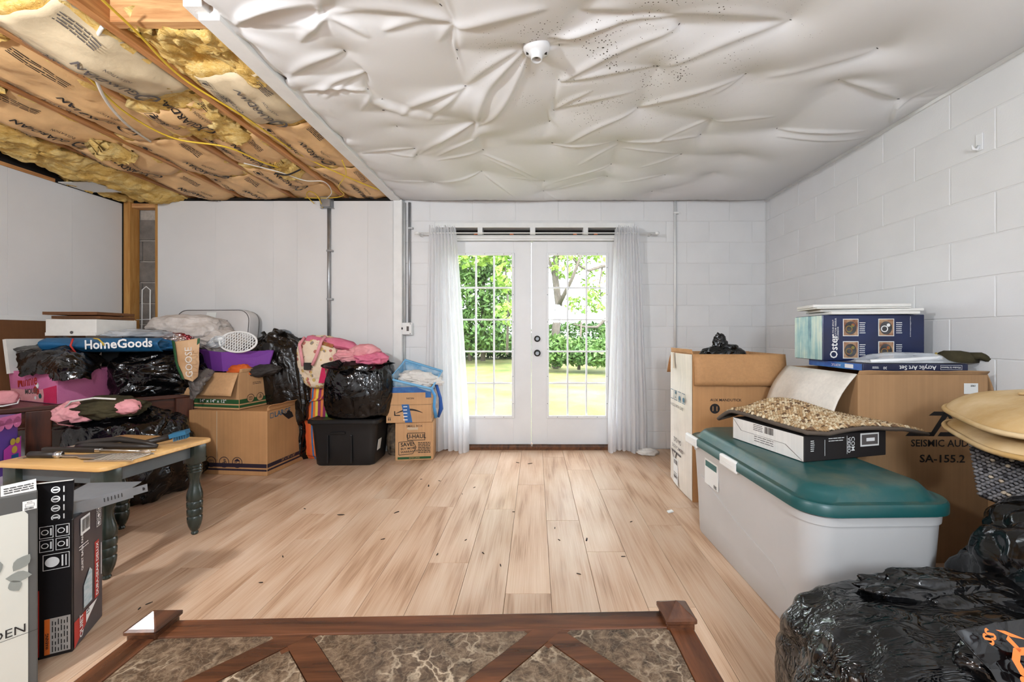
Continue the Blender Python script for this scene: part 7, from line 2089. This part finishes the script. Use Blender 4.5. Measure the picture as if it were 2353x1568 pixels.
# ---------------- cartons at the lower left
# pale frame carton, one face towards the room
fx0, fx1 = Vector((-1.522,1.225,0)), Vector((-1.522-0.26*0.592,1.225-0.26*0.806,0))
gw = (fx1-fx0).length
gc = root('picture_carton', 'grey carton with pale flower print at the lower left corner', 'box', (fx1.x, fx1.y, 0), math.atan2(fx0.y-fx1.y, fx0.x-fx1.x))
MT['carton_grey'] = M('dark_grey_board', (84,84,82), 0.5, var=0.1, vs=6)
MB().box(0, gw, 0, 0.16, 0, 0.60, 0.003).build('carton_body', MT['carton_grey'], gc)
fr = ((0,0,0),(1,0,0),(0,0,1))
Print().poly([(0.0,0.0),(gw-0.0185,0.0),(gw-0.0185,0.535),(gw-0.026,0.548),(0.0,0.548)]).lay('pale_panel', M('pale_print', (206,206,196), 0.45, var=0.04, vs=4), gc, *fr, 0.0015)
pr = Print(); pr.text('GARDEN', gw-0.021, 0.195, 0.036, 0, 0.0, 'RIGHT', 0.9); pr.lay('lettering', MT['ink'], gc, *fr, 0.003)
pr = Print()
def leafp(x, y, s, a):
    pts = [(x+s*math.cos(a)*t*1.0 - s*0.32*math.sin(PI*t)*math.sin(a)*sg, y+s*math.sin(a)*t + s*0.32*math.sin(PI*t)*math.cos(a)*sg) for sg, ts in ((1,(0,.2,.4,.6,.8,1)),(-1,(.8,.6,.4,.2))) for t in ts]
    pr.poly(pts)
leafp(gw-0.046,0.375,0.05,0.9); leafp(gw-0.06,0.36,0.05,-0.2); leafp(gw-0.05,0.35,0.04,-1.2); leafp(gw-0.07,0.38,0.05,2.0)
pr.lay('leaf_print', M('leaf_grey', (138,142,136), 0.5, var=0.1, vs=14), gc, *fr, 0.003)
Print().rect(0.0,0.178,gw,0.1792).lay('crease', MT['ink'], gc, *fr, 0.0035)
Print().rect(gw-0.029,0.548,gw-0.002,0.576).lay('white_label', MT['label_white'], gc, *fr, 0.004)
Print().frame(gw-0.024,0.558,gw-0.007,0.567,0.0007).bars(gw-0.026,0.550,gw-0.008,0.556).text('6210', gw-0.021,0.571,0.005,0,0.01).lay('label_print', MT['ink'], gc, *fr, 0.005)
# paper strip on its top
tp = MB().obox((gw-0.035,0.02,0.610),(0.033,0,0.002),(0,0.012,0.018),(0,-0.0008,0.0005)).build('instruction_strip', MT['card_white'], gc)
pr = Print(); pr.lines(-0.028,0.010,0.028,3,0.007,0.003,3); pr.lay('strip_print', MT['ink'], gc, (gw-0.035,0.019,0.611), (1,0,0.04), (0,0.55,0.83), 0.0015)
# black fan carton
fa = Vector((-1.571,1.36,0)); fdir = Vector((-0.45,0.89,0)).normalized(); fn_ = Vector((-0.89,-0.45,0)).normalized()
bc = root('fan_carton', 'tall black fan carton with open flap at the lower left', 'box', (fa.x, fa.y, 0), math.atan2(fdir.y, fdir.x)-PI/2)
# local: +y runs along the right face away from the viewer, -x along the front face to the left
MT['fan_black'] = M('black_carton_print', (22,20,22), 0.35, spec=0.5); MT['fan_grey'] = M('charcoal_carton_print', (58,56,62), 0.3, spec=0.5)
fh, fd, fw = 0.452, 0.195, 0.20
MB().box(-fw, 0, 0, fd, 0, fh, 0.003).build('carton_body', MT['fan_black'], bc)
MB().obox((-fw/2,0.004,fh+0.066),(fw/2,0,0),(0,0.002,0.0),(0,0.004,0.066)).build('flap', MT['fan_black'], bc)
MB().obox((-fw/2,0.0025,fh+0.132),(fw/2,0,0),(0,0.003,0),(0,0,0.001)).build('flap_edge', MT['card_white'], bc)
rfr = ((0,0,0),(0,1,0),(0,0,1)); ffr = ((-fw,0,0),(1,0,0),(0,0,1))
Print().rect(0.004,0.004,fd-0.004,fh-0.004).lay('charcoal_panel', MT['fan_grey'], bc, *rfr, 0.001)
Print().poly([(0.004,0.004),(0.10,0.06),(0.15,0.095),(0.004,0.095)]).rect(0.135,0.10,0.165,0.31).lay('red_panel', MT['ink_red'], bc, *rfr, 0.002)
Print().poly([(0.075,0.05),(0.15,0.095),(0.075,0.095)]).lay('white_corner', MT['ink_white'], bc, *rfr, 0.003)
Print().rect(0.04,0.375,0.10,0.435).lay('barcode_label', MT['ink_white'], bc, *rfr, 0.003)
pr = Print(); pr.text('DURA-SEAM DELUX', 0.150,0.108,0.022,PI/2,0.02); pr.text('QUIET', 0.045,0.02,0.028,PI/2,0.02); pr.text('QUIET BATH FAN', 0.05,0.25,0.016,PI/2,0.02); pr.lines(0.03,0.34,0.09,2,0.01,0.003,2)
for k in range(3): pr.frame(0.145,0.36+k*0.028,0.175,0.384+k*0.028,0.002); pr.disc(0.16,0.372+k*0.028,0.007)
pr.rect(0.176,0.17,0.180,0.29)
pr.lay('lettering', MT['ink_white'], bc, *rfr, 0.0035)
Print().bars(0.045,0.385,0.095,0.428).text('15', 0.085,0.075,0.022,PI/2,0.02).lay('label_print', MT['ink'], bc, *rfr, 0.0045)
Print().poly([(0.06,0.11),(0.115,0.11),(0.115,0.22),(0.10,0.235),(0.06,0.19)]).lay('fan_picture', M('fan_pic', (150,180,190), 0.3, rgb2=(206,214,218), vs=30, stretch=(1,1,3)), bc, *rfr, 0.003)
pr = Print()
for a, b in ((0.122,0.40),(0.160,0.40),(0.122,0.355),(0.160,0.355)): pr.frame(a,b,a+0.033,b+0.040,0.0018); pr.ring(a+0.013,b+0.02,0.009,0.0025); pr.rect(a+0.025,b+0.008,a+0.029,b+0.032)
pr.frame(0.130,0.292,0.193,0.345,0.0018); pr.disc(0.152,0.318,0.017); pr.rect(0.174,0.30,0.178,0.337); pr.rect(0.183,0.30,0.186,0.337)
for k, zz in enumerate((0.465,0.496,0.527,0.558)): pr.ring(0.160,zz,0.011,0.003); pr.rect(0.153,zz-0.003,0.167,zz+0.003); pr.rect(0.178,zz-0.01,0.181,zz+0.01)
pr.lay('symbol_print', MT['ink_white'], bc, *ffr, 0.0016)
# the flap prints sit on the flap
Print().rect(0.134,0.012,0.195,0.13).lay('warning_panel', M('warning_grey', (168,160,152), 0.5), bc, *ffr, 0.0016)
Print().rect(0.134,0.012,0.147,0.13).lay('warning_strip', MT['ink_orange'], bc, *ffr, 0.0026)
pr = Print(); pr.text('WARNING', 0.141,0.03,0.011,PI/2,0.02)
for k in range(6):
    for q_ in range(5): pr.rect(0.152+k*0.007,0.018+q_*0.022,0.1545+k*0.007,0.018+q_*0.022+0.019-0.004*((k+q_)%3))
pr.lay('warning_text', MT['ink'], bc, *ffr, 0.0034)
Print().rect(0.105,0.01,0.122,0.23).lay('side_strip', MT['ink_red'], bc, *ffr, 0.0016)
Print().text('ESSENTIAL BEST', 0.1135,0.02,0.016,PI/2,0.01).lay('side_lettering', MT['ink_white'], bc, *ffr, 0.0026)
# sheet metal tray on the carton
mtp = root('metal_duct', 'grey sheet metal duct piece resting on the black carton', 'duct', (fa.x-0.06, fa.y+0.03, fh+0.003), math.radians(12))
mtp.rotation_euler = (math.radians(4), math.radians(-2), math.radians(16))
pts = [(-0.06,0.0),(0.0,-0.02),(0.135,0.10),(0.135,0.15),(-0.06,0.20)]
MB().prism(pts, 0.030, 0.033).build('top_sheet', MT['grey_metal'], mtp)
MB().bar((0.0,-0.02,0.012),(0.135,0.10,0.012),0.002,0.040).build('side_sheet', MT['grey_metal'], mtp)
MB().bar((-0.06,0.0,0.012),(0.0,-0.02,0.012),0.002,0.040).build('end_sheet', MT['grey_metal'], mtp)
MB().bar((0.135,0.10,0.014),(0.165,0.128,0.014),0.002,0.03).build('slotted_tab', MT['grey_metal'], mtp)
for k in range(6):
    f0 = 0.58+k*0.05; a = Vector((0.0,-0.02,0))*(1-f0)+Vector((0.135,0.10,0))*f0
    MB().bar((a.x+0.0018,a.y-0.002,0.008),(a.x+0.0018,a.y-0.002,0.022),0.003,0.0016,(1,0.9,0)).build('vent_slot', MT['ink'], mtp)
MB().lathe([(0.006,-0.0006),(0.006,0.0006)], (0.157,0.118,0.014), 10, 'y').build('bolt_hole', MT['ink'], mtp)

# ---------------- printed black bag on top of the foreground bags
gbag = root('gift_bag', 'black bag with orange lettering in the bottom right corner', 'bag')
gc_ = P(2335, 1500, 0.76); gu = Vector((1,0.02,0)).normalized(); gv = Vector((0,0.6,0.8)); gn = gu.cross(gv)
def gpt(a, b, h=0.0): return gc_ + gu*a + gv*b + gn*h
film_sheet('bag_film', MT['bag'], gbag, [[gpt(-0.075,0.03,-0.03),gpt(-0.06,-0.03,-0.012),gpt(-0.05,-0.10,-0.02)],[gpt(0.0,0.045,-0.02),gpt(0.0,-0.03,-0.004),gpt(0.0,-0.12,-0.015)],[gpt(0.10,0.05,-0.02),gpt(0.10,-0.03,-0.004),gpt(0.10,-0.12,-0.015)],[gpt(0.2,0.04,-0.03),gpt(0.2,-0.03,-0.01),gpt(0.2,-0.12,-0.02)]], 40, 30, 0.004, 5, 0.002, 8)
blob('bag_body', MT['bag'], tuple(gpt(0.07,-0.02,-0.075)), (0.12,0.06,0.05), 13, gbag, 5, amp=0.06, rid=0.03)
pr = Print(); pr.text('SS', -0.050, 0.016, 0.026, 0.7, 0.03); pr.text('OZ', -0.024, -0.012, 0.075, -0.35, 0.035); pr.disc(-0.022,-0.040,0.006); pr.poly([(-0.022,0.035),(-0.005,0.033),(0.03,0.018),(0.0,0.024)]); pr.poly([(-0.012,0.020),(-0.004,0.026),(0.006,0.004),(0.0,0.0)])
mb = MB(); mb.add([gpt(x, y, 0.007) for x, y in pr.v], pr.f); mb.build('lettering', MT['ink_orange'], gbag)['kind'] = 'stuff'
clean_tmp()
